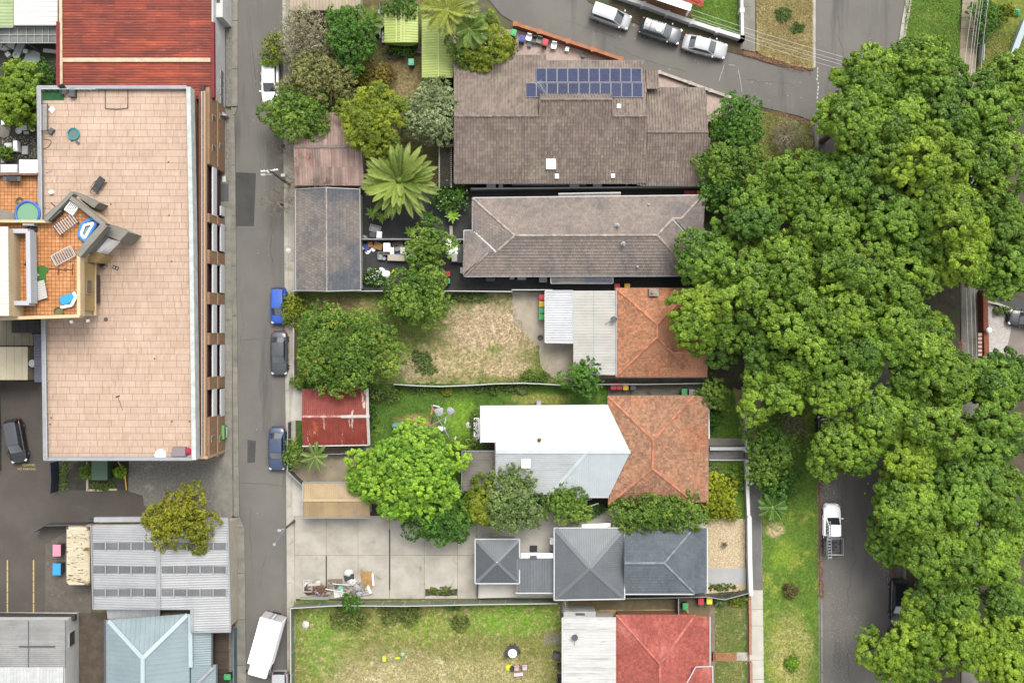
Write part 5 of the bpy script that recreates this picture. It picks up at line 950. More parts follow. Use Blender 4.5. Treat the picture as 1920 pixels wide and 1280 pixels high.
ex = P(121, 1200, 3.2)[0]; f = MB(); f.box((ex + .03, wy(1198, 2), 1.1), (.08, 1.5, 1.2)); f = f.build('window', GUTTER, parent=gs); f2 = MB(); f2.box((ex + .05, wy(1198, 2), 1.15), (.08, 1.4, 1.1)); f2.build('pane', GLASS, parent=f)
pr = MB(); rail((-80, 1155), (140, 1158), .6, 1.2, 1.7, pr); o = pr.build('dark_fence', mat('dark_timber_fence', (66, 62, 58), (54, 50, 48), sc=2), at=P(40, 1156)); tag(o, 'dark timber fence along the north side of the grey shed', 'fence')
# rusty shipping container
ct = house('shipping_container', 'rusty cream shipping container with red corner castings', 146, 1042, 'container')
CREAMC = mat('rusty_cream_steel', (226, 216, 188), (212, 200, 168), .6, sc=1, fine=.08, tone=.06, patches=[((176, 150, 112), .8, .52, .7), ((126, 90, 60), 1.1, .56, .62, (.6, 1.6, 1)), ((66, 56, 48), 1.9, .59, .63, (.7, 1.6, 1))])
cx, cy_, _ = P(146, 1042, 2.6); mb = MB(); mb.box((cx, cy_, 0.1), (2.4, 6.02, 2.45)); mb.build('body', CREAMC, parent=ct)
rb = MB()
for k in range(26): rb.box((cx, cy_ - 2.82 + k * .225, 2.55), (2.2, .12, .05), 0, R.random())
rb.build('roof_ribs', CREAMC, parent=ct); cc = MB()
for a in (-1, 1):
    for b in (-1, 1): cc.box((cx + a * 1.12, cy_ + b * 2.92, 2.5), (.22, .2, .13)); cc.box((cx + a * 1.12, cy_ + b * 2.92, .02), (.22, .2, .13))
cc.build('corner_casting', mat('rusty_red_casting', (150, 62, 52), (120, 56, 44), sc=4), parent=ct)
dm = MB(); [dm.box((cx + a * .6, cy_ - 3.03, .2), (1.1, .05, 2.2)) for a in (-1, 1)]; dm.build('door', CREAMC, parent=ct)
# green transformer box
gb = house('utility_cabinet', 'dark green utility cabinet in the weedy bed below the apartment block', 189, 882, 'cabinet'); x, y, _ = P(187, 881, 1.8); mb = MB(); mb.rbox((x, y, .05), (1.55, 2.0, 1.75), .04); mb.build('body', mat('dark_green_paint', (66, 98, 72), (58, 88, 64), .5, sc=1), parent=gb); mb = MB(); mb.rbox((x, y, 1.8), (1.68, 2.1, .08), .05); mb.build('lid', mat('dark_green_lid', (72, 104, 78), None, .5), parent=gb)
mb = MB(); mb.box((x + .8, y - .4, .3), (.04, .8, 1.3)); mb.box((x + .8, y + .45, .3), (.04, .8, 1.3)); mb.build('door', mat('dark_green_paint', (66, 98, 72)), parent=gb)
mb = MB(); [mb.box((P(a, b)[0], P(a, b)[1], 0), (w_, l_, .2)) for a, b, w_, l_ in ((165, 892, .22, 3.2), (180, 918, 1.6, .22), (212, 917, 1.0, .22))]; o = mb.build('garden_border', CREAM, at=P(165, 890)); tag(o, 'low cream border blocks around the weedy utility bed', 'border')
yr = MB(); yr.path([P(222, 866, .9), P(234, 888, .9), P(237, 918, .9)], .06); [yr.tube((P(a, b)[0], P(a, b)[1], 0), P(a, b, .9), .05) for a, b in ((222, 866), (234, 888), (237, 918))]; o = yr.build('barrier_rail', YELLOW, at=P(230, 890)); tag(o, 'bent yellow safety rail beside the green utility cabinet', 'rail')
# ------------------------------------------------------------------ trees and plants
def nrm(a): return a / np.maximum(1e-6, np.linalg.norm(a, axis=1, keepdims=True))
def leafobj(name, Cn, Nr, sz, tone, m, parent=None, asp=.55, tdir=None, kind=None, bend=0.):
    N = len(Cn); Nr = nrm(Nr)
    t = G.normal(size=(N, 3)) if tdir is None else tdir + 0.
    t = nrm(t - Nr * np.sum(t * Nr, axis=1, keepdims=True)); b = np.cross(Nr, t); s = np.asarray(sz).reshape(-1, 1)
    v = np.empty((N, 4, 3)); v[:, 0] = Cn - t * s * .5; v[:, 1] = Cn + b * s * asp * .5 + t * s * .05; v[:, 2] = Cn + t * s * .5 - Nr * s * bend; v[:, 3] = Cn - b * s * asp * .5 + t * s * .05
    me = bpy.data.meshes.new(name); me.vertices.add(4 * N); me.vertices.foreach_set('co', v.reshape(-1)); me.loops.add(4 * N); me.loops.foreach_set('vertex_index', np.arange(4 * N, dtype=np.int32))
    me.polygons.add(N); me.polygons.foreach_set('loop_start', np.arange(0, 4 * N, 4, dtype=np.int32)); me.polygons.foreach_set('loop_total', np.full(N, 4, dtype=np.int32))
    a = me.attributes.new('tone', 'FLOAT', 'FACE'); a.data.foreach_set('value', np.clip(tone, 0, 1).astype(np.float32)); me.materials.append(m); me.update(calc_edges=True)
    o = bpy.data.objects.new(name, me); C.objects.link(o)
    if parent: o.parent = parent
    if kind: o['kind'] = kind
    return o
def hemi(n, lo=-.15):
    z = G.uniform(lo, 1, n); a = G.uniform(0, 2 * math.pi, n); r = np.sqrt(np.maximum(0, 1 - z * z)); return np.stack([r * np.cos(a), r * np.sin(a), z], 1)
def clumps(rx, ry, zt, depth, nc, rc, lob=.16, fill=.35, zv=.3):
    ph = G.uniform(0, 6.28, 3); pts = []
    def lim(a): return 1 + lob * math.sin(3 * a + ph[0]) + lob * .7 * math.sin(5 * a + ph[1]) + lob * .4 * math.sin(8 * a + ph[2])
    for k in range(nc):
        best = None
        for _ in range(14):
            a = G.uniform(0, 6.28); q = math.sqrt(G.uniform(0, 1)) * .86 * lim(a); c = (q * math.cos(a), q * math.sin(a))
            d = min([(c[0] - p[0]) ** 2 + (c[1] - p[1]) ** 2 for p in pts] or [9])
            if best is None or d > best[0]: best = (d, c, q)
        pts.append(best[1])
    out = []
    for (x, y) in pts:
        q = math.hypot(x, y); r = G.uniform(*rc); out.append((x * rx, y * ry, zt - depth * .8 * q * q - G.uniform(0, depth * zv) - r * .8, r))
    for k in range(int(nc * fill)):
        a = G.uniform(0, 6.28); q = math.sqrt(G.uniform(.1, 1)) * .85; r = G.uniform(*rc); out.append((q * math.cos(a) * rx, q * math.sin(a) * ry, zt - depth * (.8 * q * q + .55) - r, r * .9))
    return np.array(out)
def crown_leaves(cl, dens=5., rb=.28, nl=14, ls=.16, flat=.8, up=.45, jitter=.35, tonesp=(.22, .16, .1), lo=-.1, core=0):
    Cs, Ns, Ts, Ss = [], [], [], []
    for (x, y, z, r) in cl:
        n = max(4, int(dens * 2 * math.pi * r * r)); d = hemi(n, lo); ct = G.normal(0, tonesp[0])
        bp = np.array([x, y, z]) + d * r * G.uniform(.82, 1.06, (n, 1)) * np.array([1, 1, flat]); bt = ct + G.normal(0, tonesp[1], n)
        br = rb * G.uniform(.7, 1.25, (n, 1))
        e = hemi(n * nl, -.2).reshape(n, nl, 3) + d[:, None, :] * .5; e = e / np.linalg.norm(e, axis=2, keepdims=True)
        p = bp[:, None, :] + e * br[:, None, :] * G.uniform(.75, 1.1, (n, nl, 1))
        nn = e + np.array([0, 0, up]) + G.normal(0, jitter, (n, nl, 3))
        Cs.append(p.reshape(-1, 3)); Ns.append(nn.reshape(-1, 3)); Ts.append((.5 + bt[:, None] + G.normal(0, tonesp[2], (n, nl))).reshape(-1)); Ss.append(ls * G.uniform(.7, 1.3, n * nl))
        if core:        # broad inner leaves that close each tuft
            e = np.array([[math.cos(k * 6.283 / (core - 1)), math.sin(k * 6.283 / (core - 1)), .25] for k in range(core - 1)] + [[0, 0, 1.]]); e = nrm(e)[None] + d[:, None, :] * .6; e = e / np.linalg.norm(e, axis=2, keepdims=True)
            Cs.append((bp[:, None, :] + e * br[:, None, :] * .72).reshape(-1, 3)); Ns.append(e.reshape(-1, 3)); Ts.append(np.repeat(.4 + bt, core)); Ss.append(np.repeat(br[:, 0] * 1.9, core))
    return np.concatenate(Cs), np.concatenate(Ns), np.concatenate(Ss), np.concatenate(Ts)
def limbs(mb, base, zt0, cl, r0, wob=.3, n=9, thin=.03):
    pts = [Vector(base), Vector((base[0] + G.normal(0, wob * .3), base[1] + G.normal(0, wob * .3), zt0))]
    mb.tube(pts[0], pts[1], r0, r0 * .72, 8)
    idx = G.permutation(len(cl))[:n]
    for i in idx:
        e = Vector(cl[i][:3]); m = pts[1].lerp(e, .5) + Vector((G.normal(0, wob), G.normal(0, wob), abs(G.normal(0, wob)))); mb.tube(pts[1], m, r0 * .5, r0 * .28, 6); mb.tube(m, e, r0 * .28, thin, 5)
        for _ in range(2):
            f = m.lerp(e, G.uniform(.2, .7)); g_ = f + Vector((G.normal(0, .7), G.normal(0, .7), G.uniform(.1, .7))); mb.tube(f, g_, r0 * .16, .015, 4)
STY = {}
def tree(name, label, px, py, rx, ry, h, style, cat='tree', group=None, depth=None, bark=None, z0=.1):
    """crown centred on the plan at px,py with half-widths rx,ry (plan units at crown height) and top height h"""
    s = dict(nc=14, rc=(.8, 1.4), dens=5., rb=.28, nl=14, ls=.16, flat=.8, up=.45, jitter=.35, lob=.16, fill=.35, asp=.55, bend=.1, nlimb=9, r0=.18, lo=-.1, tonesp=(.22, .16, .1)); s.update(STY[style]); s = dict(s)
    depth = depth or min(h * .5, (rx + ry) / 2 / S * .75)
    zc = h - depth * .3; x, y, _ = P(px, py, zc); k = (H - zc) / H / S; wx, wy_ = max(.15, rx * k), max(.15, ry * k)
    rcm = min(1., (wx + wy_) / 2 / 2.2); rc = (s['rc'][0] * rcm, s['rc'][1] * rcm)
    t = thing(name, label, cat, (x, y, z0), group=group)
    s['nc'] = max(s['nc'] if rcm >= 1 else min(s['nc'], 10), int((.8 if 'fig' in style else 1.25) * wx * wy_ / (.8 * (rc[0] + rc[1]) / 2) ** 2))
    cl = clumps(max(.05, wx - rc[0] * (.55 if 'fig' in style else .3)), max(.05, wy_ - rc[0] * (.55 if 'fig' in style else .3)), h - z0, depth, s['nc'], rc, s['lob'], s['fill'], s.get('zv', .3))
    Cn, Nr, sz, tn = crown_leaves(cl, s['dens'], s['rb'] * max(.6, rcm), s['nl'], s['ls'], s['flat'], s['up'], s['jitter'], s['tonesp'], s['lo'], s.get('core', 0))
    if s.get('inner'):
        n = int(len(Cn) * s['inner']); i = G.integers(0, len(cl), n); d = G.normal(0, .45, (n, 3)) * cl[i, 3:4] + cl[i, :3]; d[:, 2] -= .2
        Cn = np.concatenate([Cn, d]); Nr = np.concatenate([Nr, G.normal(0, 1, (n, 3)) + [0, 0, .6]]); sz = np.concatenate([sz, s['ls'] * G.uniform(.8, 1.3, n)]); tn = np.concatenate([tn, .4 + G.normal(0, .12, n)])
    Cn[:, 2] = np.maximum(Cn[:, 2], .03)
    leafobj('crown', Cn, Nr, sz, tn, s['m'], t, s['asp'], bend=s['bend'])
    if s.get('flowers'):
        fm, nf, fs = s['flowers']; i = G.integers(0, len(Cn), nf); leafobj('blossom', Cn[i] + nrm(Nr[i]) * .08 + [0, 0, .05], G.normal(0, .4, (nf, 3)) + [0, 0, 1], np.full(nf, fs), G.uniform(0, 1, nf), fm, t, .8, kind='stuff')
    mb = MB(); limbs(mb, (0, 0, -z0), max(.15, (h - depth * 1.15) * .8), cl, s['r0'], n=min(s['nlimb'], len(cl))); mb.build('trunk', bark or BARK, t, True)
    return t
L_FIG = leafmat('fig_leaf', (80, 112, 26), (140, 172, 52), .14); L_FIGY = leafmat('fig_leaf_yellow', (86, 118, 22), (150, 178, 48), .14); L_FIGD = leafmat('fig_leaf_deep', (68, 102, 28), (124, 160, 50), .14)
L_OLIVE = leafmat('olive_leaf', (116, 120, 62), (160, 162, 98)); L_TWIG = leafmat('dry_leaf', (150, 146, 108), (186, 182, 146)); L_DARK = leafmat('dark_leaf', (54, 94, 26), (100, 148, 44)); L_MID = leafmat('mid_leaf', (76, 112, 30), (134, 164, 60))
L_YG = leafmat('yellow_green_leaf', (96, 118, 20), (152, 164, 34)); L_SILV = leafmat('silver_leaf', (112, 132, 80), (172, 184, 132)); L_BRIGHT = leafmat('bright_leaf', (88, 132, 20), (148, 188, 46), .15); L_ORNGE = leafmat('bronze_leaf', (130, 98, 48), (150, 140, 58), third=(112, 132, 44))
L_GREYG = leafmat('grey_green_leaf', (84, 112, 50), (140, 162, 92)); L_GOLD = leafmat('golden_leaf', (124, 138, 16), (182, 186, 40)); L_MUST = leafmat('mustard_leaf', (108, 118, 22), (164, 164, 44)); L_PALM = leafmat('palm_leaf', (100, 128, 42), (166, 186, 86)); L_PALMD = leafmat('palm_leaf_dark', (76, 112, 36), (132, 160, 62))
L_PURP = leafmat('purple_leaf', (110, 76, 60), (120, 128, 58))
FLO = leafmat('orange_blossom', (220, 130, 60), (236, 150, 80)); FLP = leafmat('white_blossom', (230, 232, 226), (226, 227, 222)); FLPK = leafmat('pink_blossom', (214, 160, 168), (226, 190, 190))
STY['fig'] = dict(m=L_FIG, nc=8, rc=(1.05, 1.95), dens=3.6, rb=.35, nl=16, ls=.2, flat=.85, up=.2, jitter=.3, fill=.7, r0=.34, lob=.22, inner=.03, lo=.0, tonesp=(.17, .12, .1), core=6, zv=.6)
STY['figy'] = dict(STY['fig'], m=L_FIGY); STY['figd'] = dict(STY['fig'], m=L_FIGD)
STY['dark'] = dict(m=L_DARK, nc=12, rc=(.6, 1.1), dens=6, rb=.22, nl=13, ls=.24, fill=.3, jitter=.5)
STY['mid'] = dict(m=L_MID, nc=14, rc=(.6, 1.2), dens=6, rb=.22, nl=13, ls=.24, fill=.3, jitter=.6)
STY['flower'] = dict(m=L_MID, nc=26, rc=(.7, 1.3), dens=7, rb=.2, nl=12, ls=.23, fill=.3, jitter=.6, flowers=(FLO, 60, .22))
STY['yg'] = dict(m=L_YG, nc=14, rc=(.6, 1.0), dens=6, rb=.26, nl=18, ls=.3, asp=.34, up=.7, fill=.3, jitter=.4)
STY['silver'] = dict(m=L_SILV, nc=16, rc=(.5, .95), dens=9, rb=.18, nl=12, ls=.2, fill=.3, jitter=.7)
STY['bright'] = dict(core=5, m=L_BRIGHT, zv=.5, nc=22, rc=(.85, 1.5), dens=6, rb=.21, nl=11, ls=.27, up=.9, flat=.8, fill=.4, jitter=.3, tonesp=(.14, .2, .1), r0=.26)
STY['olive'] = dict(m=L_OLIVE, nc=16, rc=(.5, .9), dens=8, rb=.2, nl=12, ls=.2, fill=.25, jitter=.8, lob=.22)
STY['twig'] = dict(m=L_TWIG, nc=16, rc=(.5, .9), dens=6, rb=.2, nl=8, ls=.15, fill=.2, jitter=.9, nlimb=16, lo=-.5)
STY['greyg'] = dict(m=L_GREYG, nc=15, rc=(.6, 1.1), dens=6, rb=.24, nl=12, ls=.25, jitter=.8, lob=.22)
STY['gold'] = dict(m=L_GOLD, core=5, nc=12, rc=(.55, .9), dens=10, rb=.15, nl=10, ls=.13, up=.5, flat=.85, fill=.2)
STY['must'] = dict(m=L_MUST, nc=18, rc=(.6, 1.1), dens=6, rb=.22, nl=13, ls=.25, fill=.25, jitter=.8, lob=.2, r0=.2)
STY['bronze'] = dict(m=L_ORNGE, nc=9, rc=(.4, .7), dens=8, rb=.18, nl=9, ls=.2, jitter=.7)
STY['bush'] = dict(m=L_MID, nc=9, rc=(.35, .65), dens=8, rb=.15, nl=9, ls=.19, jitter=.7, r0=.04, nlimb=5)
STY['bushd'] = dict(STY['bush'], m=L_DARK); STY['bushy'] = dict(STY['bush'], m=L_YG); STY['bushb'] = dict(STY['bush'], m=L_BRIGHT); STY['bushw'] = dict(STY['bushd'], flowers=(FLP, 40, .16)); STY['bushp'] = dict(STY['bush'], m=L_PURP); STY['bushg'] = dict(STY['bush'], m=L_GREYG, dens=7)
STY['weeds'] = dict(STY['bush'], m=leafmat('weed_leaf', (78, 112, 40), (126, 146, 70)), dens=5, flat=.4, nc=12)
STY['moss'] = dict(STY['bush'], m=leafmat('sparse_bush_leaf', (92, 112, 42), (136, 148, 72)), dens=6)

FIGS = [('fig', 1640, 140, 64, 62, 12, 'over the top of the right-hand road beside the grass verge'), ('fig', 1752, 118, 64, 50, 11, 'half covering the top right grass verge'), ('figd', 1768, 185, 66, 62, 12, 'behind the top right verge beside the pale footpath'),
 ('fig', 1618, 215, 70, 52, 12.5, 'reaching out over the junction opposite the side street'), ('fig', 1692, 255, 78, 76, 14, 'dense above the road just south of the junction'), ('fig', 1914, 142, 44, 46, 9.5, 'in the right edge corner beside the pale blue wall'), ('figd', 1862, 200, 72, 66, 11, 'beside the sunny side lawn at the top right'),
 ('figy', 1770, 300, 78, 80, 14.5, 'tall and yellowish east of the junction'), ('fig', 1880, 300, 76, 76, 12, 'at the right edge south of the side lawn'), ('figd', 1608, 325, 76, 62, 12, 'filling the road bend just south of the dashed line'), ('fig', 1500, 345, 66, 56, 11, 'next to the dry grey shrub on the corner lawn'),
 ('fig', 1580, 410, 84, 70, 12.5, 'in the thick of the canopy east of the long grey house'), ('figd', 1690, 395, 74, 66, 12, 'in the canopy middle below the yellowish tall tree'), ('figy', 1800, 400, 70, 60, 13.5, 'bright, around the small dark gap high on the right'), ('fig', 1892, 415, 64, 66, 11, 'at the right edge above the red speck'),
 ('figd', 1432, 412, 60, 62, 10.5, 'with pale tips by the long grey house'), ('fig', 1500, 500, 82, 78, 13, 'round and dense between the grey house and the hidden road'), ('fig', 1612, 500, 80, 74, 13.5, 'with light new shoots in the canopy centre'), ('fig', 1716, 500, 78, 76, 12.5, 'beside the gap showing the east footpath'),
 ('figy', 1822, 478, 48, 54, 12, 'around bare forked branches near the east footpath'), ('figd', 1902, 496, 42, 52, 10, 'around the red speck at the right edge'), ('figd', 1335, 485, 46, 46, 9, 'touching the east eave of the long grey house'), ('fig', 1405, 555, 78, 72, 12, 'standing in front of the orange tiled house'),
 ('figy', 1325, 600, 52, 56, 10.5, 'leaning over the orange tiles of the middle house'), ('fig', 1500, 590, 76, 66, 13.5, 'round headed and prominent above the hidden kerb'), ('fig', 1592, 600, 70, 68, 12.5, 'with pale yellow tips above the middle of the road'), ('fig', 1690, 590, 80, 64, 13, 'pointing a lobe at the east footpath'),
 ('figd', 1445, 668, 78, 62, 11, 'above the white front fence top end'), ('fig', 1550, 672, 76, 60, 12.5, 'above the west kerb north of the half hidden black wagon'), ('figd', 1655, 655, 60, 46, 11.5, 'just north of the dark open patch of road'), ('fig', 1745, 640, 50, 54, 11, 'with a lobe over the brown leaf litter by the east footpath'),
 ('fig', 1468, 742, 66, 62, 11, 'ending over the west grass verge by the pale path'), ('fig', 1584, 732, 66, 38, 11.5, 'hanging over the road above the half hidden black wagon'), ('fig', 1772, 712, 84, 60, 12, 'below the white gravel yard'), ('figd', 1892, 716, 50, 38, 10.5, 'at the right edge below the driveway'),
 ('fig', 1604, 848, 66, 46, 10.5, 'covering the half hidden black wagon'), ('fig', 1672, 790, 48, 48, 11, 'round, over the middle of the road by the litter patch'), ('fig', 1780, 805, 86, 72, 13, 'broad, east of the half hidden pale car'), ('figd', 1882, 800, 62, 80, 11.5, 'at the right edge level with the half hidden pale car'),
 ('figy', 1728, 868, 48, 44, 11, 'covering the half hidden pale car'), ('fig', 1716, 962, 82, 48, 12, 'reaching west over the road beside the ladder ute'), ('figd', 1815, 920, 82, 70, 12.5, 'dense, east of the ladder ute'), ('fig', 1885, 955, 56, 70, 11, 'at the right edge east of the ladder ute'),
 ('figd', 1672, 1015, 36, 34, 8, 'small, hanging over the east kerb by the ladder ute'), ('fig', 1776, 1052, 80, 64, 12, 'above the half hidden black hatchback'), ('fig', 1862, 1050, 52, 60, 11, 'beside the dry dark bush at the right edge'), ('figd', 1776, 1140, 56, 46, 9.5, 'low, beside the half hidden black hatchback'),
 ('figy', 1694, 1240, 76, 58, 11, 'bright, leaning over the road at the bottom edge'), ('figy', 1790, 1205, 86, 76, 12, 'bright and broad at the bottom right'), ('figy', 1890, 1245, 60, 62, 11, 'bright, in the bottom right corner'), ('figd', 1900, 1150, 40, 46, 8.5, 'dark, by the pale steps at the lower right edge')]
for st, px, py, rx, ry, h, ph in FIGS:
    ry *= 1.03; px += 14 if py > 880 else 0
    tree('street_tree', 'broad green street tree ' + ph, px, py, rx, ry, h, st, group='broad street trees along the right-hand road')
TREES = [('twig', 'grey twiggy half bare shrub over the lane near the top', 574, 62, 74, 64, 5), ('olive', 'brownish olive tree south of the grey twiggy shrub', 592, 142, 74, 56, 6), ('dark', 'dark green tree beside the small fan of palm leaves', 655, 60, 50, 60, 6.5), ('mid', 'green tree leaning over the white parked car', 550, 204, 66, 56, 6),
 ('bushy', 'yellow orange bush at the lane above the white parked car', 510, 88, 24, 34, 3), ('bushb', 'lime green sprig over the rear of the white parked car', 503, 116, 15, 8, 2.2), ('bushy', 'small yellow green bush right of the olive tree', 655, 135, 24, 32, 3.5), ('yg', 'yellow green feathery tree above the big palm', 697, 216, 66, 68, 7.5), ('silver', 'pale silvery green tree beside the brown tiled house', 808, 206, 60, 62, 6.5),
 ('bronze', 'bronze and yellow bush on the dry shady lawn', 700, 138, 42, 26, 2.5), ('bushd', 'dark bushes in the shade right of the small fan of palm leaves', 752, 8, 36, 24, 4), ('yg', 'yellow green tree at the top beside the orange brick wall', 905, 70, 46, 62, 6), ('mid', 'green tree with fine leaves north of the brown tiled house', 872, 92, 34, 30, 5),
 ('bushw', 'glossy dark shrub with white flowers beside the big palm', 846, 366, 36, 32, 2.6), ('mid', 'leafy green tree in the black paved yard', 808, 456, 44, 42, 5.5), ('mid', 'green tree over the fence of the worn back yard', 782, 556, 66, 60, 6.5), ('flower', 'wide green tree with orange flowers behind the lane', 643, 655, 110, 88, 7.5), ('bushy', 'yellow tipped bush over the rear of the blue hatchback', 546, 580, 26, 34, 2.6),
 ('dark', 'round dark green tree at the corner of the concrete apron', 1098, 708, 36, 36, 4.5), ('bright', 'large bright lime green tree with rosette leaves beside the tan garage', 758, 896, 122, 90, 8.5), ('dark', 'dark green tree below the bright lime tree on the concrete yard', 822, 968, 68, 58, 6), ('greyg', 'grey green tree above the small pavilion', 962, 945, 62, 68, 6.5),
 ('yg', 'yellow brown tree between the dark and the grey green trees', 908, 948, 34, 48, 5), ('mid', 'small green tree beside the bluish hip of the white roof', 1062, 950, 40, 42, 5), ('mid', 'leafy green tree over the slate roof edge', 1200, 962, 58, 40, 5.5), ('mid', 'lighter green tree east of the slate roof tree', 1275, 962, 52, 38, 5), ('gold', 'round golden yellow clipped bush in the front garden', 1345, 930, 44, 44, 3.2), ('gold', 'small golden bush against the white front fence', 1374, 962, 20, 16, 1.8),
 ('must', 'mustard yellow tree standing over the grey workshop roof', 328, 985, 72, 58, 6.5), ('figy', 'bushy yellow green tree in the cluttered top left yard', 28, 168, 48, 64, 5.5), ('bushd', 'dark low scrub at the top left yard by the deck wall', 80, 140, 24, 34, 2),
 ('dark', 'dense dark green tree at the corner lawn beside the side street', 1390, 224, 50, 54, 6), ('mid', 'bright green tree against the east wall of the brown tiled house', 1378, 302, 62, 58, 6.5), ('dark', 'dark tree between brown tiled house and long grey house at their east end', 1372, 352, 50, 34, 5.5), ('mid', 'small green tree in front of the verandah of the weathered orange house', 1342, 738, 30, 30, 4),
 ('mid', 'grey green leafy tree on the west verge opposite the front fence', 1452, 850, 48, 62, 5.5), ('dark', 'dark green shrub on the verge below the grey green tree', 1466, 910, 34, 34, 3.5), ('twig', 'dry grey shrub on the verge under the street trees', 1485, 805, 36, 22, 3)]
for st, lab, px, py, rx, ry, h in TREES:
    small = rx < 30 and h < 4
    tree('bush' if small or 'bush' in lab.split(' with ')[0] or 'shrub' in lab else 'tree', lab, px, py, rx, ry, h, st, 'bush' if small or 'bush' in lab or 'shrub' in lab else 'tree', bark=BARKPALE if st in ('twig', 'olive') else None)
BUSHES = [('bushd', 'round green bush by the fence in the bottom lawn', 657, 1134, 22, 20, 2.4), ('moss', 'wide low sparse bush behind the round green bush', 652, 1158, 38, 28, 1.2), ('moss', 'low leafy bush in the bottom lawn right of the round bush', 733, 1152, 22, 22, .9), ('moss', 'low bush pair partner near the middle of the bottom lawn', 768, 1155, 20, 20, .9), ('moss', 'small dull green bush in the bottom lawn below the pavilion', 862, 1170, 17, 17, .8), ('bush', 'tiny green tuft at the fence in the bottom lawn', 850, 1136, 14, 8, .6),
 ('bushp', 'small bush with purple leaves on the west verge', 1484, 1108, 13, 14, 1.0), ('bushb', 'small bright green bush at the bottom of the west verge', 1488, 1244, 14, 15, 1.0), ('bushy', 'low bush with pale flowers at the corner of the worn front lawn', 1385, 1125, 20, 14, 1.), ('bushg', 'pale flowering bush by the yellow lidded bin', 1352, 1128, 12, 8, .8),
 ('bushd', 'dark shrub beside the verandah railing', 1343, 786, 14, 22, 1.6), ('bush', 'green bush behind the golden bush at the white fence', 1381, 900, 14, 26, 1.6), ('bushg', 'pale shrub beside the porch path', 1340, 880, 12, 10, 1.2), ('bush', 'green bushes along the wavy fence near the apron', 1000, 706, 30, 12, 1.2), ('weeds', 'weedy bush along the north fence of the worn back yard', 880, 556, 40, 10, 1.), ('weeds', 'dark green creeper along the wavy fence by the clothes line', 720, 738, 40, 16, 1.6),
 ('weeds', 'green plants along the fence east of the clothes line', 800, 728, 46, 8, .9), ('bushy', 'yellow green weed beside the wavy fence', 838, 734, 10, 7, .7), ('weeds', 'leafy growth along the fence north of the white roof', 930, 730, 60, 8, 1.), ('bushg', 'spiky yellow plant by the fence north of the white roof', 978, 729, 12, 10, .7), ('weeds', 'weeds under the white slatted bench', 890, 800, 8, 34, .8), ('bush', 'climbing bush over the corner of the grey brown carport', 868, 838, 26, 18, 1.8),
 ('bushd', 'dark plants beside the red shed', 697, 772, 8, 40, 1.), ('bushw', 'white flowering weeds beside the rubbish heap yard', 700, 520, 24, 18, .9), ('bushd', 'creeper hanging over the edge of the orange flower tree', 606, 722, 44, 18, 2.2), ('bush', 'ferny plant at the lane south of the grey sedan', 560, 716, 20, 14, 1.8), ('bush', 'leafy bush at the lane behind the dark blue car', 548, 855, 24, 30, 2.4),
 ('bushg', 'small grey dry bush in the sandy patch of the worn yard', 790, 672, 22, 16, .6), ('weeds', 'weeds in the worn yard beside the sandy patch', 800, 692, 20, 12, .4), ('bushd', 'dark green hedge under the short lime green shed', 752, 92, 26, 12, 1.4), ('bush', 'shrub with pale leaves at the left of the utility cabinet', 160, 884, 14, 16, 1.3), ('bushb', 'lime leafed shrub right of the utility cabinet', 222, 886, 13, 12, 1.3),
 ('weeds', 'weeds along the fence foot left of the utility cabinet', 118, 892, 7, 28, .5), ('weeds', 'low weeds below the utility cabinet', 190, 912, 26, 8, .4), ('moss', 'weeds in the slot of the concrete yard', 826, 1108, 26, 6, .4), ('weeds', 'succulents in the pebble bed by the slate roof', 1355, 1101, 30, 5, .5), ('bushd', 'ivy covered bank at the top right corner', 1855, 30, 30, 40, 3), ('bushy', 'yellow flowering bush in the top right corner', 1892, 18, 16, 18, 2.4),
 ('bushd', 'dark shrub below the bluish hip of the white roof', 1110, 955, 30, 14, 1.2), ('bush', 'dark weeds in the cluttered yard along the deck wall', 60, 215, 18, 26, 1.4), ('weeds', 'weeds on the dry verge at the top', 1470, 26, 16, 14, .5), ('weeds', 'flattened weeds low on the dry verge', 1496, 52, 14, 10, .4), ('bushg', 'shrub with red and yellow leaves beside the right driveway', 1888, 582, 24, 8, .9), ('bushg', 'dry dark bush at the right edge below the street trees', 1905, 1085, 22, 34, 3.),
 ('bush', 'fern on the soil between grey house and street trees', 1355, 430, 18, 12, .7), ('bushy', 'yellow green bush beside the brick wall bins', 955, 85, 16, 22, 1.6), ('bush', 'dark foliage at the left edge by the cluttered yard', 6, 285, 14, 14, 2.)]
for st, lab, px, py, rx, ry, h in BUSHES: tree('bush', lab, px, py, rx, ry, h, st, 'bush', depth=h * .5)
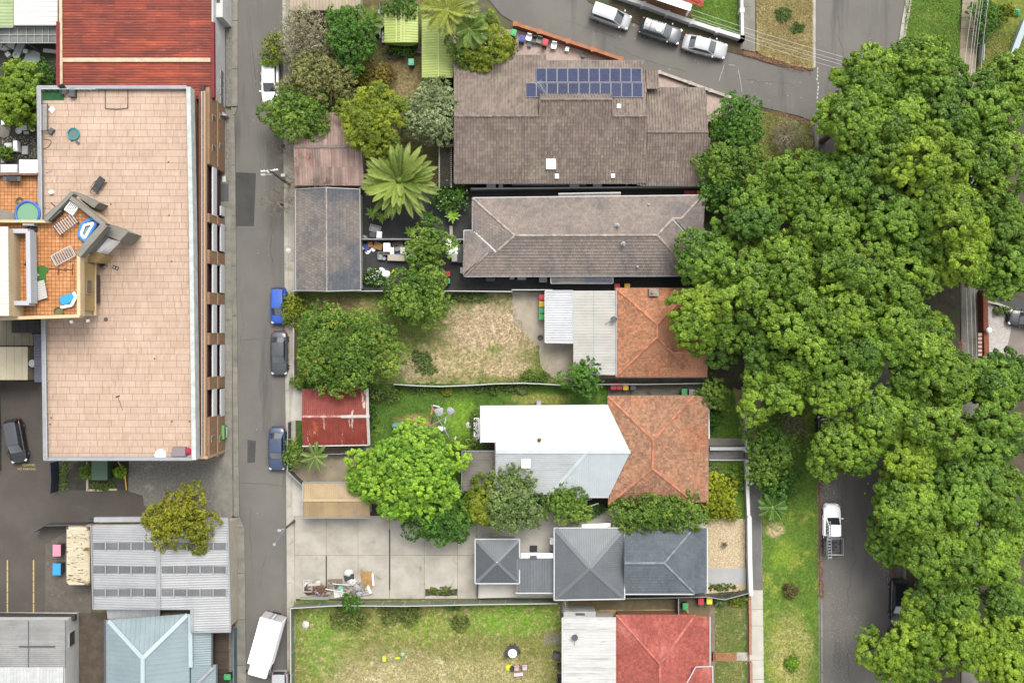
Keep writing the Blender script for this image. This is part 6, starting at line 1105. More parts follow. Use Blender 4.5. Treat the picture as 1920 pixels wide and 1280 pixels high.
# palms
def fronds(t, n, L, z, droop, m, wid=.5, up=(.1, 1.), nleaf=26, lw=.06, rib=None, seed=0, aim=None):
    mb = MB(); Cs, Ns, Ss, Ts, Td = [], [], [], [], []
    for k in range(n):
        az = 2 * math.pi * k / n + G.normal(0, .08) + (0 if k % 2 else .05); el = G.uniform(*up) if aim is None else aim; l_ = L * G.uniform(.88, 1.06) * (1 if el < .9 else .7); pts = []; tn = G.uniform(.25, .75)
        for i in range(nleaf + 1):
            q = i / nleaf; e = el - droop * q * q; r = l_ * (q * math.cos(el) * (1 - .12 * q)); zz = z + l_ * (q * math.sin(el) - droop * .5 * q * q); pts.append(np.array([r * math.cos(az), r * math.sin(az), zz]))
        for i in range(1, nleaf):
            d = pts[i + 1] - pts[i - 1]; d = d / np.linalg.norm(d); side = np.array([-math.sin(az), math.cos(az), 0]); q = i / nleaf; ll = wid * (math.sin(math.pi * min(1, q * .9 + .12)) ** .6)
            for sgn in (-1, 1):
                td = side * sgn * .9 + d * .75 + np.array([0, 0, .15]) + G.normal(0, .06, 3); td = td / np.linalg.norm(td); Cs.append(pts[i] + td * ll * .5); Ns.append(np.array([0, 0, 1.]) - td * td[2] + side * sgn * -.35); Ss.append(ll); Ts.append(tn + G.normal(0, .1)); Td.append(td)
        for a, b in zip(pts[:-1:4], pts[4::4]): mb.tube(a, b, .03, .02, 4)
    leafobj('fronds', np.array(Cs), np.array(Ns), np.array(Ss), np.array(Ts), m, t, lw / wid * 2, np.array(Td), bend=.12, kind='stuff'); mb.build('frond_ribs', rib or mat('frond_rib', (176, 182, 110), (156, 164, 92)), t, True, kind='stuff')
def palm(label, px, py, rpx, h, n, m, **k):
    x, y, _ = P(px, py, h); t = thing('palm_tree', label, 'palm', (x, y, .1)); L = 1.14 * rpx / S * (H - h) / H
    mb = MB(); nn = max(3, int(h / .5))
    for i in range(nn): mb.tube((0, 0, h * i / nn - .1), (0, 0, h * (i + 1) / nn - .1), .22 * (1.1 if i % 2 else 1), .2, 9, R.random())
    mb.build('trunk', BARK, t, True); fronds(t, n, L, h, k.pop('droop', .5), m, **k); return t
big = palm('big round palm with long radiating feathery leaves beside the pink shed', 750, 340, 80, 4.2, 74, L_PALM, wid=.5, up=(.02, .95), nleaf=44, lw=.075, droop=.55)
mb = MB(); mb.lathe((0, 0, 4.1), [(.45, 0), (.42, .5), (.2, .9), (.05, 1.0)], 12); mb.build('growing_point', L_PALMD, big, True)
palm('small palm beside the dark green tree at the top', 696, 42, 27, 4.5, 13, L_PALMD, wid=.5, up=(0, .7), nleaf=16, lw=.08)
palm('large feathery palm over the lime green carport at the top', 840, 18, 62, 6.5, 18, leafmat('golden_palm_leaf', (104, 124, 36), (172, 180, 70)), wid=.75, up=(.0, .9), nleaf=26, lw=.07, droop=.8)
palm('feathery palm leaning behind the yellow green tree near the brick wall', 880, 55, 44, 5.5, 14, L_PALMD, wid=.6, up=(0, .8), nleaf=22, lw=.07, droop=.8)
palm('thin star shaped palm beside the red shed and the lane', 592, 855, 30, 3., 9, L_PALMD, wid=.32, up=(.0, .5), nleaf=20, lw=.06)
palm('small palm on the grass verge under the grey green tree', 1448, 950, 30, 2.2, 12, L_DARK, wid=.42, up=(0, .6), nleaf=16, lw=.08)
palm('small palm in the soil strip east of the long grey house', 1372, 432, 20, 1.6, 10, L_DARK, wid=.3, up=(0, .5), nleaf=14, lw=.06)
def rosette(label, px, py, rpx, h, m, n=16, wd=.28, cat='plant', name='rosette_plant', z0=.1):
    x, y, _ = P(px, py, h); t = thing(name, label, cat, (x, y, z0)); L = rpx / S; Cs, Ns, Ss, Ts, Td = [], [], [], [], []
    for k in range(n):
        az = k * 2.4; el = .15 + .9 * (k / n); l_ = L * (1 - .45 * k / n); td = np.array([math.cos(az) * math.cos(el), math.sin(az) * math.cos(el), math.sin(el)]); Cs.append(td * l_ * .5 + [0, 0, h - z0]); Ns.append([-td[0] * td[2], -td[1] * td[2], 1.]); Ss.append(l_); Ts.append(G.uniform(.2, .8)); Td.append(td)
    leafobj('leaves', np.array(Cs), np.array(Ns, float), np.array(Ss), np.array(Ts), m, t, wd, np.array(Td), bend=.15); mb = MB(); mb.tube((0, 0, -z0), (0, 0, h - z0), .05); mb.build('stem', BARK, t, True); return t
rosette('large leafed plant in the black yard left of the leafy tree', 770, 435, 15, 1.0, L_BRIGHT); rosette('broad leafed plant right of the leafy tree in the black yard', 848, 404, 18, 1.2, L_BRIGHT, 18); rosette('dark rosette plant below the big palm', 802, 408, 18, 1.0, L_DARK, 18); rosette('broad leafed plant under the left side of the big palm', 698, 400, 16, 1., L_FIG, 18); rosette('second leafy plant under the left side of the big palm', 716, 408, 14, .9, L_FIG, 16)
rosette('brown spiky cordyline in the middle of the pebble garden', 1358, 1021, 9, .5, leafmat('cordyline_leaf', (96, 80, 60), (120, 104, 80)), 30, .14, z0=.13)
# bare trees (real branches)
def bare(label, px, py, r, h, n0, m, base=None, name='bare_tree', dead=False):
    x, y, _ = P(px, py, h * .7); t = thing(name, label, 'bare tree', (x, y, .1)); mb = MB(); cnt = [0]
    def grow(p, d, l, rr, lev):
        q = p + d * l; mb.tube(p, q, rr, rr * .62, 5 if rr > .03 else 3, R.random()); cnt[0] += 1
        if lev == 0 or cnt[0] > 1600: return
        for _ in range(3 if lev > 1 else 4):
            e = Vector((d.x + R.gauss(0, .55), d.y + R.gauss(0, .55), d.z * .55 + R.uniform(-.05, .35))).normalized(); grow(p.lerp(q, R.uniform(.55, 1.)), e, l * R.uniform(.6, .82), max(.011, rr * .55), lev - 1)
    mb.tube((0, 0, -.1), (0, 0, h * .3), .14, .1, 8); L = r / S
    tr = mb.build('trunk', BARKPALE, t, True); mb = MB()
    for k in range(n0):
        a = 2 * math.pi * k / n0 + R.uniform(-.3, .3); grow(Vector((0, 0, h * .3)), Vector((math.cos(a), math.sin(a), R.uniform(.25, .9))).normalized(), L * .42, .06, 4); cnt[0] = 0 if k < n0 else cnt[0]
    mb.build('branches', m, t, True, kind='stuff'); return t
TWIGM = mat('grey_brown_twigs', (156, 144, 124), (128, 118, 100), sc=4, tone=.2)
bare('bare grey brown tree in front of the pink shed by the lane', 572, 320, 62, 5, 8, TWIGM); bare('bare branching crown spreading over the lane by the garage', 512, 374, 34, 5.5, 6, TWIGM); bare('leafless grey shrub on the corner lawn by the street trees', 1478, 252, 34, 2.2, 9, mat('silver_twigs', (176, 170, 144), (150, 146, 118), sc=4, tone=.2)); bare('sparse bare twigs overhanging the lane beside the utility pole', 520, 265, 30, 4, 4, TWIGM)
bare('twiggy grey branches topping the half bare shrub near the top of the lane', 590, 60, 60, 5.6, 8, TWIGM); bare('pale forked branches showing through the brown olive tree', 585, 132, 44, 6, 6, TWIGM)
# grass tufts on the lawns
def tufts(name, label, poly, n, m, h=.09, z=.115, keep=None):
    pp = [P(a, b)[:2] for a, b in poly]; x0, x1 = min(p[0] for p in pp), max(p[0] for p in pp); y0, y1 = min(p[1] for p in pp), max(p[1] for p in pp); X = G.uniform(x0, x1, n * 2); Y = G.uniform(y0, y1, n * 2); ins = np.zeros(n * 2, bool)
    for (a, b), (c, d) in zip(pp, pp[1:] + pp[:1]): ins ^= ((b > Y) != (d > Y)) & (X < (c - a) * (Y - b) / (d - b + 1e-9) + a)
    X, Y = X[ins], Y[ins]; k = len(X); w_ = .5 + .5 * np.sin(X * 1.3 + 2 * np.sin(Y * .9)) * np.sin(Y * 1.7 + X * .4); kk = G.uniform(0, 1, k) < .35 + .65 * w_; X, Y, w_ = X[kk], Y[kk], w_[kk]; k = len(X)
    c = np.stack([X, Y, np.full(k, z) + h * .3], 1); nn = G.normal(0, .8, (k, 3)); nn[:, 2] = abs(nn[:, 2]) + .5; leafobj(name, c, nn, h * G.uniform(.8, 1.9, k), .3 + .4 * w_ + G.normal(0, .15, k), m, None, .35, kind='stuff')
GR = leafmat('grass_blade', (84, 112, 32), (134, 158, 56), trans=.2); GRD = leafmat('dry_grass_blade', (140, 128, 76), (186, 170, 114), trans=.2); GRM = leafmat('mixed_grass_blade', (96, 112, 42), (172, 162, 100), trans=.2)
tufts('grass', '', [(553, 1128), (1050, 1124), (1050, 1290), (553, 1290)], 24000, GRM); tufts('grass', '', [(1430, 760), (1530, 760), (1538, 1290), (1434, 1290)], 12000, GR); tufts('grass', '', [(640, 1200), (1050, 1190), (1050, 1290), (600, 1290)], 9000, GRD); tufts('grass', '', [(780, 590), (960, 580), (1000, 650), (1040, 712), (760, 712)], 5000, GRD); tufts('grass', '', [(1416, -10), (1524, -10), (1524, 128), (1424, 98)], 9000, GRD, .12); tufts('grass', '', [(560, 550), (955, 550), (1000, 650), (1060, 715), (560, 715)], 12000, GRM)
tufts('grass', '', [(692, 722), (1060, 722), (1060, 768), (900, 772), (900, 905), (692, 905)], 12000, GR); tufts('grass', '', [(1342, 1130), (1392, 1120), (1392, 1290), (1342, 1290)], 4500, GRM); tufts('grass', '', [(1697, -10), (1804, -10), (1796, 140), (1692, 140)], 6000, GR, .12); tufts('grass', '', [(1300, -20), (1384, -20), (1384, 66), (1302, 40)], 3500, GR, z=.11); tufts('grass', '', [(560, 60), (850, 60), (850, 350), (560, 350)], 9000, GRM)
tufts('grass', '', [(1830, 60), (1920, 60), (1920, 160), (1830, 180)], 4000, GRM, .12); tufts('grass', '', [(1385, 200), (1520, 234), (1526, 300), (1420, 320)], 4500, GRM, .14); tufts('grass', '', [(1330, 740), (1392, 740), (1392, 820), (1330, 820)], 3000, GR); tufts('grass', '', [(1330, 860), (1392, 860), (1392, 960), (1330, 960)], 3500, GR)
# ------------------------------------------------------------------ vehicles
PNT = {}
def paint(name, c, metal=.0): return plain(name, c, .32, metal, .3, .4)
TAIL = plain('tail_lamp_red', (190, 30, 50), .2); LAMP = plain('headlamp_glass', (214, 220, 224), .15); HUB = plain('alloy', (170, 172, 175), .35, .5)
KIND = {  # along the car: 0 rear, 1 front. width, deck height as shares; then roof: rear base, rear top, front top, front base
 'sedan': ([0, .02, .07, .16, .3, .5, .7, .86, .95, .985, 1], [.60, .78, .90, .97, 1, 1, 1, .97, .88, .76, .6], [.60, .78, .90, .93, .95, .93, .92, .84, .74, .64, .5], (.14, .27, .56, .73)),
 'hatch': ([0, .02, .07, .16, .3, .5, .7, .86, .95, .985, 1], [.66, .82, .92, .98, 1, 1, 1, .97, .88, .76, .6], [.66, .86, .93, .95, .95, .94, .94, .86, .76, .64, .5], (.015, .08, .56, .76)),
 'suv': ([0, .02, .07, .16, .3, .5, .7, .86, .95, .985, 1], [.7, .86, .94, .98, 1, 1, 1, .98, .92, .82, .66], [.7, .95, 1.03, 1.05, 1.05, 1.04, 1.04, 1.0, .9, .76, .55], (.02, .09, .55, .73)),
 'van': ([0, .02, .07, .16, .3, .5, .7, .86, .95, .985, 1], [.78, .9, .96, 1, 1, 1, 1, .97, .88, .76, .6], [.7, .95, 1.02, 1.02, 1.02, 1.02, 1.02, .9, .8, .68, .52], (.01, .04, .58, .8)),
 'ute': ([.36, .37, .4, .45, .5, .6, .7, .86, .95, .985, 1], [.96, .98, 1, 1, 1, 1, 1, .98, .9, .8, .64], [1., 1.02, 1.02, 1.02, 1.02, 1.02, 1.03, 1.0, .9, .76, .55], (.365, .39, .6, .74))}
def car(label, px, py, head, L, W, Hh, kind, pm, roofm=None, cat='car', name='parked_car', rails=False, sunroof=False, group=None):
    x, y, _ = P(px, py, .8); t = thing(name, label, cat, (x, y, .006), rad(head), group); ts, ws, zs_, rf = KIND[kind]
    X = lambda u: (u - .5) * L
    def itp(u, a): return float(np.interp(u, ts, a))
    mb = MB(); sec = []; n = 13
    us = sorted(set(ts + [.22, .4, .6, .65, .78, .9])) if kind != 'ute' else ts
    for u in us:
        hw, zt = itp(u, ws) * W / 2, itp(u, zs_); half = [(.86, .2), (.97, .32), (1, .5), (.985, zt * .8), (.93, zt - .04), (.8, zt), (.4, zt + .022)]
        sec.append([(X(u), -a * hw, z) for a, z in half] + [(X(u), 0, zt + .03)] + [(X(u), a * hw, z) for a, z in half[::-1]])
    n = len(sec[0]); vs = [p for s in sec for p in s]; fs = []
    for i in range(len(sec) - 1):
        for k in range(n - 1): fs.append((i * n + k, (i + 1) * n + k, (i + 1) * n + k + 1, i * n + k + 1))
    fs += [tuple(range(n))[::1], tuple(range((len(sec) - 1) * n, len(sec) * n))[::-1]]
    mb.add(vs, fs)
    rb, rt, ft, fb = rf; zb0, zb1 = itp(rb, zs_), itp(fb, zs_); wb = .86 * W / 2; wt = .68 * W / 2 if kind != 'van' else .74 * W / 2
    def bilin(q, a, b): return [(1 - a) * ((1 - b) * q[0][i] + b * q[3][i]) + a * ((1 - b) * q[1][i] + b * q[2][i]) for i in range(3)]
    zr = Hh - .05
    B = [(X(rb), wb * .93, zb0), (X(rb), -wb * .93, zb0), (X(fb), -wb * .9, zb1), (X(fb), wb * .9, zb1)]; T = [(X(rt), wt * .95, zr), (X(rt), -wt * .95, zr), (X(ft), -wt, zr), (X(ft), wt, zr)]
    faces = {'rear_window': [B[0], B[1], T[1], T[0]], 'windscreen': [B[2], B[3], T[3], T[2]], 'side_window': [B[1], B[2], T[2], T[1]], 'side_window2': [B[3], B[0], T[0], T[3]]}
    def grid(q, nx, ny, a0, a1, b0, b1, off, bow):
        m = MB(); e1 = Vector(q[1]) - Vector(q[0]); e2 = Vector(q[3]) - Vector(q[0]); nn = e1.cross(e2).normalized(); pts = []
        for j in range(ny + 1):
            for i in range(nx + 1):
                a = a0 + (a1 - a0) * i / nx; b = b0 + (b1 - b0) * j / ny; p = Vector(bilin(q, a, b)) + nn * (off + bow * (1 - (2 * a - 1) ** 2)); pts.append(p)
        m.add(pts, [(j * (nx + 1) + i, j * (nx + 1) + i + 1, (j + 1) * (nx + 1) + i + 1, (j + 1) * (nx + 1) + i) for j in range(ny) for i in range(nx)]); return m
    for k, q in faces.items(): g_ = grid(q, 6, 2, 0, 1, 0, 1, 0, .05 if 'side' not in k else .02); mb.add(g_.v, g_.f)
    body = mb.build('body', pm, t, True, smooth=True)
    for k, q in faces.items():
        sd = 'side' in k; vanrear = kind == 'van' and k == 'rear_window'
        g_ = grid(q, 6, 3, .05 if not sd else .1, .95 if not sd else .9, .08, .93, .012, .05 if not sd else .02); g_.build('side_window' if sd else k, GLASS, t, True, smooth=True)
    # roof skin, domed, with an overhang that covers the pillars' tops
    m = MB(); pts = []; nx, ny = 8, 6
    for j in range(ny + 1):
        for i in range(nx + 1):
            a, b = i / nx, j / ny * 2 - 1; xx = X(rt) + (X(ft) - X(rt)) * a; xx += .06 * (1 if a > .5 else -1) * (2 * abs(a - .5)) ** 2 * (1 - b * b); pts.append((xx, b * wt * (1. if a > .1 else .97), zr + .012 + .045 * (1 - b ** 4) * (1 - (2 * a - 1) ** 4 * .7)))
    m.add(pts, [(j * (nx + 1) + i, j * (nx + 1) + i + 1, (j + 1) * (nx + 1) + i + 1, (j + 1) * (nx + 1) + i) for j in range(ny) for i in range(nx)]); m.build('roof', roofm or pm, t, True, smooth=True)
    wx = (X(.19), X(.82)); r = .31 if kind in ('sedan', 'hatch') else .35
    for a in wx:
        for s in (-1, 1):
            m = MB(); m.wheel((a, s * (W / 2 - .085), r), r, .2, 'Y', 18); wo = m.build('wheel', RUBBER, t, True); m = MB(); m.wheel((a, s * (W / 2 - .075), r), r * .62, .2, 'Y', 12); m.build('rim', HUB, wo, True)
            m = MB(); m.wheel((a, s * (W / 2 - .2), r + .02), r + .07, .36, 'Y', 18); m.build('wheel_arch', BLACK, t, True)
    for s in (-1, 1):
        m = MB(); m.box((X(fb) - .12, s * (W / 2 + .06), .92 if Hh < 1.6 else 1.05), (.13, .2, .13), s * .15, taper=.85); m.build('mirror', pm, t, True)
        m = MB(); u = .945; m.rbox((X(u), s * itp(u, ws) * W / 2 * .84, itp(u, zs_) - .1), (.3, .26, .105), .06, -s * .5); m.build('headlight', LAMP, t, True)
        if kind != 'ute': m = MB(); u = .035; m.rbox((X(u), s * itp(u, ws) * W / 2 * .9, itp(u, zs_) - .16), (.16, .22, .17), .04, s * .3); m.build('tail_light', TAIL, t, True)
        m = MB(); [m.box((X(a), s * W / 2 * 1.0, .86), (.2, .03, .03)) for a in (.34, .56)]; m.build('door_handle', pm, t, True, kind='stuff')
    m = MB(); hb = X(fb) + .06; m.tube((X(.965), -W * .3, itp(.965, zs_) + .0), (X(.965), W * .3, itp(.965, zs_) + .0), .012, n=4)
    for s in (-1, 1): m.path([(hb, s * W * .36, itp(fb + .02, zs_) + .02), (X(.85), s * W * .37, itp(.85, zs_) + .008), (X(.962), s * W * .3, itp(.962, zs_))], .009, 4)
    m.build('bonnet_seam', BLACK, t, True, kind='stuff')
    m = MB(); [m.path([(X(fb) + .02, s, zb1 + .03), (X(fb) - .25, s + .3, zb1 + .16)], .012, 4) for s in (-.4, .15)]; m.build('wiper', BLACK, t, True)
    m = MB(); m.tube((X(rt) + .25, 0, zr + .05), (X(rt) + .1, 0, zr + .17), .02, .008, 5); m.build('aerial', BLACK, t, True)
    if rails:
        for s in (-1, 1): m = MB(); m.path([(X(rt) + .2, s * wt * .93, zr + .02), (X(rt) + .3, s * wt * .93, zr + .1), (X(ft) - .2, s * wt * .93, zr + .1), (X(ft) - .1, s * wt * .93, zr + .02)], .025, 6); m.build('roof_rail', BLACK, t, True)
        for a in (.3, .62): m = MB(); u = rt + (ft - rt) * a; m.tube((X(u), -wt * .95, zr + .1), (X(u), wt * .95, zr + .1), .025, n=6); m.build('cross_bar', BLACK, t, True)
    if sunroof: m = MB(); m.rbox((X(ft) - .55, 0, zr + .04), (.62, wt * 1.2, .03), .08); m.build('sunroof', GLASS, t, True)
    return t
GC = 'cars parked along the streets'
PW_, PS, PB, PN, PBL, PG, PSLV = paint('white_car_paint', (234, 234, 234)), paint('silver_car_paint', (186, 188, 191)), paint('blue_car_paint', (40, 96, 200)), paint('navy_car_paint', (62, 78, 110)), paint('black_car_paint', (34, 35, 38)), paint('grey_car_paint', (74, 77, 82)), paint('steel_grey_car_paint', (92, 97, 104))
car('white wagon half hidden under trees in the lane', 506, 152, -90, 4.8, 1.84, 1.5, 'hatch', PW_, group=GC); car('bright blue hatchback in the lane by the slate garage', 522, 573, -90, 3.95, 1.7, 1.5, 'hatch', PB, group=GC)
car('dark grey sedan in the lane south of the blue hatchback', 523, 662, -90, 4.75, 1.84, 1.45, 'sedan', PG, group=GC); car('dark blue sedan in the lane beside the red shed', 519, 841, -90.5, 4.7, 1.84, 1.46, 'sedan', PN, group=GC)
car('silver minivan in the side street, nearest the top edge', 1146, 31, -20, 4.35, 1.75, 1.65, 'van', PS, group=GC); car('dark grey wagon with roof bars and sunroof in the side street', 1239, 59, -17.5, 4.6, 1.85, 1.68, 'suv', PSLV, rails=True, sunroof=True, group=GC); car('silver sedan in the side street, nearest the junction', 1322, 87, -14, 4.85, 1.84, 1.46, 'sedan', PS, group=GC)
car('black hatchback in the asphalt car park beside the apartment block', 29, 827, -80, 4.75, 1.86, 1.52, 'hatch', PBL, PG, group='cars in the car park'); car('black hatchback half hidden by street trees at the east kerb', 1686, 1127, -90, 4.7, 1.85, 1.5, 'hatch', PBL, group=GC)  # grey roof on the car park hatchback: sky reflection put into its colour
car('black wagon half hidden by street trees at the west kerb', 1548, 820, 90, 4.8, 1.9, 1.75, 'suv', PBL, group=GC); car('white car glimpsed through street trees at the east kerb', 1680, 905, -90, 4.8, 1.85, 1.6, 'suv', PW_, group=GC); car('grey car glimpsed under bright street trees at the bottom right', 1684, 1215, -90, 4.6, 1.82, 1.48, 'sedan', PG, group=GC)
car('pale car roof cut by the bottom edge of the lane', 525, 1296, -90, 4.4, 1.8, 1.6, 'van', PS, group=GC); car('black car on the brown driveway at the right edge', 1930, 600, 170, 4.5, 1.8, 1.5, 'hatch', PBL)
ut = car('white utility truck with open tray and ladder', 1560, 991, 90, 5.3, 1.86, 1.78, 'ute', PW_, cat='pickup truck', name='utility_truck')
m = MB(); m.box((-1.72, 0, .72), (1.8, 1.84, .06)); m.box((-1.72, .9, .78), (1.8, .04, .28)); m.box((-1.72, -.9, .78), (1.8, .04, .28)); m.box((-2.62, 0, .78), (.04, 1.84, .28)); m.build('tray', plain('tray_grey', (96, 96, 98), .6), ut, True)
m = MB()
for a in (-.86, -2.55):
    for s in (-.88, .88): m.tube((a, s, .78), (a, s, 1.7), .03)
    m.tube((a, -.9, 1.7), (a, .9, 1.7), .035)
for s in (-.88, .88): m.tube((-.86, s, 1.7), (-2.6, s, 1.7), .03)
m.build('ladder_rack', CHROME, ut, True); m = MB(); m.box((-1.0, .1, .78), (.5, 1.3, .5)); m.build('tool_box', DGREY, ut, True); m = MB(); [m.tube((R.uniform(-2.4, -1.4), R.uniform(-.7, .7), .84), (R.uniform(-2.4, -1.4), R.uniform(-.7, .7), .95), .05, n=5) for _ in range(12)]; m.build('tray_load', DGREY, ut, True, kind='stuff')
for s in (-1, 1): m = MB(); m.box((-2.64, s * .75, .6), (.06, .25, .12)); m.build('tail_light', TAIL, ut, True)
x, y, _ = P(1555, 1012, 1.9); ld = thing('ladder', 'aluminium ladder lying along the white utility truck', 'ladder', (x, y, 1.82), rad(92)); m = MB(); [m.box((0, s, 0), (4.0, .05, .09)) for s in (-.19, .19)]; m.build('rail', CHROME, ld, True)
for k in range(13): m = MB(); m.tube((-1.85 + k * .308, -.19, .05), (-1.85 + k * .308, .19, .05), .028, n=6); m.build('rung', CHROME, ld, True)
# box truck
x, y, _ = P(507, 1199, 0); tk = thing('box_truck', 'white box truck parked at an angle in the lane', 'truck', (x, y, .006), rad(-105.5))
TW = plain('truck_white', (244, 244, 244), .4)
m = MB(); m.rbox((-.62, 0, .75), (4.95, 2.35, 2.25), .05); m.build('cargo_box', TW, tk, True); m = MB(); m.rbox((2.55, 0, .45), (1.5, 2.0, 1.75), .18); m.build('cab', TW, tk, True)
m = MB(); m.box((-.4, 0, .4), (5.6, .9, .3)); m.build('chassis', BLACK, tk, True); m = MB(); m.rbox((2.05, 0, 2.0), (.9, 1.7, .5), .2); m.build('wind_deflector', TW, tk, True)
m = MB(); m.box((3.29, 0, 1.2), (.04, 1.75, .7)); m.build('windscreen', GLASS, tk, True); [(lambda q: (q.box((2.75, s * .99, 1.25), (.75, .05, .6)), q.build('side_window', GLASS, tk, True)))(MB()) for s in (-1, 1)]
for s in (-1, 1):
    m = MB(); m.box((-3.12, s * .58, .85), (.05, 1.08, 2.05)); d = m.build('rear_door', plain('door_grey_white', (205, 206, 206)), tk, True); m = MB(); m.tube((-3.16, s * .2, .8), (-3.16, s * .2, 2.9), .03); m.build('lock_rod', CHROME, d, True)
    m = MB(); m.tube((3.1, s * 1.0, 1.7), (3.15, s * 1.25, 1.75), .02); m.box((3.15, s * 1.28, 1.45), (.08, .18, .4)); m.build('mirror', BLACK, tk, True); m = MB(); m.box((-3.13, s * .95, .5), (.06, .25, .15)); m.build('tail_light', TAIL, tk, True)
    for a in (-2.0, 2.45): m = MB(); m.wheel((a, s * .95, .4), .4, .28); wo = m.build('wheel', RUBBER, tk, True); m = MB(); m.wheel((a, s * .97, .4), .22, .27); m.build('rim', HUB, wo, True)
    m = MB(); m.rbox((3.2, s * .75, .6), (.2, .35, .2), .05); m.build('headlight', LAMP, tk, True)
    m = MB(); [m.box((-.62, s * 1.19, z), (4.9, .03, .05)) for z in (.9, 1.15, 2.85)]; m.build('side_rail', LGREY, tk, True)

# ------------------------------------------------------------------ bins
def bin_(label, px, py, lid, rz=0, body=BINBODY, group='wheelie bins'):
    x, y, _ = P(px, py, 1.05); t = thing('wheelie_bin', label, 'bin', (x, y, .115), rad(rz), group); m = MB(); m.box((0, 0, .06), (.46, .52, .92), taper=1.22); m.build('body', body, t, True)
    m = MB(); m.rbox((0, .02, .98), (.6, .7, .05), .07); m.rbox((0, .0, 1.03), (.44, .42, .035), .06); m.build('lid', lid, t, True); m = MB(); m.tube((-.24, -.38, .95), (.24, -.38, .95), .025); m.build('handle', BINBODY, t, True)
    for s in (-1, 1): m = MB(); m.wheel((s * .24, -.28, .1), .1, .05, 'X', 12); m.build('wheel', RUBBER, t, True)
    return t
for a in [('red lidded bin above a green lidded one by the long grey house', 838, 513.5, RED, 90), ('green lidded bin below a red lidded one by the long grey house', 838, 526.5, GREEN, 90), ('red lidded bin, top of the four beside the white grey awning', 1017.5, 557.5, RED, 90), ('yellow lidded bin, second of the four beside the awning', 1017.5, 570, YELLOW, 90), ('green lidded bin, third of the four beside the awning', 1017.5, 582, GREEN, 90), ('green lidded bin, bottom of the four beside the awning', 1017.5, 594, plain('bright_green_plastic', (60, 190, 100)), 90),
          ('red lidded bin, westernmost by the fence north of the weathered orange roof', 1150, 724, RED), ('second red lidded bin by the fence north of the weathered orange roof', 1161, 724, RED), ('yellow lidded bin by the fence north of the weathered orange roof', 1173, 725, YELLOW), ('dark lidded bin by the fence north of the weathered orange roof', 1187, 725, DGREY), ('green lidded bin in the passage beside a grey box', 1283, 735, GREEN), ('pale grey lidded bin in the passage beside the green one', 1297, 736, LGREY),
          ('green lidded bin behind the gate of the red tiled house', 1285, 1136, GREEN), ('red lidded bin at the front corner of the red tiled house', 1314, 1127, RED), ('bright yellow lidded bin at the front corner of the red tiled house', 1330, 1126, plain('lemon_plastic', (240, 225, 50))), ('red lidded bin at the orange roof corner in the dark passage', 1157, 538, RED), ('yellow lidded bin in the dark passage north of the orange roof', 1176, 538, YELLOW),
          ('red lidded bin, left of two north of the long grey house', 1288, 364, RED), ('red lidded bin, right of two north of the long grey house', 1299, 364, RED), ('yellow lidded bin at the north east corner of the long grey house', 1311, 364, YELLOW), ('green lidded bin under the yellow green tree by the brick wall', 963, 62, GREEN, -15), ('yellow lidded bin amid leaves by the brick wall', 950, 74, plain('dull_yellow_plastic', (214, 190, 40)), -30), ('orange yellow lidded bin nearest the brown roof under leaves', 940, 83, plain('amber_plastic', (232, 170, 30)), -30), ('blue lidded bin by the orange brick wall', 979, 73, BLUE, -15),
          ('red lidded bin beside the green chair by the brick wall', 1022, 80, RED, -18), ('green bin on the brown deck at the bottom left', 427, 1268, GREEN, 90), ('pale green bin on the dry shady lawn', 771, 117, plain('mint_plastic', (110, 200, 160))), ('orange bin among leaves at the lower right', 1882, 1125, plain('orange_plastic', (225, 150, 40)), 30)]: bin_(*a)
def skip():
    x, y, _ = P(413, 810, 1.2); t = thing('skip_bin', 'large green rubbish skip beside the apartment block wall', 'skip', (x, y, .11)); m = MB(); m.box((0, 0, .12), (.75, 1.3, .95), taper=1.15); m.build('body', plain('skip_green', (84, 150, 70)), t, True)
    for s in (-1, 1): m = MB(); m.box((s * .21, 0, 1.1), (.41, 1.45, .05), 0, .5, (0, s * .12)); m.build('lid', plain('skip_lid_green', (98, 168, 80)), t, True)
    m = MB(); [m.tube((.5, s * .5, .9), (.62, s * .5, .95), .03) for s in (-1, 1)]; m.tube((.62, -.5, .95), (.62, .5, .95), .03); m.build('handle', GUTTER, t, True)
    [(lambda q: (q.wheel((a, b, .08), .08, .05), q.build('wheel', RUBBER, t, True)))(MB()) for a in (-.28, .28) for b in (-.5, .5)]
skip()
# ------------------------------------------------------------------ fences and walls
def fence(label, pts, h, m, step=2.4, th=.05, rail_m=None, name='fence', z0=.1, post=.07, lower=None, cap=.09):
    t = house(name, label, pts[0][0], pts[0][1], 'fence' if 'wall' not in name else 'wall'); nodes = []
    for a, b in zip(pts[:-1], pts[1:]):
        A, B = Vector(P(*a)), Vector(P(*b)); k = max(1, round((B - A).length / step))
        for i in range(k):
            p, q = A.lerp(B, i / k), A.lerp(B, (i + 1) / k); nodes += [p]; d = (q - p).normalized() * .02; mb = MB(); strip(mb, p + d, q - d, th, h * R.uniform(.99, 1.01) - .05, R.random(), z0); mb.build('fence_panel' if 'wall' not in name else 'wall_section', m, parent=t)
    nodes.append(B)
    if post:
        for p in nodes: mb = MB(); mb.box((p.x, p.y, z0), (post, post, h + .03)); mb.build('post' if post < .2 else 'pier', rail_m or m, parent=t)
    mb = MB()
    for a, b in zip(pts[:-1], pts[1:]): strip(mb, P(*a), P(*b), cap, .05, .5, z0 + h - .05)
    mb.build('top_rail', rail_m or m, parent=t); return t
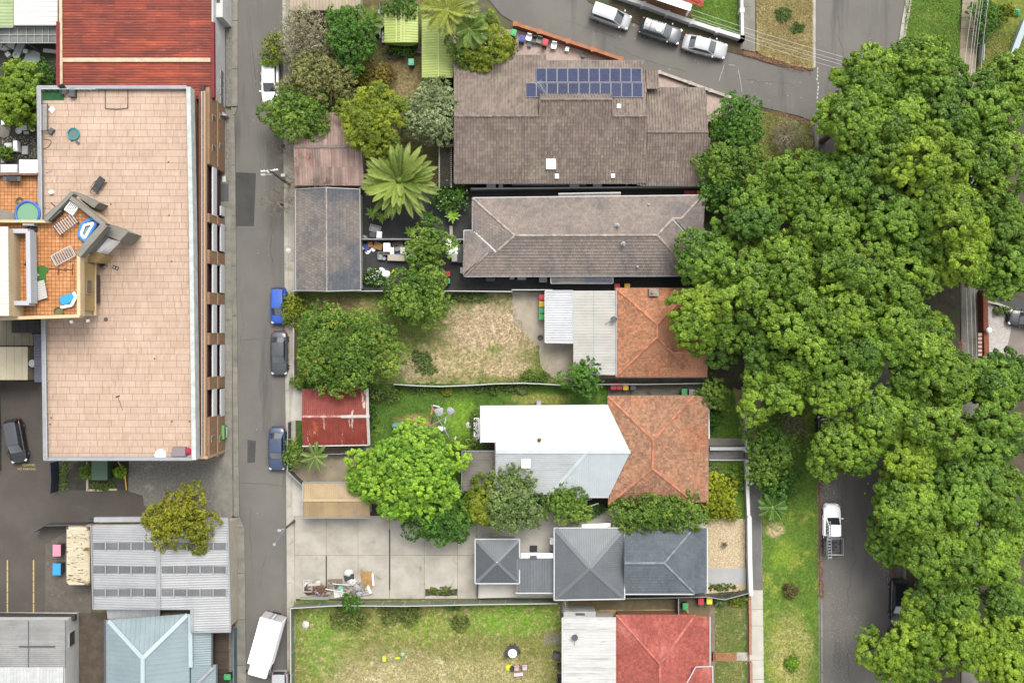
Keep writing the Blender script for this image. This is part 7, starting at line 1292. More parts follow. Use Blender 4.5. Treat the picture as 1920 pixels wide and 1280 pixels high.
FGREY = mat('grey_steel_fence', (168, 170, 168), (150, 152, 150), .5, tone=.08); FGREEN = mat('grey_green_steel_fence', (140, 148, 132), (126, 134, 118), .5, tone=.1); FDARK = mat('dark_steel_fence', (96, 98, 98), (84, 86, 86), .5, tone=.1); FWHITE = mat('white_fence_paint', (224, 224, 221), None, tone=.02); FORANGE = mat('orange_brick_wall', (190, 126, 88), (166, 104, 72), sc=2, fine=.2, tone=.15); FBROWN = mat('brown_brick_low_wall', (150, 84, 56), (126, 68, 46), sc=3, fine=.2, tone=.15)
fence('long grey fence between the worn back yard and the slate roofed garage', [(556, 547), (700, 547), (850, 547), (960, 548)], 1.6, FGREY, rail_m=GUTTER); fence('short grey fence behind the white grey awning', [(960, 545), (1034, 545), (1034, 549)], 1.7, FGREY, rail_m=GUTTER)
fence('wavy grey steel fence between worn yard and clothes line lawn', [(742, 719), (790, 722), (830, 723), (880, 721), (930, 718), (980, 717), (1010, 718), (1062, 721), (1130, 719), (1200, 719), (1325, 717)], 1.5, FGREY, rail_m=GUTTER); fence('grey green steel fence along the bottom lawn and concrete yard', [(553, 1131), (602, 1128), (640, 1126), (760, 1127), (900, 1124), (1043, 1122)], 1.7, FGREEN, rail_m=plain('pale_green_rail', (196, 202, 190)))
fence('grey green steel fence between the bottom lawn and the lane', [(552, 1131), (553, 1300), (552, 1450)], 1.7, FGREEN, rail_m=plain('pale_green_rail', (196, 202, 190))); fence('dark steel fence between grey slate house and red house', [(1170, 1114), (1320, 1111), (1352, 1116), (1398, 1104)], 1.5, FDARK, rail_m=FGREY)
fence('thin grey wall across the black paved yard', [(676, 451), (778, 451)], 1.4, FGREY, th=.1, name='low_wall', post=0, cap=.14); fence('short grey wall beside the long grey house', [(848, 451), (871, 451)], 1.2, FGREY, th=.1, name='low_wall', post=0, cap=.14); fence('long grey fence between the brown and the grey tiled houses', [(884, 359), (1000, 358), (1120, 357), (1316, 355)], 1.7, FGREY, rail_m=LGREY, cap=.16)
fence('orange brick wall along the side street forecourt', [(966, 52), (1010, 66), (1064, 84), (1110, 99), (1162, 117)], 1.1, FORANGE, 3.2, .3, name='brick_wall', post=.5, cap=.34); fence('low white retaining wall along the side street', [(1235, 138), (1292, 158), (1330, 172), (1376, 188)], .45, mat('worn_white_wall', (205, 198, 186), (176, 168, 154), sc=2), 3., .25, name='low_wall', post=.38, cap=.28)
fence('white balustrade wall along the side street', [(1150, -4), (1204, 14), (1249, 31), (1294, 47), (1342, 63), (1388, 77)], .95, FWHITE, 9, .3, name='white_wall', post=.5, cap=.4); fence('white front wall beside the grey footpath at the top', [(1388, 77), (1387, 26), (1385, -60)], .95, FWHITE, 3, .22, name='white_wall', post=.5, cap=.3)
fence('white picket front fence along the right-hand footpath', [(1393, 728), (1394, 765), (1395, 814), (1396, 842)], .9, FWHITE, 9, .14, name='white_fence', post=.4, cap=.2); fence('white front fence between porch path and pebble garden', [(1396, 862), (1397, 910), (1399, 960)], .95, FWHITE, 9, .2, name='white_fence', post=.34, cap=.34); fence('tall white front fence along the pebble garden', [(1400, 966), (1401, 1040), (1403, 1108)], 1.1, FWHITE, 3, .3, name='white_fence', post=.36, cap=.46)
fence('white side wall of the grey tiled porch path', [(1328, 839), (1396, 839)], .8, FWHITE, 4, .2, name='white_wall', post=0, cap=.34); fence('thin white kerb wall south of the porch path', [(1328, 861), (1395, 861)], .4, FWHITE, 4, .1, name='white_wall', post=0, cap=.12)
fence('low orange brick front wall at the bottom, north of the brick path', [(1403, 1112), (1404, 1170), (1404, 1220)], .6, mat('salmon_brick', (190, 136, 110), (168, 116, 92), sc=3, fine=.2, tone=.12), 3, .24, name='brick_wall', post=.3, cap=.28); fence('low orange brick front wall at the bottom, south of the brick path', [(1405, 1240), (1406, 1300), (1407, 1400)], .6, _M['salmon_brick'], 3, .24, name='brick_wall', post=.3, cap=.28)
fence('grey gate fence beside the green lidded bin', [(1267, 1114), (1267, 1146)], 1.6, FDARK, rail_m=FGREY); bwl = fence('brown brick front wall at the white gravel yard', [(1837, 545), (1838, 600), (1840, 668)], 1.1, FBROWN, 2.2, .55, name='brick_wall', post=0, cap=.5)
m = MB()
for k in range(6): q = P(1837.5, 627 + k * 7.5, 1.25); m.box((q[0], q[1], 1.22), (.42, .3, .04))
m.build('wall_opening', mat('pale_pink_insert', (206, 170, 156), None), parent=bwl)
fence('low pale wall between gravel yard and dark driveway', [(1843, 565), (1866, 570), (1925, 592)], .5, CONC, 3, .2, name='low_wall', post=0, cap=.24); fence('dark mesh fence at the car park entrance of the workshop', [(76, 992), (98, 979), (172, 978)], 1.7, FDARK); fence('dark side fence along the workshop awning', [(176, 970), (300, 969), (430, 970)], 1.6, FDARK)
fence('dark car park gate fence left of the weedy utility bed', [(110, 864), (112, 895), (110, 919)], 1.8, mat('navy_steel_fence', (62, 66, 84), (52, 56, 72), .5)); fence('low fence north of the parking pad and dark strip', [(568, 848), (640, 848), (690, 845)], 1.2, FGREY); fence('grey fence in front of the parking pad by the lane', [(546, 790), (546, 880), (575, 908)], 1.5, FDARK, rail_m=FGREY)
fence('dark fence at the left edge of the car park', [(0, 720), (3, 800), (3, 880)], 1.6, FDARK); fence('weathered timber fence beside the short lime shed', [(716, 12), (717, 80)], 1.5, FDARK); fence('pale wall along the east edge of the shady yard at the lane', [(556, 548), (556, 712)], 1.3, CONC, name='low_wall', post=0, th=.12, cap=.14); fence('pale fence along the right-hand edge of the top right footpath', [(1846, -40), (1838, 40), (1834, 120)], 1.1, LGREY, post=.06); fence('pale blue grey wall beside the side lawn at the top right', [(1918, 40), (1902, 80), (1888, 118)], .8, mat('pale_blue_wall', (186, 200, 204), None), 3, .5, name='low_wall', post=0, cap=.6)
# ------------------------------------------------------------------ poles and wires
def pole(label, px, py, h, tx, ty, name='utility_pole'):
    x, y, _ = P(px, py); t = thing(name, label, 'pole', (x, y, .1)); m = MB(); m.tube((0, 0, -.1), (0, 0, h), .16, .11, 10); m.build('shaft', mat('pole_timber', (120, 108, 92), (98, 88, 76), sc=3), t, True); return t, x, y
OFFL = plain('lamp_white', (205, 206, 204))
t, x, y = pole('timber utility pole with crossarm and two white lamps by the bare tree', 544, 347, 8.6, 0, 0)
m = MB(); m.box((0, 0, 8.3), (1.7, .1, .1), .1); m.build('crossarm', GUTTER, t, True)
for a in (-.75, -.5, .5, .75): m = MB(); m.lathe((a, a * .1, 8.4), [(.05, 0), (.07, .05), (.04, .09), (.07, .14), (.02, .18)], 8); m.build('insulator', WHITE, t, True)
m = MB(); m.tube((0, 0, 6.4), (-.85, -.1, 6.6), .04); m.build('lamp_arm', ZINC, t, True); m = MB(); m.rbox((-1.1, -.1, 6.55), (.5, .26, .14), .1); m.build('lamp_head', LGREY, t, True); m = MB(); m.tube((0, 0, 7.3), (-.3, .1, 7.4), .04); m.lathe((-.38, .1, 7.3), [(.18, 0), (.18, .12), (.08, .18)], 14); m.build('round_lamp', OFFL, t, True)
m = MB(); m.box((0.05, .45, 2.6), (.4, .3, .7)); m.build('meter_box', LGREY, t, True)
for k, a in enumerate((-.75, -.5, .5, .75)):
    w_ = MB(); w_.path([(x + a, y, 8.55), (x + a - 1., y + 9, 8.2), (x + a - 2., y + 20, 8.3)], .012, 4); o = w_.build('power_line', BLACK, at=(x + a, y, 8.5)); tag(o, 'thin overhead wire up the lane, ' + ('outer west', 'inner west', 'inner east', 'outer east')[k] + ' of the four on the pole', 'wire', 'overhead wires from the lane utility pole')
t, x, y = pole('leaning looking street lamp pole at the concrete yard entrance', 552, 976, 4.0, 0, 0, 'street_lamp'); m = MB(); m.tube((0, 0, 3.7), (-.5, -.2, 3.9), .035); m.rbox((-.62, -.22, 3.85), (.42, .28, .12), .1); m.build('lamp_head', LGREY, t, True); m = MB(); m.path([(0, 0, 4.), (-.6, -1.2, 6.)], .02); m.lathe((-.6, -1.2, 5.95), [(.16, 0), (.17, .08), (.05, .1)], 12); m.build('aerial_arm', ZINC, t, True)
WIRE = plain('pale_wire', (212, 214, 208), .5)
for k, (a, b, c, d) in enumerate(((1296, 18, 1580, 107), (1296, 28, 1582, 116), (1300, 34, 1586, 124), (1380, 68, 1590, 134))):
    A, B = P(a, b, 4.2), P(c, d, 8.); w_ = MB(); w_.path([Vector(A).lerp(Vector(B), i / 6) + Vector((0, 0, -.35 * math.sin(math.pi * i / 6))) for i in range(7)], .016, 4); o = w_.build('power_line', WIRE, at=A); tag(o, 'pale overhead wire from the orange roof corner, ' + ('topmost', 'second', 'third', 'lowest')[k] + ' of the four', 'wire', 'wires crossing the top right corner')
for k, (a, c) in enumerate(((1828, 1806), (1836, 1816), (1842, 1820), (1846, 1826), (1856, 1838))):
    A, B = P(a, -20, 8.), P(c, 150, 7.4); w_ = MB(); w_.path([Vector(A).lerp(Vector(B), i / 4) + Vector((0, 0, -.2 * math.sin(math.pi * i / 4))) for i in range(5)], .016, 4); o = w_.build('power_line', WIRE, at=A); tag(o, 'pale overhead wire above the top right footpath, ' + ('leftmost', 'second', 'middle', 'fourth', 'rightmost')[k] + ' of the five', 'wire', 'wires above the top right footpath')
for k, (a, c) in enumerate(((1812, 1816), (1820, 1824), (1827, 1832))):
    A, B = P(a, 540, 7.), P(c, 680, 7.); w_ = MB(); w_.path([A, B], .014, 4); o = w_.build('power_line', WIRE, at=A); tag(o, 'pale overhead wire by the gravel yard, ' + ('left', 'middle', 'right')[k] + ' of the three', 'wire', 'wires above the east footpath')

# ------------------------------------------------------------------ small things
def put(name, label, cat, px, py, z=.115, rz=0, group=None): x, y, _ = P(px, py, z); return thing(name, label, cat, (x, y, z), rad(rz), group)
def carton(name, label, px, py, a, b, h, m, rz=0, z=.13, cat='box', lidm=None, group=None):
    t = put(name, label, cat, px, py, z, rz, group); q = MB(); q.rbox((0, 0, 0), (a, b, h), .03); q.build('body', m, t, True); q = MB(); q.rbox((0, 0, h), (a * .93, b * .93, .03), .03); q.build('lid', lidm or m, t, True); return t
def tub(name, label, px, py, a, b, h, m, rz=0, z=.13, cat='tub', fillm=None):
    t = put(name, label, cat, px, py, z, rz); q = MB(); w_ = .05
    q.box((0, 0, 0), (a, b, .04)); [q.box(c, d) for c, d in (((a / 2, 0, 0), (w_, b, h)), ((-a / 2, 0, 0), (w_, b, h)), ((0, b / 2, 0), (a, w_, h)), ((0, -b / 2, 0), (a, w_, h)))]; q.build('shell', m, t, True)
    if fillm: q = MB(); q.rbox((0, 0, .04), (a * .85, b * .85, h * .6), .03); q.build('contents', fillm, t, True)
    return t
def chair(label, px, py, m, rz=0, z=.12, name='garden_chair', frame=None, sc_=1.):
    t = put(name, label, 'chair', px, py, z, rz); s = sc_; q = MB(); q.rbox((0, 0, .42 * s), (.5 * s, .48 * s, .04), .1); q.build('seat', m, t, True); q = MB(); q.box((0, .26 * s, .45 * s), (.48 * s, .05, .5 * s), 0, .5, (-.25, 0)); q.build('backrest', m, t, True)
    for a in (-1, 1):
        q = MB(); q.path([(a * .27 * s, -.2 * s, .6 * s), (a * .27 * s, .24 * s, .64 * s)], .03); q.build('armrest', frame or m, t, True)
        for b in (-1, 1): q = MB(); q.tube((a * .24 * s, b * .22 * s, .43 * s), (a * .28 * s, b * .28 * s, 0), .025); q.build('leg', frame or m, t, True)
    return t
def slatted(name, label, cat, px, py, a, b, h, m, n, rz=0, z=.12, frame=None):
    t = put(name, label, cat, px, py, z, rz); q = MB(); f = frame or m
    [q.box(c, d) for c, d in (((0, b / 2, h - .08), (a, .06, .08)), ((0, -b / 2, h - .08), (a, .06, .08)), ((a / 2, 0, h - .08), (.06, b, .08)), ((-a / 2, 0, h - .08), (.06, b, .08)))]; q.build('frame', f, t, True)
    for k in range(n): q = MB(); q.box((-a / 2 + a * (k + .5) / n, 0, h), (a / n * .42, b * .94, .025)); q.build('slat', m, t, True)
    for s in (-1, 1):
        for u in (-1, 1): q = MB(); q.box((s * a * .44, u * b * .44, 0), (.06, .06, h - .05)); q.build('leg', f, t, True)
    return t
def lump(name, label, cat, px, py, r, h, m, z=.12, n=9, group=None):
    x, y, _ = P(px, py, z); v = []; rings = 4
    for j in range(rings):
        q = j / (rings - 1); rr = r * math.cos(q * 1.45) ** .6
        for k in range(n): a = 2 * math.pi * k / n; k_ = rr * R.uniform(.75, 1.15); v.append((k_ * math.cos(a), k_ * math.sin(a), h * q * R.uniform(.85, 1.1)))
    mb = MB(); mb.add(v, [(j * n + k, j * n + (k + 1) % n, (j + 1) * n + (k + 1) % n, (j + 1) * n + k) for j in range(rings - 1) for k in range(n)] + [tuple(range((rings - 1) * n, rings * n))]); o = mb.build(name, m, local=True, smooth=False); o.location = (x, y, z); tag(o, label, cat, group); return o
def board(name, label, px, py, a, b, m, rz=0, z=.14, cat='board', th=.03, tilt=None):
    x, y, _ = P(px, py, z); mb = MB(); mb.box((0, 0, 0), (a, b, th), rad(rz), .5, tilt); mb.box((0, 0, th), (a * .9, b * .86, .008), rad(rz), .7, tilt); o = mb.build(name, m, local=True); o.location = (x, y, z); tag(o, label, cat); return o
def round_(name, label, cat, px, py, prof, m, z=.12, n=16, parts=()):
    x, y, _ = P(px, py, z); mb = MB(); mb.lathe((0, 0, 0), prof, n); o = mb.build(name, m, local=True); o.location = (x, y, z); tag(o, label, cat); OFF[o.name] = (x, y, z)
    for nm, pr, mm in parts: mb = MB(); mb.lathe((0, 0, 0), pr, n); mb.build(nm, mm, o, True)
    return o
POT = [(.16, 0), (.22, .3), (.25, .32), (.25, .36), (.2, .36), (.19, .3), (.0, .29)]
WATER = glassmat('green_pool_water', (116, 170, 130)); TEAL = plain('teal_plastic', (40, 150, 165)); SKYB = plain('sky_blue_plastic', (40, 165, 225)); PALEB = plain('pale_blue_vinyl', (70, 140, 215)); MATG = mat('green_mat', (36, 100, 48), (30, 84, 42), fine=.2); ZR = 6.905
# roof deck of the apartment block
round_('paddling_pool', 'small teal paddling pool on the tiled roof deck', 'pool', 139, 252, [(.6, 0), (.64, .2), (.6, .25), (.52, .22), (.5, .03), (0, .03)], TEAL, ZR, 10, [('water', [(.5, .12), (0, .12)], glassmat('murky_water', (70, 110, 96)))])
fr = put('goal_frame', 'thin black rectangular frame lying on the roof deck', 'frame', 219, 186, ZR); q = MB(); q.path([(-1.13, -.95, .05), (-1.15, .95, .05), (1.12, .97, .05), (1.12, -.92, .05), (0, -1.02, .05), (-1.13, -.95, .05)], .04); q.build('frame_tube', DGREY, fr, True)
o = put('floor_mat', 'dark green mat in the top left deck corner', 'mat', 98, 178, ZR)
for k in (-.6, .6): q = MB(); q.box((k, 0, .0), (1.18, 1.1, .025)); q.build('mat_half', MATG, o, True)
chair('black armchair beside the green mat on the roof deck', 125, 173, DGREY, 20, ZR, 'armchair', BLACK, 1.2); carton('storage_box', 'grey storage box leaning by the green mat', 139, 176, .6, .9, .5, DGREY, 0, ZR); slatted('bench', 'long grey slatted bench along the deck railing', 'bench', 85, 222, .8, 2.7, .45, LGREY, 4, 0, ZR, DGREY); lump('cushion', 'white square cushion by the long bench', 'cushion', 98, 206, .42, .16, WHITE, ZR, 4)
carton('storage_box', 'small dark box on the deck below the bench', 98, 247, .42, .6, .3, DGREY, -35, ZR); q = put('hose', 'curled garden hose on the deck by the railing', 'hose', 88, 265, ZR); m = MB(); m.path([(-.3, .2, .03), (.1, .15, .03), (.4, .1, .03), (.45, -.2, .03), (.1, -.6, .03), (-.4, -.8, .03)], .03); m.build('hose_tube', plain('olive_hose', (110, 100, 70)), q, True)
for k, (a, b) in enumerate(((135, 263), (145, 267), (148, 269))): round_('bucket_toy', ('dark little pot left', 'dark little pot centre', 'dark little pot right')[k] + ' below the teal paddling pool', 'pot', a, b, [(.1, 0), (.12, .12), (.0, .1)], DGREY, ZR, 8)
lg = put('lounge_chair', 'black reclining lounge chair on the roof deck', 'chair', 187, 348, ZR, -35); m = MB(); m.rbox((0, .35, .4), (.72, 1.0, .08), .12); m.build('backrest', plain('black_fabric', (66, 67, 68), .9), lg, True); m = MB(); m.rbox((0, -.4, .36), (.66, .55, .06), .1); m.build('seat', _M['black_fabric'], lg, True)
for s in (-1, 1): m = MB(); m.path([(s * .4, .7, .02), (s * .42, 0, .5), (s * .42, -.6, .45), (s * .4, -.8, .02)], .03); m.build('leg', BLACK, lg, True)
m = MB(); m.path([(-.35, -.7, .3), (-.3, -1.05, .3), (.3, -1.05, .3), (.35, -.7, .3)], .03); m.build('footrest', BLACK, lg, True)
br = put('broom', 'long broom lying on the lower roof deck', 'broom', 226, 757, ZR, -70); m = MB(); m.tube((-.85, 0, .04), (.7, 0, .04), .025); m.build('handle', plain('broom_handle', (110, 90, 50)), br, True); m = MB(); m.rbox((-.8, 0, 0), (.1, .42, .1), .03); m.build('head', BLACK, br, True)
chair('black wire chair at the foot of the tan tower', 195, 495, BLACK, 200, ZR, 'wire_chair'); tr_ = put('drink_tray', 'small black two hole tray by the wire chair', 'tray', 217, 502, ZR, -20); m = MB(); m.box((0, 0, 0), (.62, .34, .04)); m.build('base', BLACK, tr_, True); [(lambda q: (q.lathe((s, 0, .04), [(.1, 0), (.1, .03)], 10), q.build('cup_hole', LGREY, tr_, True)))(MB()) for s in (-.15, .15)]
round_('satellite_dome', 'white round tub at the lower deck edge', 'tub', 303, 852, [(.5, 0), (.58, .3), (.5, .45), (.42, .3), (0, .28)], WHITE, ZR, 16); carton('storage_box', 'mauve grey lidded box at the lower deck corner', 338, 846, 1.35, .9, .5, plain('mauve_grey', (140, 126, 130)), 0, ZR); lump('towel', 'crumpled red towel beside the mauve box', 'towel', 352, 846, .4, .3, plain('red_cloth', (200, 40, 80), .9), ZR)
round_('lamp', 'white lamp cap on the deck near the tower', 'lamp', 98, 361, [(.2, 0), (.2, .3), (.16, .34), (.05, .36)], WHITE, ZR, 12); board('prop_frame', 'small dark angled bracket beside the diagonal tower wall', 100, 384, .6, .1, BLACK, -40, ZR, 'bracket'); board('washing_pole', 'thin grey pipe stub on the deck by the railing', 92, 322, .7, .1, ZINC, 20, ZR, 'pipe')
for a, b, l in ((135, 603, 'white floodlight below the tan tower, left one'), (166, 601, 'small white floodlights below the tan tower, middle'), (199, 598, 'grey floodlight at the tan tower corner')): carton('floodlight', l, a, b, .3, .28, .2, WHITE if a < 190 else DGREY, 15, ZR, 'floodlight')
# tower terrace
Zt = 11.02
slatted('lounger', 'brown framed lounger with white slats inside the diagonal walls', 'lounger', 127, 421, 2.2, 1.15, .4, plain('dull_white_slat', (196, 192, 186)), 9, 36, Zt, plain('dark_brown_frame', (88, 68, 62))); slatted('garden_chair', 'white slatted chair at the tip of the diagonal terrace', 'chair', 138, 392, .95, .9, .5, WHITE, 6, -35, Zt); carton('table', 'grey glass topped table at the diagonal wall', 106, 402, 1.5, .75, .65, DGREY, 42, Zt, 'table', plain('grey_glass', (128, 132, 130), .2))
slatted('lounger', 'white framed lounger with grey mesh on the orange tiles', 'lounger', 122, 480, 2.1, 1.05, .4, LGREY, 9, 28, Zt, plain('off_white_frame', (214, 214, 210))); ip = put('inflatable_boat', 'blue and white inflatable boat inside the grey wall', 'inflatable', 165, 430, Zt, 60)
for a, b, r in (([(-1.1, -.5, .2), (1.1, -.5, .2), (1.2, .0, .2), (.2, .6, .2), (-.9, .35, .2), (-1.1, -.5, .2)], PALEB, .2), ([(-.85, -.3, .3), (.85, -.3, .3), (.2, .35, .3), (-.7, .2, .3), (-.85, -.3, .3)], WHITE, .12)): m = MB(); m.path(a, r, 10); m.build('tube', b, ip, True)
m = MB(); m.prism([(-.9, -.4), (1, -.4), (.2, .4), (-.8, .25)], 0, .15); m.build('floor', plain('grey_vinyl', (150, 160, 165)), ip, True)
o = put('floor_mat', 'ragged green mat on the orange terrace', 'mat', 74, 513, Zt, 10); m = MB(); m.prism([(-.9, -.8), (.5, -.9), (.6, -.2), (1.05, .3), (.5, .7), (-.7, .6)], 0, .05); m.build('mat', plain('leaf_green_cloth', (62, 120, 40), .9), o, True); lump('cushion', 'grey cushion on the ragged green mat', 'cushion', 68, 516, .34, .15, LGREY, Zt + .06, 4)
sh_ = put('metal_sheet', 'white corrugated sheet leaning at the white parapet', 'sheet', 76, 546, Zt, 8)
m = MB(); lay(m, [(-.85, -.95, .1), (.85, -.75, .5), (.75, .95, .5), (-.85, .85, .1)], .2, 3, CORR, .0, along=(1, 0, 0)); m.build('sheet', plain('white_sheet', (220, 216, 210)), sh_, True)
ip = put('inflatable_ring', 'bright cyan and white inflatable at the terrace corner', 'inflatable', 129, 563, Zt, 20); m = MB(); m.rbox((0, .1, 0), (1.5, .9, .3), .3); m.build('float', SKYB, ip, True); m = MB(); m.path([(-.8, -.45, .25), (.2, -.6, .25), (.85, .0, .25), (.8, .5, .25)], .14, 8); m.build('rim', WHITE, ip, True)
round_('planter', 'olive round planter beside the cyan inflatable', 'planter', 112, 584, [(.3, 0), (.42, .3), (.46, .32), (.4, .33), (.32, .2), (0, .2)], plain('olive_pot', (116, 110, 60)), Zt, 14); bs = put('hand_cart', 'thin brown steel frame lying on the orange terrace', 'frame', 118, 504, Zt); m = MB(); m.path([(-1.5, .05, .05), (.9, -.1, .05)], .04); m.path([(-.4, .1, .05), (-.45, -.6, .05)], .04); m.path([(.95, .5, .05), (.9, -.6, .05)], .04); m.build('bars', plain('rust_brown', (120, 70, 40)), bs, True); m = MB(); m.lathe((.25, -.05, 0), [(.16, 0), (.16, .06), (.05, .07)], 12); m.build('disc', plain('rust_brown', (120, 70, 40)), bs, True)
chair('dark office chair by the white parapet on the orange terrace', 64, 497, BLACK, 70, Zt, 'office_chair'); lump('scooter_pile', 'dark clutter by the north terrace wall', 'clutter', 62, 430, .5, .5, BLACK, Zt); carton('air_conditioner', 'white air conditioner by the north terrace wall', 60, 420, 1.1, .5, .7, LGREY, 0, Zt, 'air conditioner'); carton('storage_box', 'white lidded box on the narrow top balcony', 22, 470, .5, .5, .3, WHITE, -10, 11.52); chair('white wire chair on the narrow top balcony', 28, 495, plain('pale_yellow_plastic', (214, 190, 110)), 10, 11.52, 'wire_chair', WHITE, .8)
round_('swimming_pool', 'round blue above ground pool with green water on the lower terrace', 'pool', 58, 402, [(1.28, 0), (1.3, .7), (1.2, .78), (1.08, .72), (1.08, .1), (0, .1)], plain('pool_blue', (60, 120, 200)), 6.82, 28, [('water', [(1.1, .6), (0, .6)], WATER)])
bq = put('barbecue', 'black hooded barbecue on the lower orange terrace', 'barbecue', 30, 338, 6.82); m = MB(); m.rbox((0, 0, .5), (1.05, .55, .35), .1); m.build('hood', BLACK, bq, True); [(lambda q: (q.box((s * .7, 0, .75), (.34, .45, .05)), q.build('side_shelf', DGREY, bq, True)))(MB()) for s in (-1, 1)]; [(lambda q: (q.tube((s * .45, u * .2, 0), (s * .45, u * .2, .5), .03), q.build('leg', BLACK, bq, True)))(MB()) for s in (-1, 1) for u in (-1, 1)]
hc = put('hose', 'coiled garden hose on the lower orange terrace', 'hose', 37, 378, 6.82); m = MB()
for r in (.22, .3, .38): m.path([(r * math.cos(a / 10 * 6.283), r * math.sin(a / 10 * 6.283) * 1.1, .03) for a in range(11)], .035)
m.build('coil', plain('olive_hose', (110, 100, 70)), hc, True)
# black paved yard clutter
def many(spec):
    for s in spec:
        k, name, lab, px, py, a, b, h, m, rz = s if s[0] not in 'lp' else s[:5] + (s[5],) + s[5:]
        {'c': lambda: carton(name, lab, px, py, a, b, h, m, rz), 't': lambda: tub(name, lab, px, py, a, b, h, m, rz), 'b': lambda: board(name, lab, px, py, a, b, m, rz, .13 + h), 'l': lambda: lump(name, lab, name.split('_')[-1], px, py, a, h, m), 'p': lambda: round_(name, lab, name.split('_')[-1], px, py, [(a * .75, 0), (a, h), (a * .85, h * 1.04), (a * .8, h * .8), (0, h * .78)], m)}[k]()
BROWNB = plain('brown_box', (176, 116, 62)); BEIGE = plain('beige_panel', (196, 186, 166)); OFFW = plain('off_white', (222, 222, 216))
many([('t', 'storage_tub', 'pale grey divided tray on the black yard', 704, 429, 1.15, .7, .3, LGREY, -14, ), ('c', 'plastic_box', 'dark grey box beside a white box on the black yard', 700, 441, .7, .6, .5, DGREY, -4), ('c', 'plastic_box', 'white box below the pale divided tray', 712, 441, .56, .72, .5, WHITE, -4), ('l', 'plastic_bag', 'crumpled clear bag at the garage wall', 684, 446, .35, .25, LGREY, 0),
 ('p', 'paint_bucket', 'white round bucket in the yard corner by the wall', 682, 465, .22, .35, OFFW, 0), ('c', 'plastic_crate', 'blue crate among the wall clutter', 688, 464, .5, .75, .4, BLUE, 20), ('c', 'wooden_box', 'orange brown box beside the blue crate', 695, 459, .55, .6, .4, BROWNB, 8), ('b', 'cardboard_sheet', 'folded cardboard piece along the yard wall', 709, 461, .95, .75, .3, CARD, -20), ('l', 'plastic_bag', 'white bags in front of the blue crate', 690, 471, .35, .3, WHITE, 0), ('l', 'plastic_bag', 'white crumpled sheet beside the orange brown box', 699, 467, .3, .2, WHITE, 0),
 ('c', 'foam_box', 'white and violet box standing by the yard wall', 727, 465, .72, .95, .8, WHITE, 0), ('c', 'foam_box', 'narrow white box right of the white and violet box', 736, 471, .4, .72, .5, WHITE, 0), ('c', 'timber_pallet', 'dark plank stack along the yard wall', 746, 457, 1.2, .4, .4, plain('dark_brown', (70, 48, 40)), 14), ('t', 'plastic_tub', 'beige tub with boards near the wall', 748, 465, 1.0, .6, .4, BEIGE, 12), ('t', 'plastic_tub', 'blue open tub in front of the beige tub', 746, 474, .66, .5, .4, plain('tub_blue', (60, 100, 190)), 0), ('c', 'white_appliance', 'white appliance with a dark top mark', 758, 471, .72, .75, .7, OFFW, 0),
 ('b', 'metal_bracket', 'thin white bent frame right of the white appliance', 767, 472, .25, .8, .3, WHITE, 10), ('c', 'foam_box', 'speckled white panel box under the leafy tree', 775, 470, .75, 1.05, .6, OFFW, 0), ('t', 'storage_tub', 'clear plastic tub at the left end of the bench', 714, 480, .5, .75, .4, LGREY, 0), ('c', 'grey_bench', 'grey bench top behind the beige board', 725, 476, .8, .4, .5, DGREY, 0), ('b', 'long_board', 'beige long board lying flat on the black yard', 743, 483, 1.85, .68, .5, BEIGE, -2), ('c', 'foam_box', 'small white box at the right end of the beige board', 764, 484, .55, .42, .4, OFFW, 2), ('p', 'plant_pot', 'grey stool disc below the clear tub', 721, 485, .2, .4, LGREY, 0),
 ('p', 'wire_basket', 'round wire basket on a post by the weeds', 694, 507, .26, .5, LGREY, 0), ('c', 'foam_box', 'tall narrow white box in the weeds', 707, 516, .34, .95, .3, WHITE, 0), ('l', 'plastic_bag', 'white bag beside the tall narrow box', 716, 508, .4, .35, WHITE, 0), ('l', 'plastic_bag', 'large white bag with a dark cover by the weeds', 723, 513, .5, .45, WHITE, 0), ('l', 'rubber_sheet', 'dark cover behind the large white bag', 725, 508, .35, .3, DGREY, 0), ('b', 'paper_sheet', 'white torn sheet lying in the weeds', 714, 528, .5, .35, .1, WHITE, -30), ('l', 'yellow_toy', 'yellow plastic thing at the tree edge by the weeds', 739, 510, .3, .3, plain('lemon_plastic', (240, 225, 50)), 0),
 ('c', 'freezer', 'white chest freezer under the leafy tree', 848, 464, 1.3, 1.6, .8, WHITE, 0), ('c', 'washing_machine', 'white machine beside the long grey house', 853, 484, .6, .85, .85, OFFW, 0), ('b', 'steel_bench', 'dark grey bench frame right of the white machine', 863, 475, .6, 2., .5, DGREY, 0)])
m = MB(); [m.prism([P(*p)[:2] for p in q_], .1, .35) for q_ in ([(806, 506), (834, 506), (834, 511), (806, 511)], [(829.5, 511), (834, 511), (834, 536), (829.5, 536)], [(843, 424), (849, 424), (849, 449), (844, 449)])]; o = m.build('garden_edging', CONC, at=P(820, 510)); tag(o, 'pale concrete bed edging in the black paved yard', 'edging', None, 'structure')
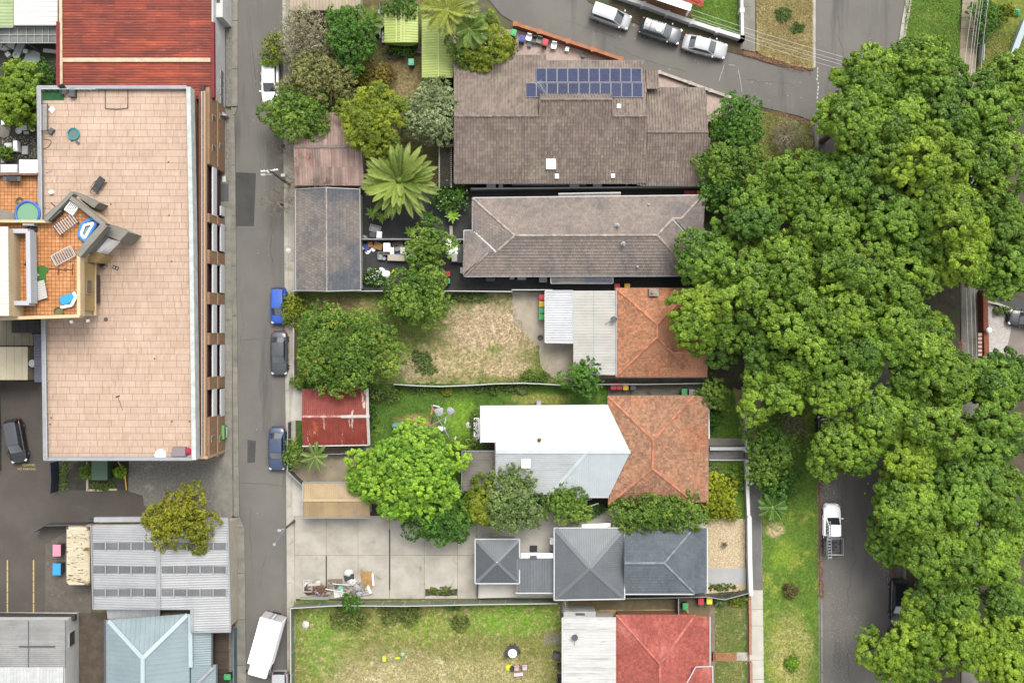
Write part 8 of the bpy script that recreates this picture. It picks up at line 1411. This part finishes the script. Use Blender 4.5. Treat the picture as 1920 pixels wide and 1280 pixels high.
# rubbish heap on the concrete yard
RUST = plain('rusty_tangle', (140, 92, 60)); DKM = plain('dark_metal', (70, 60, 58))
many([('t', 'old_drawer', 'grey white old drawer at the left end of the rubbish heap', 578, 1097, .9, 1.2, .3, OFFW, 0), ('c', 'roll_bundle', 'pale rolled mat behind the rubbish heap', 590, 1094, 1.4, .3, .3, BEIGE, 4), ('l', 'paper_bag', 'white paper bag on top of the rubbish heap left half', 597, 1093, .35, .3, OFFW, 0), ('l', 'rag_pile', 'dark brown rags at the left of the rubbish heap', 582, 1105, .7, .3, plain('brown_rag', (96, 74, 64)), 0), ('l', 'purple_cloth', 'purple cloth in the rubbish heap', 598, 1114, .3, .2, plain('purple_cloth', (150, 120, 180)), 0), ('l', 'plastic_bag', 'big white bag in the upper right of the rubbish heap', 660, 1089, .55, .5, OFFW, 0), ('c', 'camp_oven', 'black square pan with white bag behind', 655, 1081, 1.0, .6, .3, BLACK, 10), ('l', 'white_toy', 'white and black round thing topmost in the rubbish heap', 653, 1074, .5, .5, OFFW, 0),
 ('l', 'plastic_bag', 'white bag right of the rubbish heap centre', 670, 1100, .55, .4, LGREY, 0), ('b', 'paper_sheet', 'white crumpled sheet low in the rubbish heap', 635, 1112, 1.0, .8, .2, OFFW, 10), ('l', 'teal_bag', 'small teal bag in the rubbish heap', 637, 1102, .45, .3, plain('teal_cloth', (120, 190, 165)), 0), ('b', 'plastic_sheet', 'pale plastic sheets at the foot of the rubbish heap', 678, 1112, 1.6, .5, .2, LGREY, 8), ('c', 'long_box', 'curved white box with black dots at the right of the heap', 693, 1104, .35, .95, .3, OFFW, 25), ('l', 'yellow_ball', 'yellow ball in the rubbish heap', 687, 1103, .22, .3, plain('soft_yellow', (220, 215, 90)), 0), ('b', 'timber_plank', 'white plank lying across the rubbish heap', 630, 1107, 2.3, .12, .4, OFFW, -10), ('b', 'timber_plank', 'long white plank above the wire shelf in the heap', 640, 1095, 1.9, .1, .35, OFFW, -4)])
ws_ = slatted('wire_shelf', 'rusty wire shelf in the rubbish heap', 'shelf', 629, 1089, 1.5, .5, .3, plain('rusty_wire', (130, 110, 96)), 9, 2)
m = MB()
for _ in range(170): a = P(R.uniform(590, 618), R.uniform(1098, 1116), R.uniform(.15, .5)); m.tube(a, (a[0] + R.gauss(0, .3), a[1] + R.gauss(0, .3), a[2] + R.uniform(-.1, .2)), .015, n=3)
o = m.build('branch_pile', RUST, kind='stuff'); m = MB()
for _ in range(110): a = P(R.uniform(578, 690), R.uniform(1092, 1116), R.uniform(.15, .45)); m.box(a, (R.uniform(.1, .5), R.uniform(.05, .25), .04), R.uniform(0, 3), R.random(), (R.gauss(0, .4), 0))
m.build('debris', mat('mixed_debris', (170, 164, 156), (110, 96, 88), sc=3, tone=.5), kind='stuff')
for k, (a, b, c, d, rz) in enumerate(((681, 1084, .4, 1.5, 0), (687, 1084, .35, 1.4, -3), (694, 1086, .45, 1.7, 4), (678, 1074, .2, .9, 6))): board('cardboard_sheet', ('left', 'second', 'widest', 'short thin')[k] + ' upright cardboard strip at the right of the rubbish heap', a, b, c, d, CARD, rz, .2 + .05 * k)
board('curved_sheet', 'white curved panel behind the cardboard strips', 698, 1086, .3, 1.3, WHITE, 6, .2, 'panel')
# clothes line lawn
hl = put('rotary_clothes_line', 'rotary clothes line with four arms on the lawn', 'clothes line', 827, 786, .115); m = MB(); m.tube((0, 0, 0), (0, 0, 1.9), .04); m.build('post', ZINC, hl, True)
for a, l in ((118, 1.95), (-60, 2.0), (31, 2.0), (207, 2.05)): m = MB(); m.tube((0, 0, 1.9), (l * math.cos(rad(a)), l * math.sin(rad(a)), 2.05), .035); m.build('arm', ZINC, hl, True)
m = MB()
for rr in (.8, 1.3, 1.8): m.path([(rr * math.cos(rad(a)), rr * math.sin(rad(a)), 2.0) for a in (31, 118, 207, 300, 391)], .006, 3)
m.build('line', LGREY, hl, True)
many([('b', 'orange_towel', 'orange cloth hanging on the clothes line', 810, 770, .14, .8, 1.5, plain('orange_cloth', (225, 120, 40)), -14), ('b', 'white_plank', 'white plank near the top clothes line arm', 818, 761, .75, .14, .1, OFFW, -12), ('c', 'laundry_box', 'white box with a dark mark under the clothes line', 826, 803, .5, .45, .4, WHITE, -5), ('l', 'plastic_bag', 'white bag right of the laundry box', 833, 804, .22, .25, OFFW, 0), ('b', 'white_plank', 'white stick right of the clothes line post', 835, 788, .1, .7, .1, OFFW, -10), ('b', 'black_stick', 'black stick left of the clothes line post', 810, 789, .1, .7, .1, BLACK, -14), ('l', 'yellow_toy', 'yellow toys at the lower left clothes line arm', 791, 803, .3, .3, plain('soft_yellow', (220, 215, 90)), 0), ('p', 'plant_pot', 'white round pot on the bare patch', 774, 804, .22, .3, OFFW, 0), ('p', 'car_tyre', 'small grey ring near the bare patch', 799, 808, .2, .15, LGREY, 0), ('l', 'white_cloth', 'white cloth on the lawn by the slatted bench', 879, 796, .35, .15, OFFW, 0), ('b', 'white_plank', 'short white stick at the tree edge by the clothes line', 854, 821, .14, .4, .05, OFFW, -20), ('l', 'grey_cloth', 'grey cloth on the lawn above the clothes line', 823, 771, .5, .12, LGREY, 0), ('l', 'grey_cloth', 'pale cloth beside the right clothes line arm', 845, 770, .4, .12, LGREY, 0), ('p', 'plant_pot', 'large pale pot below the white slatted bench', 891, 823, .24, .35, OFFW, 0), ('p', 'plant_pot', 'small white pot below the white slatted bench', 896, 819, .18, .3, WHITE, 0), ('c', 'vent_box', 'white vent box at the white roof north edge', 1010, 755, .5, .5, 1.0, LGREY, 0)])
br = put('barrel', 'blue green barrel lying on its side on the lawn', 'barrel', 746, 797, .115, 8); m = MB(); m.wheel((0, 0, .34), .34, 1.1, 'X', 16); m.build('body', plain('blue_green_plastic', (108, 150, 140)), br, True); m = MB(); m.wheel((.57, 0, .34), .33, .06, 'X', 16); m.build('lid', YELLOW, br, True)
slatted('bench', 'white slatted bench at the end of the white roof', 'bench', 894, 800, .55, 1.95, .45, WHITE, 5, 0); [board('timber_plank', l, a, b, 1.9, .1, LGREY, rz, 2.3) for l, a, b, rz in (('upper grey pole leaning off the white roof eave', 1093, 939, 14), ('lower grey pole leaning off the white roof eave', 1106, 948, 16))]
# bottom lawn
q = put('garden_bed_frame', 'green rectangular goal frame lying on the bottom lawn', 'frame', 733, 1228, .115); m = MB(); m.path([(-1.35, .95, .05), (-1.32, -.75, .05), (1.2, -.65, .05), (1.45, 1.0, .05)], .045); m.path([(1.1, .6, .04), (1.1, -.6, .3)], .03); m.build('tube', plain('pale_green_tube', (130, 165, 120)), q, True)
many([('c', 'yellow_box', 'yellow box in the green goal frame, left', 721, 1233, .36, .56, .3, plain('acid_yellow', (225, 225, 40)), 0), ('c', 'yellow_box', 'flat yellow box in the green goal frame, right', 746, 1232, .45, .2, .2, plain('acid_yellow', (225, 225, 40)), 0), ('l', 'plastic_bag', 'pale green bag in the goal frame corner', 755, 1226, .25, .2, plain('pale_green_cloth', (170, 195, 150)), 0), ('l', 'white_toy', 'white litter in the left of the bottom lawn', 573, 1170, .4, .2, OFFW, 0)])
tb = put('garden_table', 'round white garden table with folded grey parasol', 'table', 961, 1220, .115); m = MB(); m.lathe((0, 0, .7), [(.45, 0), (.46, .03), (.1, .05)], 20); m.build('top', WHITE, tb, True); m = MB(); m.tube((0, 0, 0), (0, 0, .7), .04); m.build('stem', DGREY, tb, True); m = MB(); m.tube((-.05, 0, .7), (-.08, -.05, 1.1), .03); m.rbox((-.06, -.06, .74), (.14, .2, .08), .03); m.build('candle_lamp', DGREY, tb, True)
for a in (55, 90, 125, 180, 0, 215): r = .55; chair(('folded grey chair %s of the round white table' % {55: 'north east', 90: 'north', 125: 'north west', 180: 'west', 0: 'east', 215: 'south west'}[a]), 961 + r * S * math.cos(rad(a)), 1219 - r * S * math.sin(rad(a)), DGREY, a - 90, .115, 'folding_chair', DGREY, .75)
chair('pink garden chair, left of the pair on the bottom lawn', 969, 1249, plain('pink_cloth', (226, 180, 188)), 0, .115, 'folding_chair', DKM, 1.1); chair('pale pink garden chair, right of the pair on the bottom lawn', 984, 1248, plain('pale_pink_cloth', (232, 205, 208)), 0, .115, 'folding_chair', DKM, 1.1)
many([('l', 'yellow_bag', 'yellow and black bag left of the pink chairs', 953, 1251, .4, .3, plain('acid_yellow', (225, 225, 40)), 0), ('c', 'black_bag', 'black triangle bag beside the pink chairs', 960, 1252, .4, .5, .35, BLACK, 30), ('c', 'white_crate', 'white and pink crate below the pink chairs', 972, 1262, 1.0, .35, .3, plain('pale_pink_cloth', (232, 205, 208)), 5), ('c', 'grey_barbecue', 'dark grill at the west wall of the white flat roof', 1043, 1225, .7, .6, .8, DGREY, -10), ('c', 'dark_trolley', 'dark trolley at the west wall further down', 1048, 1247, .4, .5, .6, BLACK, 0), ('t', 'metal_rack', 'grey rack at the west wall at the bottom', 1049, 1272, .5, 1.0, .8, DGREY, 0)])
# forecourt chairs and pots
chair('white plastic chair beside the grey chairs on the pink forecourt', 991, 75, WHITE, -15); chair('grey plastic chair, third from the blue bin', 1001, 79, DGREY, -15, frame=LGREY); chair('greenish grey plastic chair beside the red bin', 1011, 80, plain('green_grey', (130, 146, 138)), -15); chair('white plastic chair standing alone on the pink forecourt', 1038, 90, WHITE, -10); carton('plastic_stool', 'small white stool on the pink forecourt', 1063, 94, .42, .5, .4, WHITE, -15, cat='stool')
for l, a, b in (('dark round pot near the grey chairs', 993, 86), ('dark round pot at the brick wall east end', 1093, 105), ('dark pot left of three on the dry shady lawn', 741, 108), ('dark pot right of three on the dry shady lawn', 756, 107), ('first dark pot on the dry shady lawn', 732, 107), ('dark drum between the two lime sheds', 786, 98)): round_('plant_pot', l, 'pot', a, b, POT, BLACK, .11)
round_('water_tub', 'round red tub at the eave of the brown tiled house', 'tub', 903, 112, [(.3, 0), (.34, .4), (.3, .42), (.28, .3), (0, .3)], RED, .11); round_('plant_pot', 'orange pot under the leaves by the brown tiled house', 'pot', 917, 104, POT, plain('terracotta', (200, 90, 50)), .11); round_('garden_light', 'white round lamp on the brown brick wall, upper', 'lamp', 1849, 545, [(.08, 0), (.08, .6), (.24, .65), (.3, .85), (.2, 1.05), (.05, 1.12)], WHITE, .9); round_('garden_light', 'white round lamp on the brown brick wall, lower', 'lamp', 1847, 619, [(.08, 0), (.08, .6), (.24, .65), (.3, .85), (.2, 1.05), (.05, 1.12)], WHITE, .9)
for k, (a, b) in enumerate(((718, 40), (718, 48), (716, 65), (717, 72), (719, 78), (713, 24))): round_('white_pot', ('%s white pot in the row left of the short lime shed' % ('first', 'second', 'third', 'fourth', 'fifth', 'topmost square')[k]), 'pot', a, b, POT, OFFW, .11)
round_('umbrella', 'red sunshade at the right edge between street trees', 'umbrella', 1918, 494, [(.5, 0), (.45, .1), (.1, .3)], RED, 2.4); lump('garden_toy', 'bright green tub in the top right corner', 'tub', 1906, 24, .45, .4, GREEN, .2)
def dish(label, px, py, z, m=DGREY, rz=0):
    t = put('satellite_dish', label, 'satellite dish', px, py, z, rz); q = MB(); q.tube((0, 0, 0), (0, 0, .5), .03); q.tube((0, 0, .3), (0, -.9, .05), .02); q.build('mast', m, t, True); q = MB(); q.lathe((0, .1, .5), [(.05, 0), (.24, .05), (.34, .12), (.32, .13)], 18); q.build('dish', m, t, True); q = MB(); q.tube((0, .1, .55), (.15, .6, .8), .02); q.build('feed_arm', m, t, True)
dish('dark satellite dish on the stained white flat roof', 1077, 1193, 3.4); dish('dark satellite dish on the pale grey metal roof', 1148, 600, 3.15, rz=-60)
# yard at the top left: appliances and white pots
for k, (a, b, c, d, rz) in enumerate(((5, 90, .5, .5, 20), (13, 91, .7, .5, 15), (24, 88, .8, .6, -10), (40, 92, .8, 1.2, -25), (18, 104, .5, .5, 40), (51, 98, .5, .4, 0))): carton('white_box', ('%s pale box in the top left clutter below the pergola' % ('leftmost', 'second', 'third', 'tallest grey framed', 'lower left', 'rightmost small')[k]), a, b, c, d, .4, OFFW if k != 3 else LGREY, rz)
round_('white_reel', 'white cable reel in the top left clutter', 'reel', 32, 104, [(.4, 0), (.4, .2), (.15, .22), (.15, .1)], OFFW, .1); board('white_plank', 'white plank pile beside the red warehouse', 94, 96, 1.5, .4, OFFW, -6, .3); lump('white_sheet', 'pale plastic sheet on the ground below the pergola', 'sheet', 60, 113, 1.1, .08, plain('pale_sheet', (170, 182, 182)), .1)
many([('p', 'white_pot', 'white round pot left of the grey pot trough', 38, 246, .36, .3, OFFW, 0), ('c', 'pot_trough', 'grey white planter trough by the deck wall', 48, 241, .75, .55, .4, OFFW, 0), ('c', 'pot_trough', 'lower pale trough by the deck wall', 52, 250, .6, .3, .3, LGREY, 0), ('p', 'white_pot', 'white pot right of the trough by the deck wall', 63, 243, .28, .3, WHITE, 0), ('c', 'white_box', 'white square box above the trough', 53, 231, .45, .4, .3, OFFW, 0), ('c', 'white_box', 'pale low box left above the trough', 28, 228, .5, .4, .2, LGREY, 0), ('c', 'white_box', 'white box with a dark window, left yard edge', 11, 231, .6, .5, .4, WHITE, 0), ('c', 'washing_machine', 'white machine with grey panels in the left yard', 22, 278, .8, .85, .7, OFFW, 4), ('c', 'fridge', 'tall white fridge lying in the left yard', 35, 276, .45, 1.1, .7, WHITE, 0), ('c', 'office_printer', 'grey printer box with dark slot by the deck wall', 50, 283, .65, .9, .4, LGREY, 0), ('c', 'black_crate', 'black crate below the left yard machine', 20, 288, .7, .4, .4, BLACK, 0), ('c', 'white_box', 'pale framed box at the lower left yard edge', 9, 300, .4, .8, .4, LGREY, 0), ('l', 'boulder', 'flat grey rock at the left yard edge', 6, 246, .8, .3, plain('grey_rock', (130, 124, 110)), 0)])
m = MB()
for _ in range(240): a = P(R.uniform(4, 70), R.uniform(254, 305), .06); m.box(a, (R.uniform(.04, .14), R.uniform(.04, .12), .05), R.uniform(0, 3), R.random())
m.build('rubble', mat('white_rubble', (190, 188, 180), (140, 136, 128), sc=2, tone=.3), kind='stuff')
# pink and blue bins beside the container, lane-side boards
for l, b, mm in (('pink lidded container bin beside the rusty shipping container', 1027, plain('pink_plastic', (235, 150, 175))), ('sky blue lidded container bin beside the rusty shipping container', 1062, plain('cyan_plastic', (50, 165, 230)))):
    t = put('waste_bin', l, 'bin', 116, b, .02); q = MB(); q.box((0, 0, .1), (.75, 1.1, 1.0), taper=1.08); q.build('body', DGREY, t, True); q = MB(); q.rbox((0, 0, 1.1), (.86, 1.24, .06), .05); q.build('lid', mm, t, True); [(lambda w_: (w_.wheel((u * .3, v * .45, .06), .07, .05), w_.build('wheel', RUBBER, t, True)))(MB()) for u in (-1, 1) for v in (-1, 1)]
board('timber_door', 'brown wooden panel leaning at the apartment wall', 394, 337, .55, 1.2, mat('brown_panel', (164, 128, 96), None), -18, .12); lump('plastic_bag', 'white bag by the brown wooden panel', 'bag', 401, 338, .2, .2, OFFW, .1); carton('pit_cover', 'white framed pit cover in the lane footpath', 420, 336, .4, .65, .04, OFFW, 0, .1, 'cover'); carton('pit_cover', 'grey square pit cover in the lane footpath further south', 421, 426, .5, .7, .03, CONCD, 0, .1, 'cover')
board('asphalt_patch_board', 'dark rubber mat on the lane footpath', 418, 361, 1.25, 1.9, DGREY, 0, .11, 'mat', .015); board('timber_plank', 'rusty brown panel at the workshop lane wall', 437, 1083, .5, .7, plain('rust_brown', (120, 70, 40)), 20, .3); board('timber_plank', 'brown board at the workshop corner by the lane', 436, 1168, .4, .6, plain('rust_brown', (120, 70, 40)), 35, .3)
board('fallen_fence_sheet', 'grey green loose fence panel at the concrete yard corner', 590, 1121, 3.0, .35, FGREEN, 0, 1.2); lump('flower_pile', 'white daisies by the yellow lidded bin', 'flowers', 1347, 1127, .3, .3, OFFW, .12, 7); carton('pit_cover', 'dark square pit cover on the pale patio', 1000, 1028, .82, .7, .03, BLACK, 0, .12, 'cover'); carton('air_conditioner', 'white air conditioner on the pale patio by the pyramid roof', 1034, 1012, .4, .65, .8, WHITE, 0, .12, 'air conditioner'); lump('coiled_hose', 'grey coiled hose on the pale patio', 'hose', 1034, 1030, .3, .5, LGREY, .12); slatted('bench', 'thin grey bench north of the small pavilion', 'bench', 908, 1002, 1.4, .3, .45, LGREY, 5, 0)
board('skylight_panel', 'white sheet panels along the north wall of the pyramid roof', 1118, 985, 3.0, .4, WHITE, 3, 2.6, 'panel'); round_('ring_bowl', 'dark wire bowl on the concrete apron', 'bowl', 1013, 633, [(.28, 0), (.3, .1), (.26, .1), (.1, .04)], DKM, .12); lump('white_litter', 'white litter on the tan west footpath of the lane', 'litter', 541, 470, .3, .1, OFFW, .11)
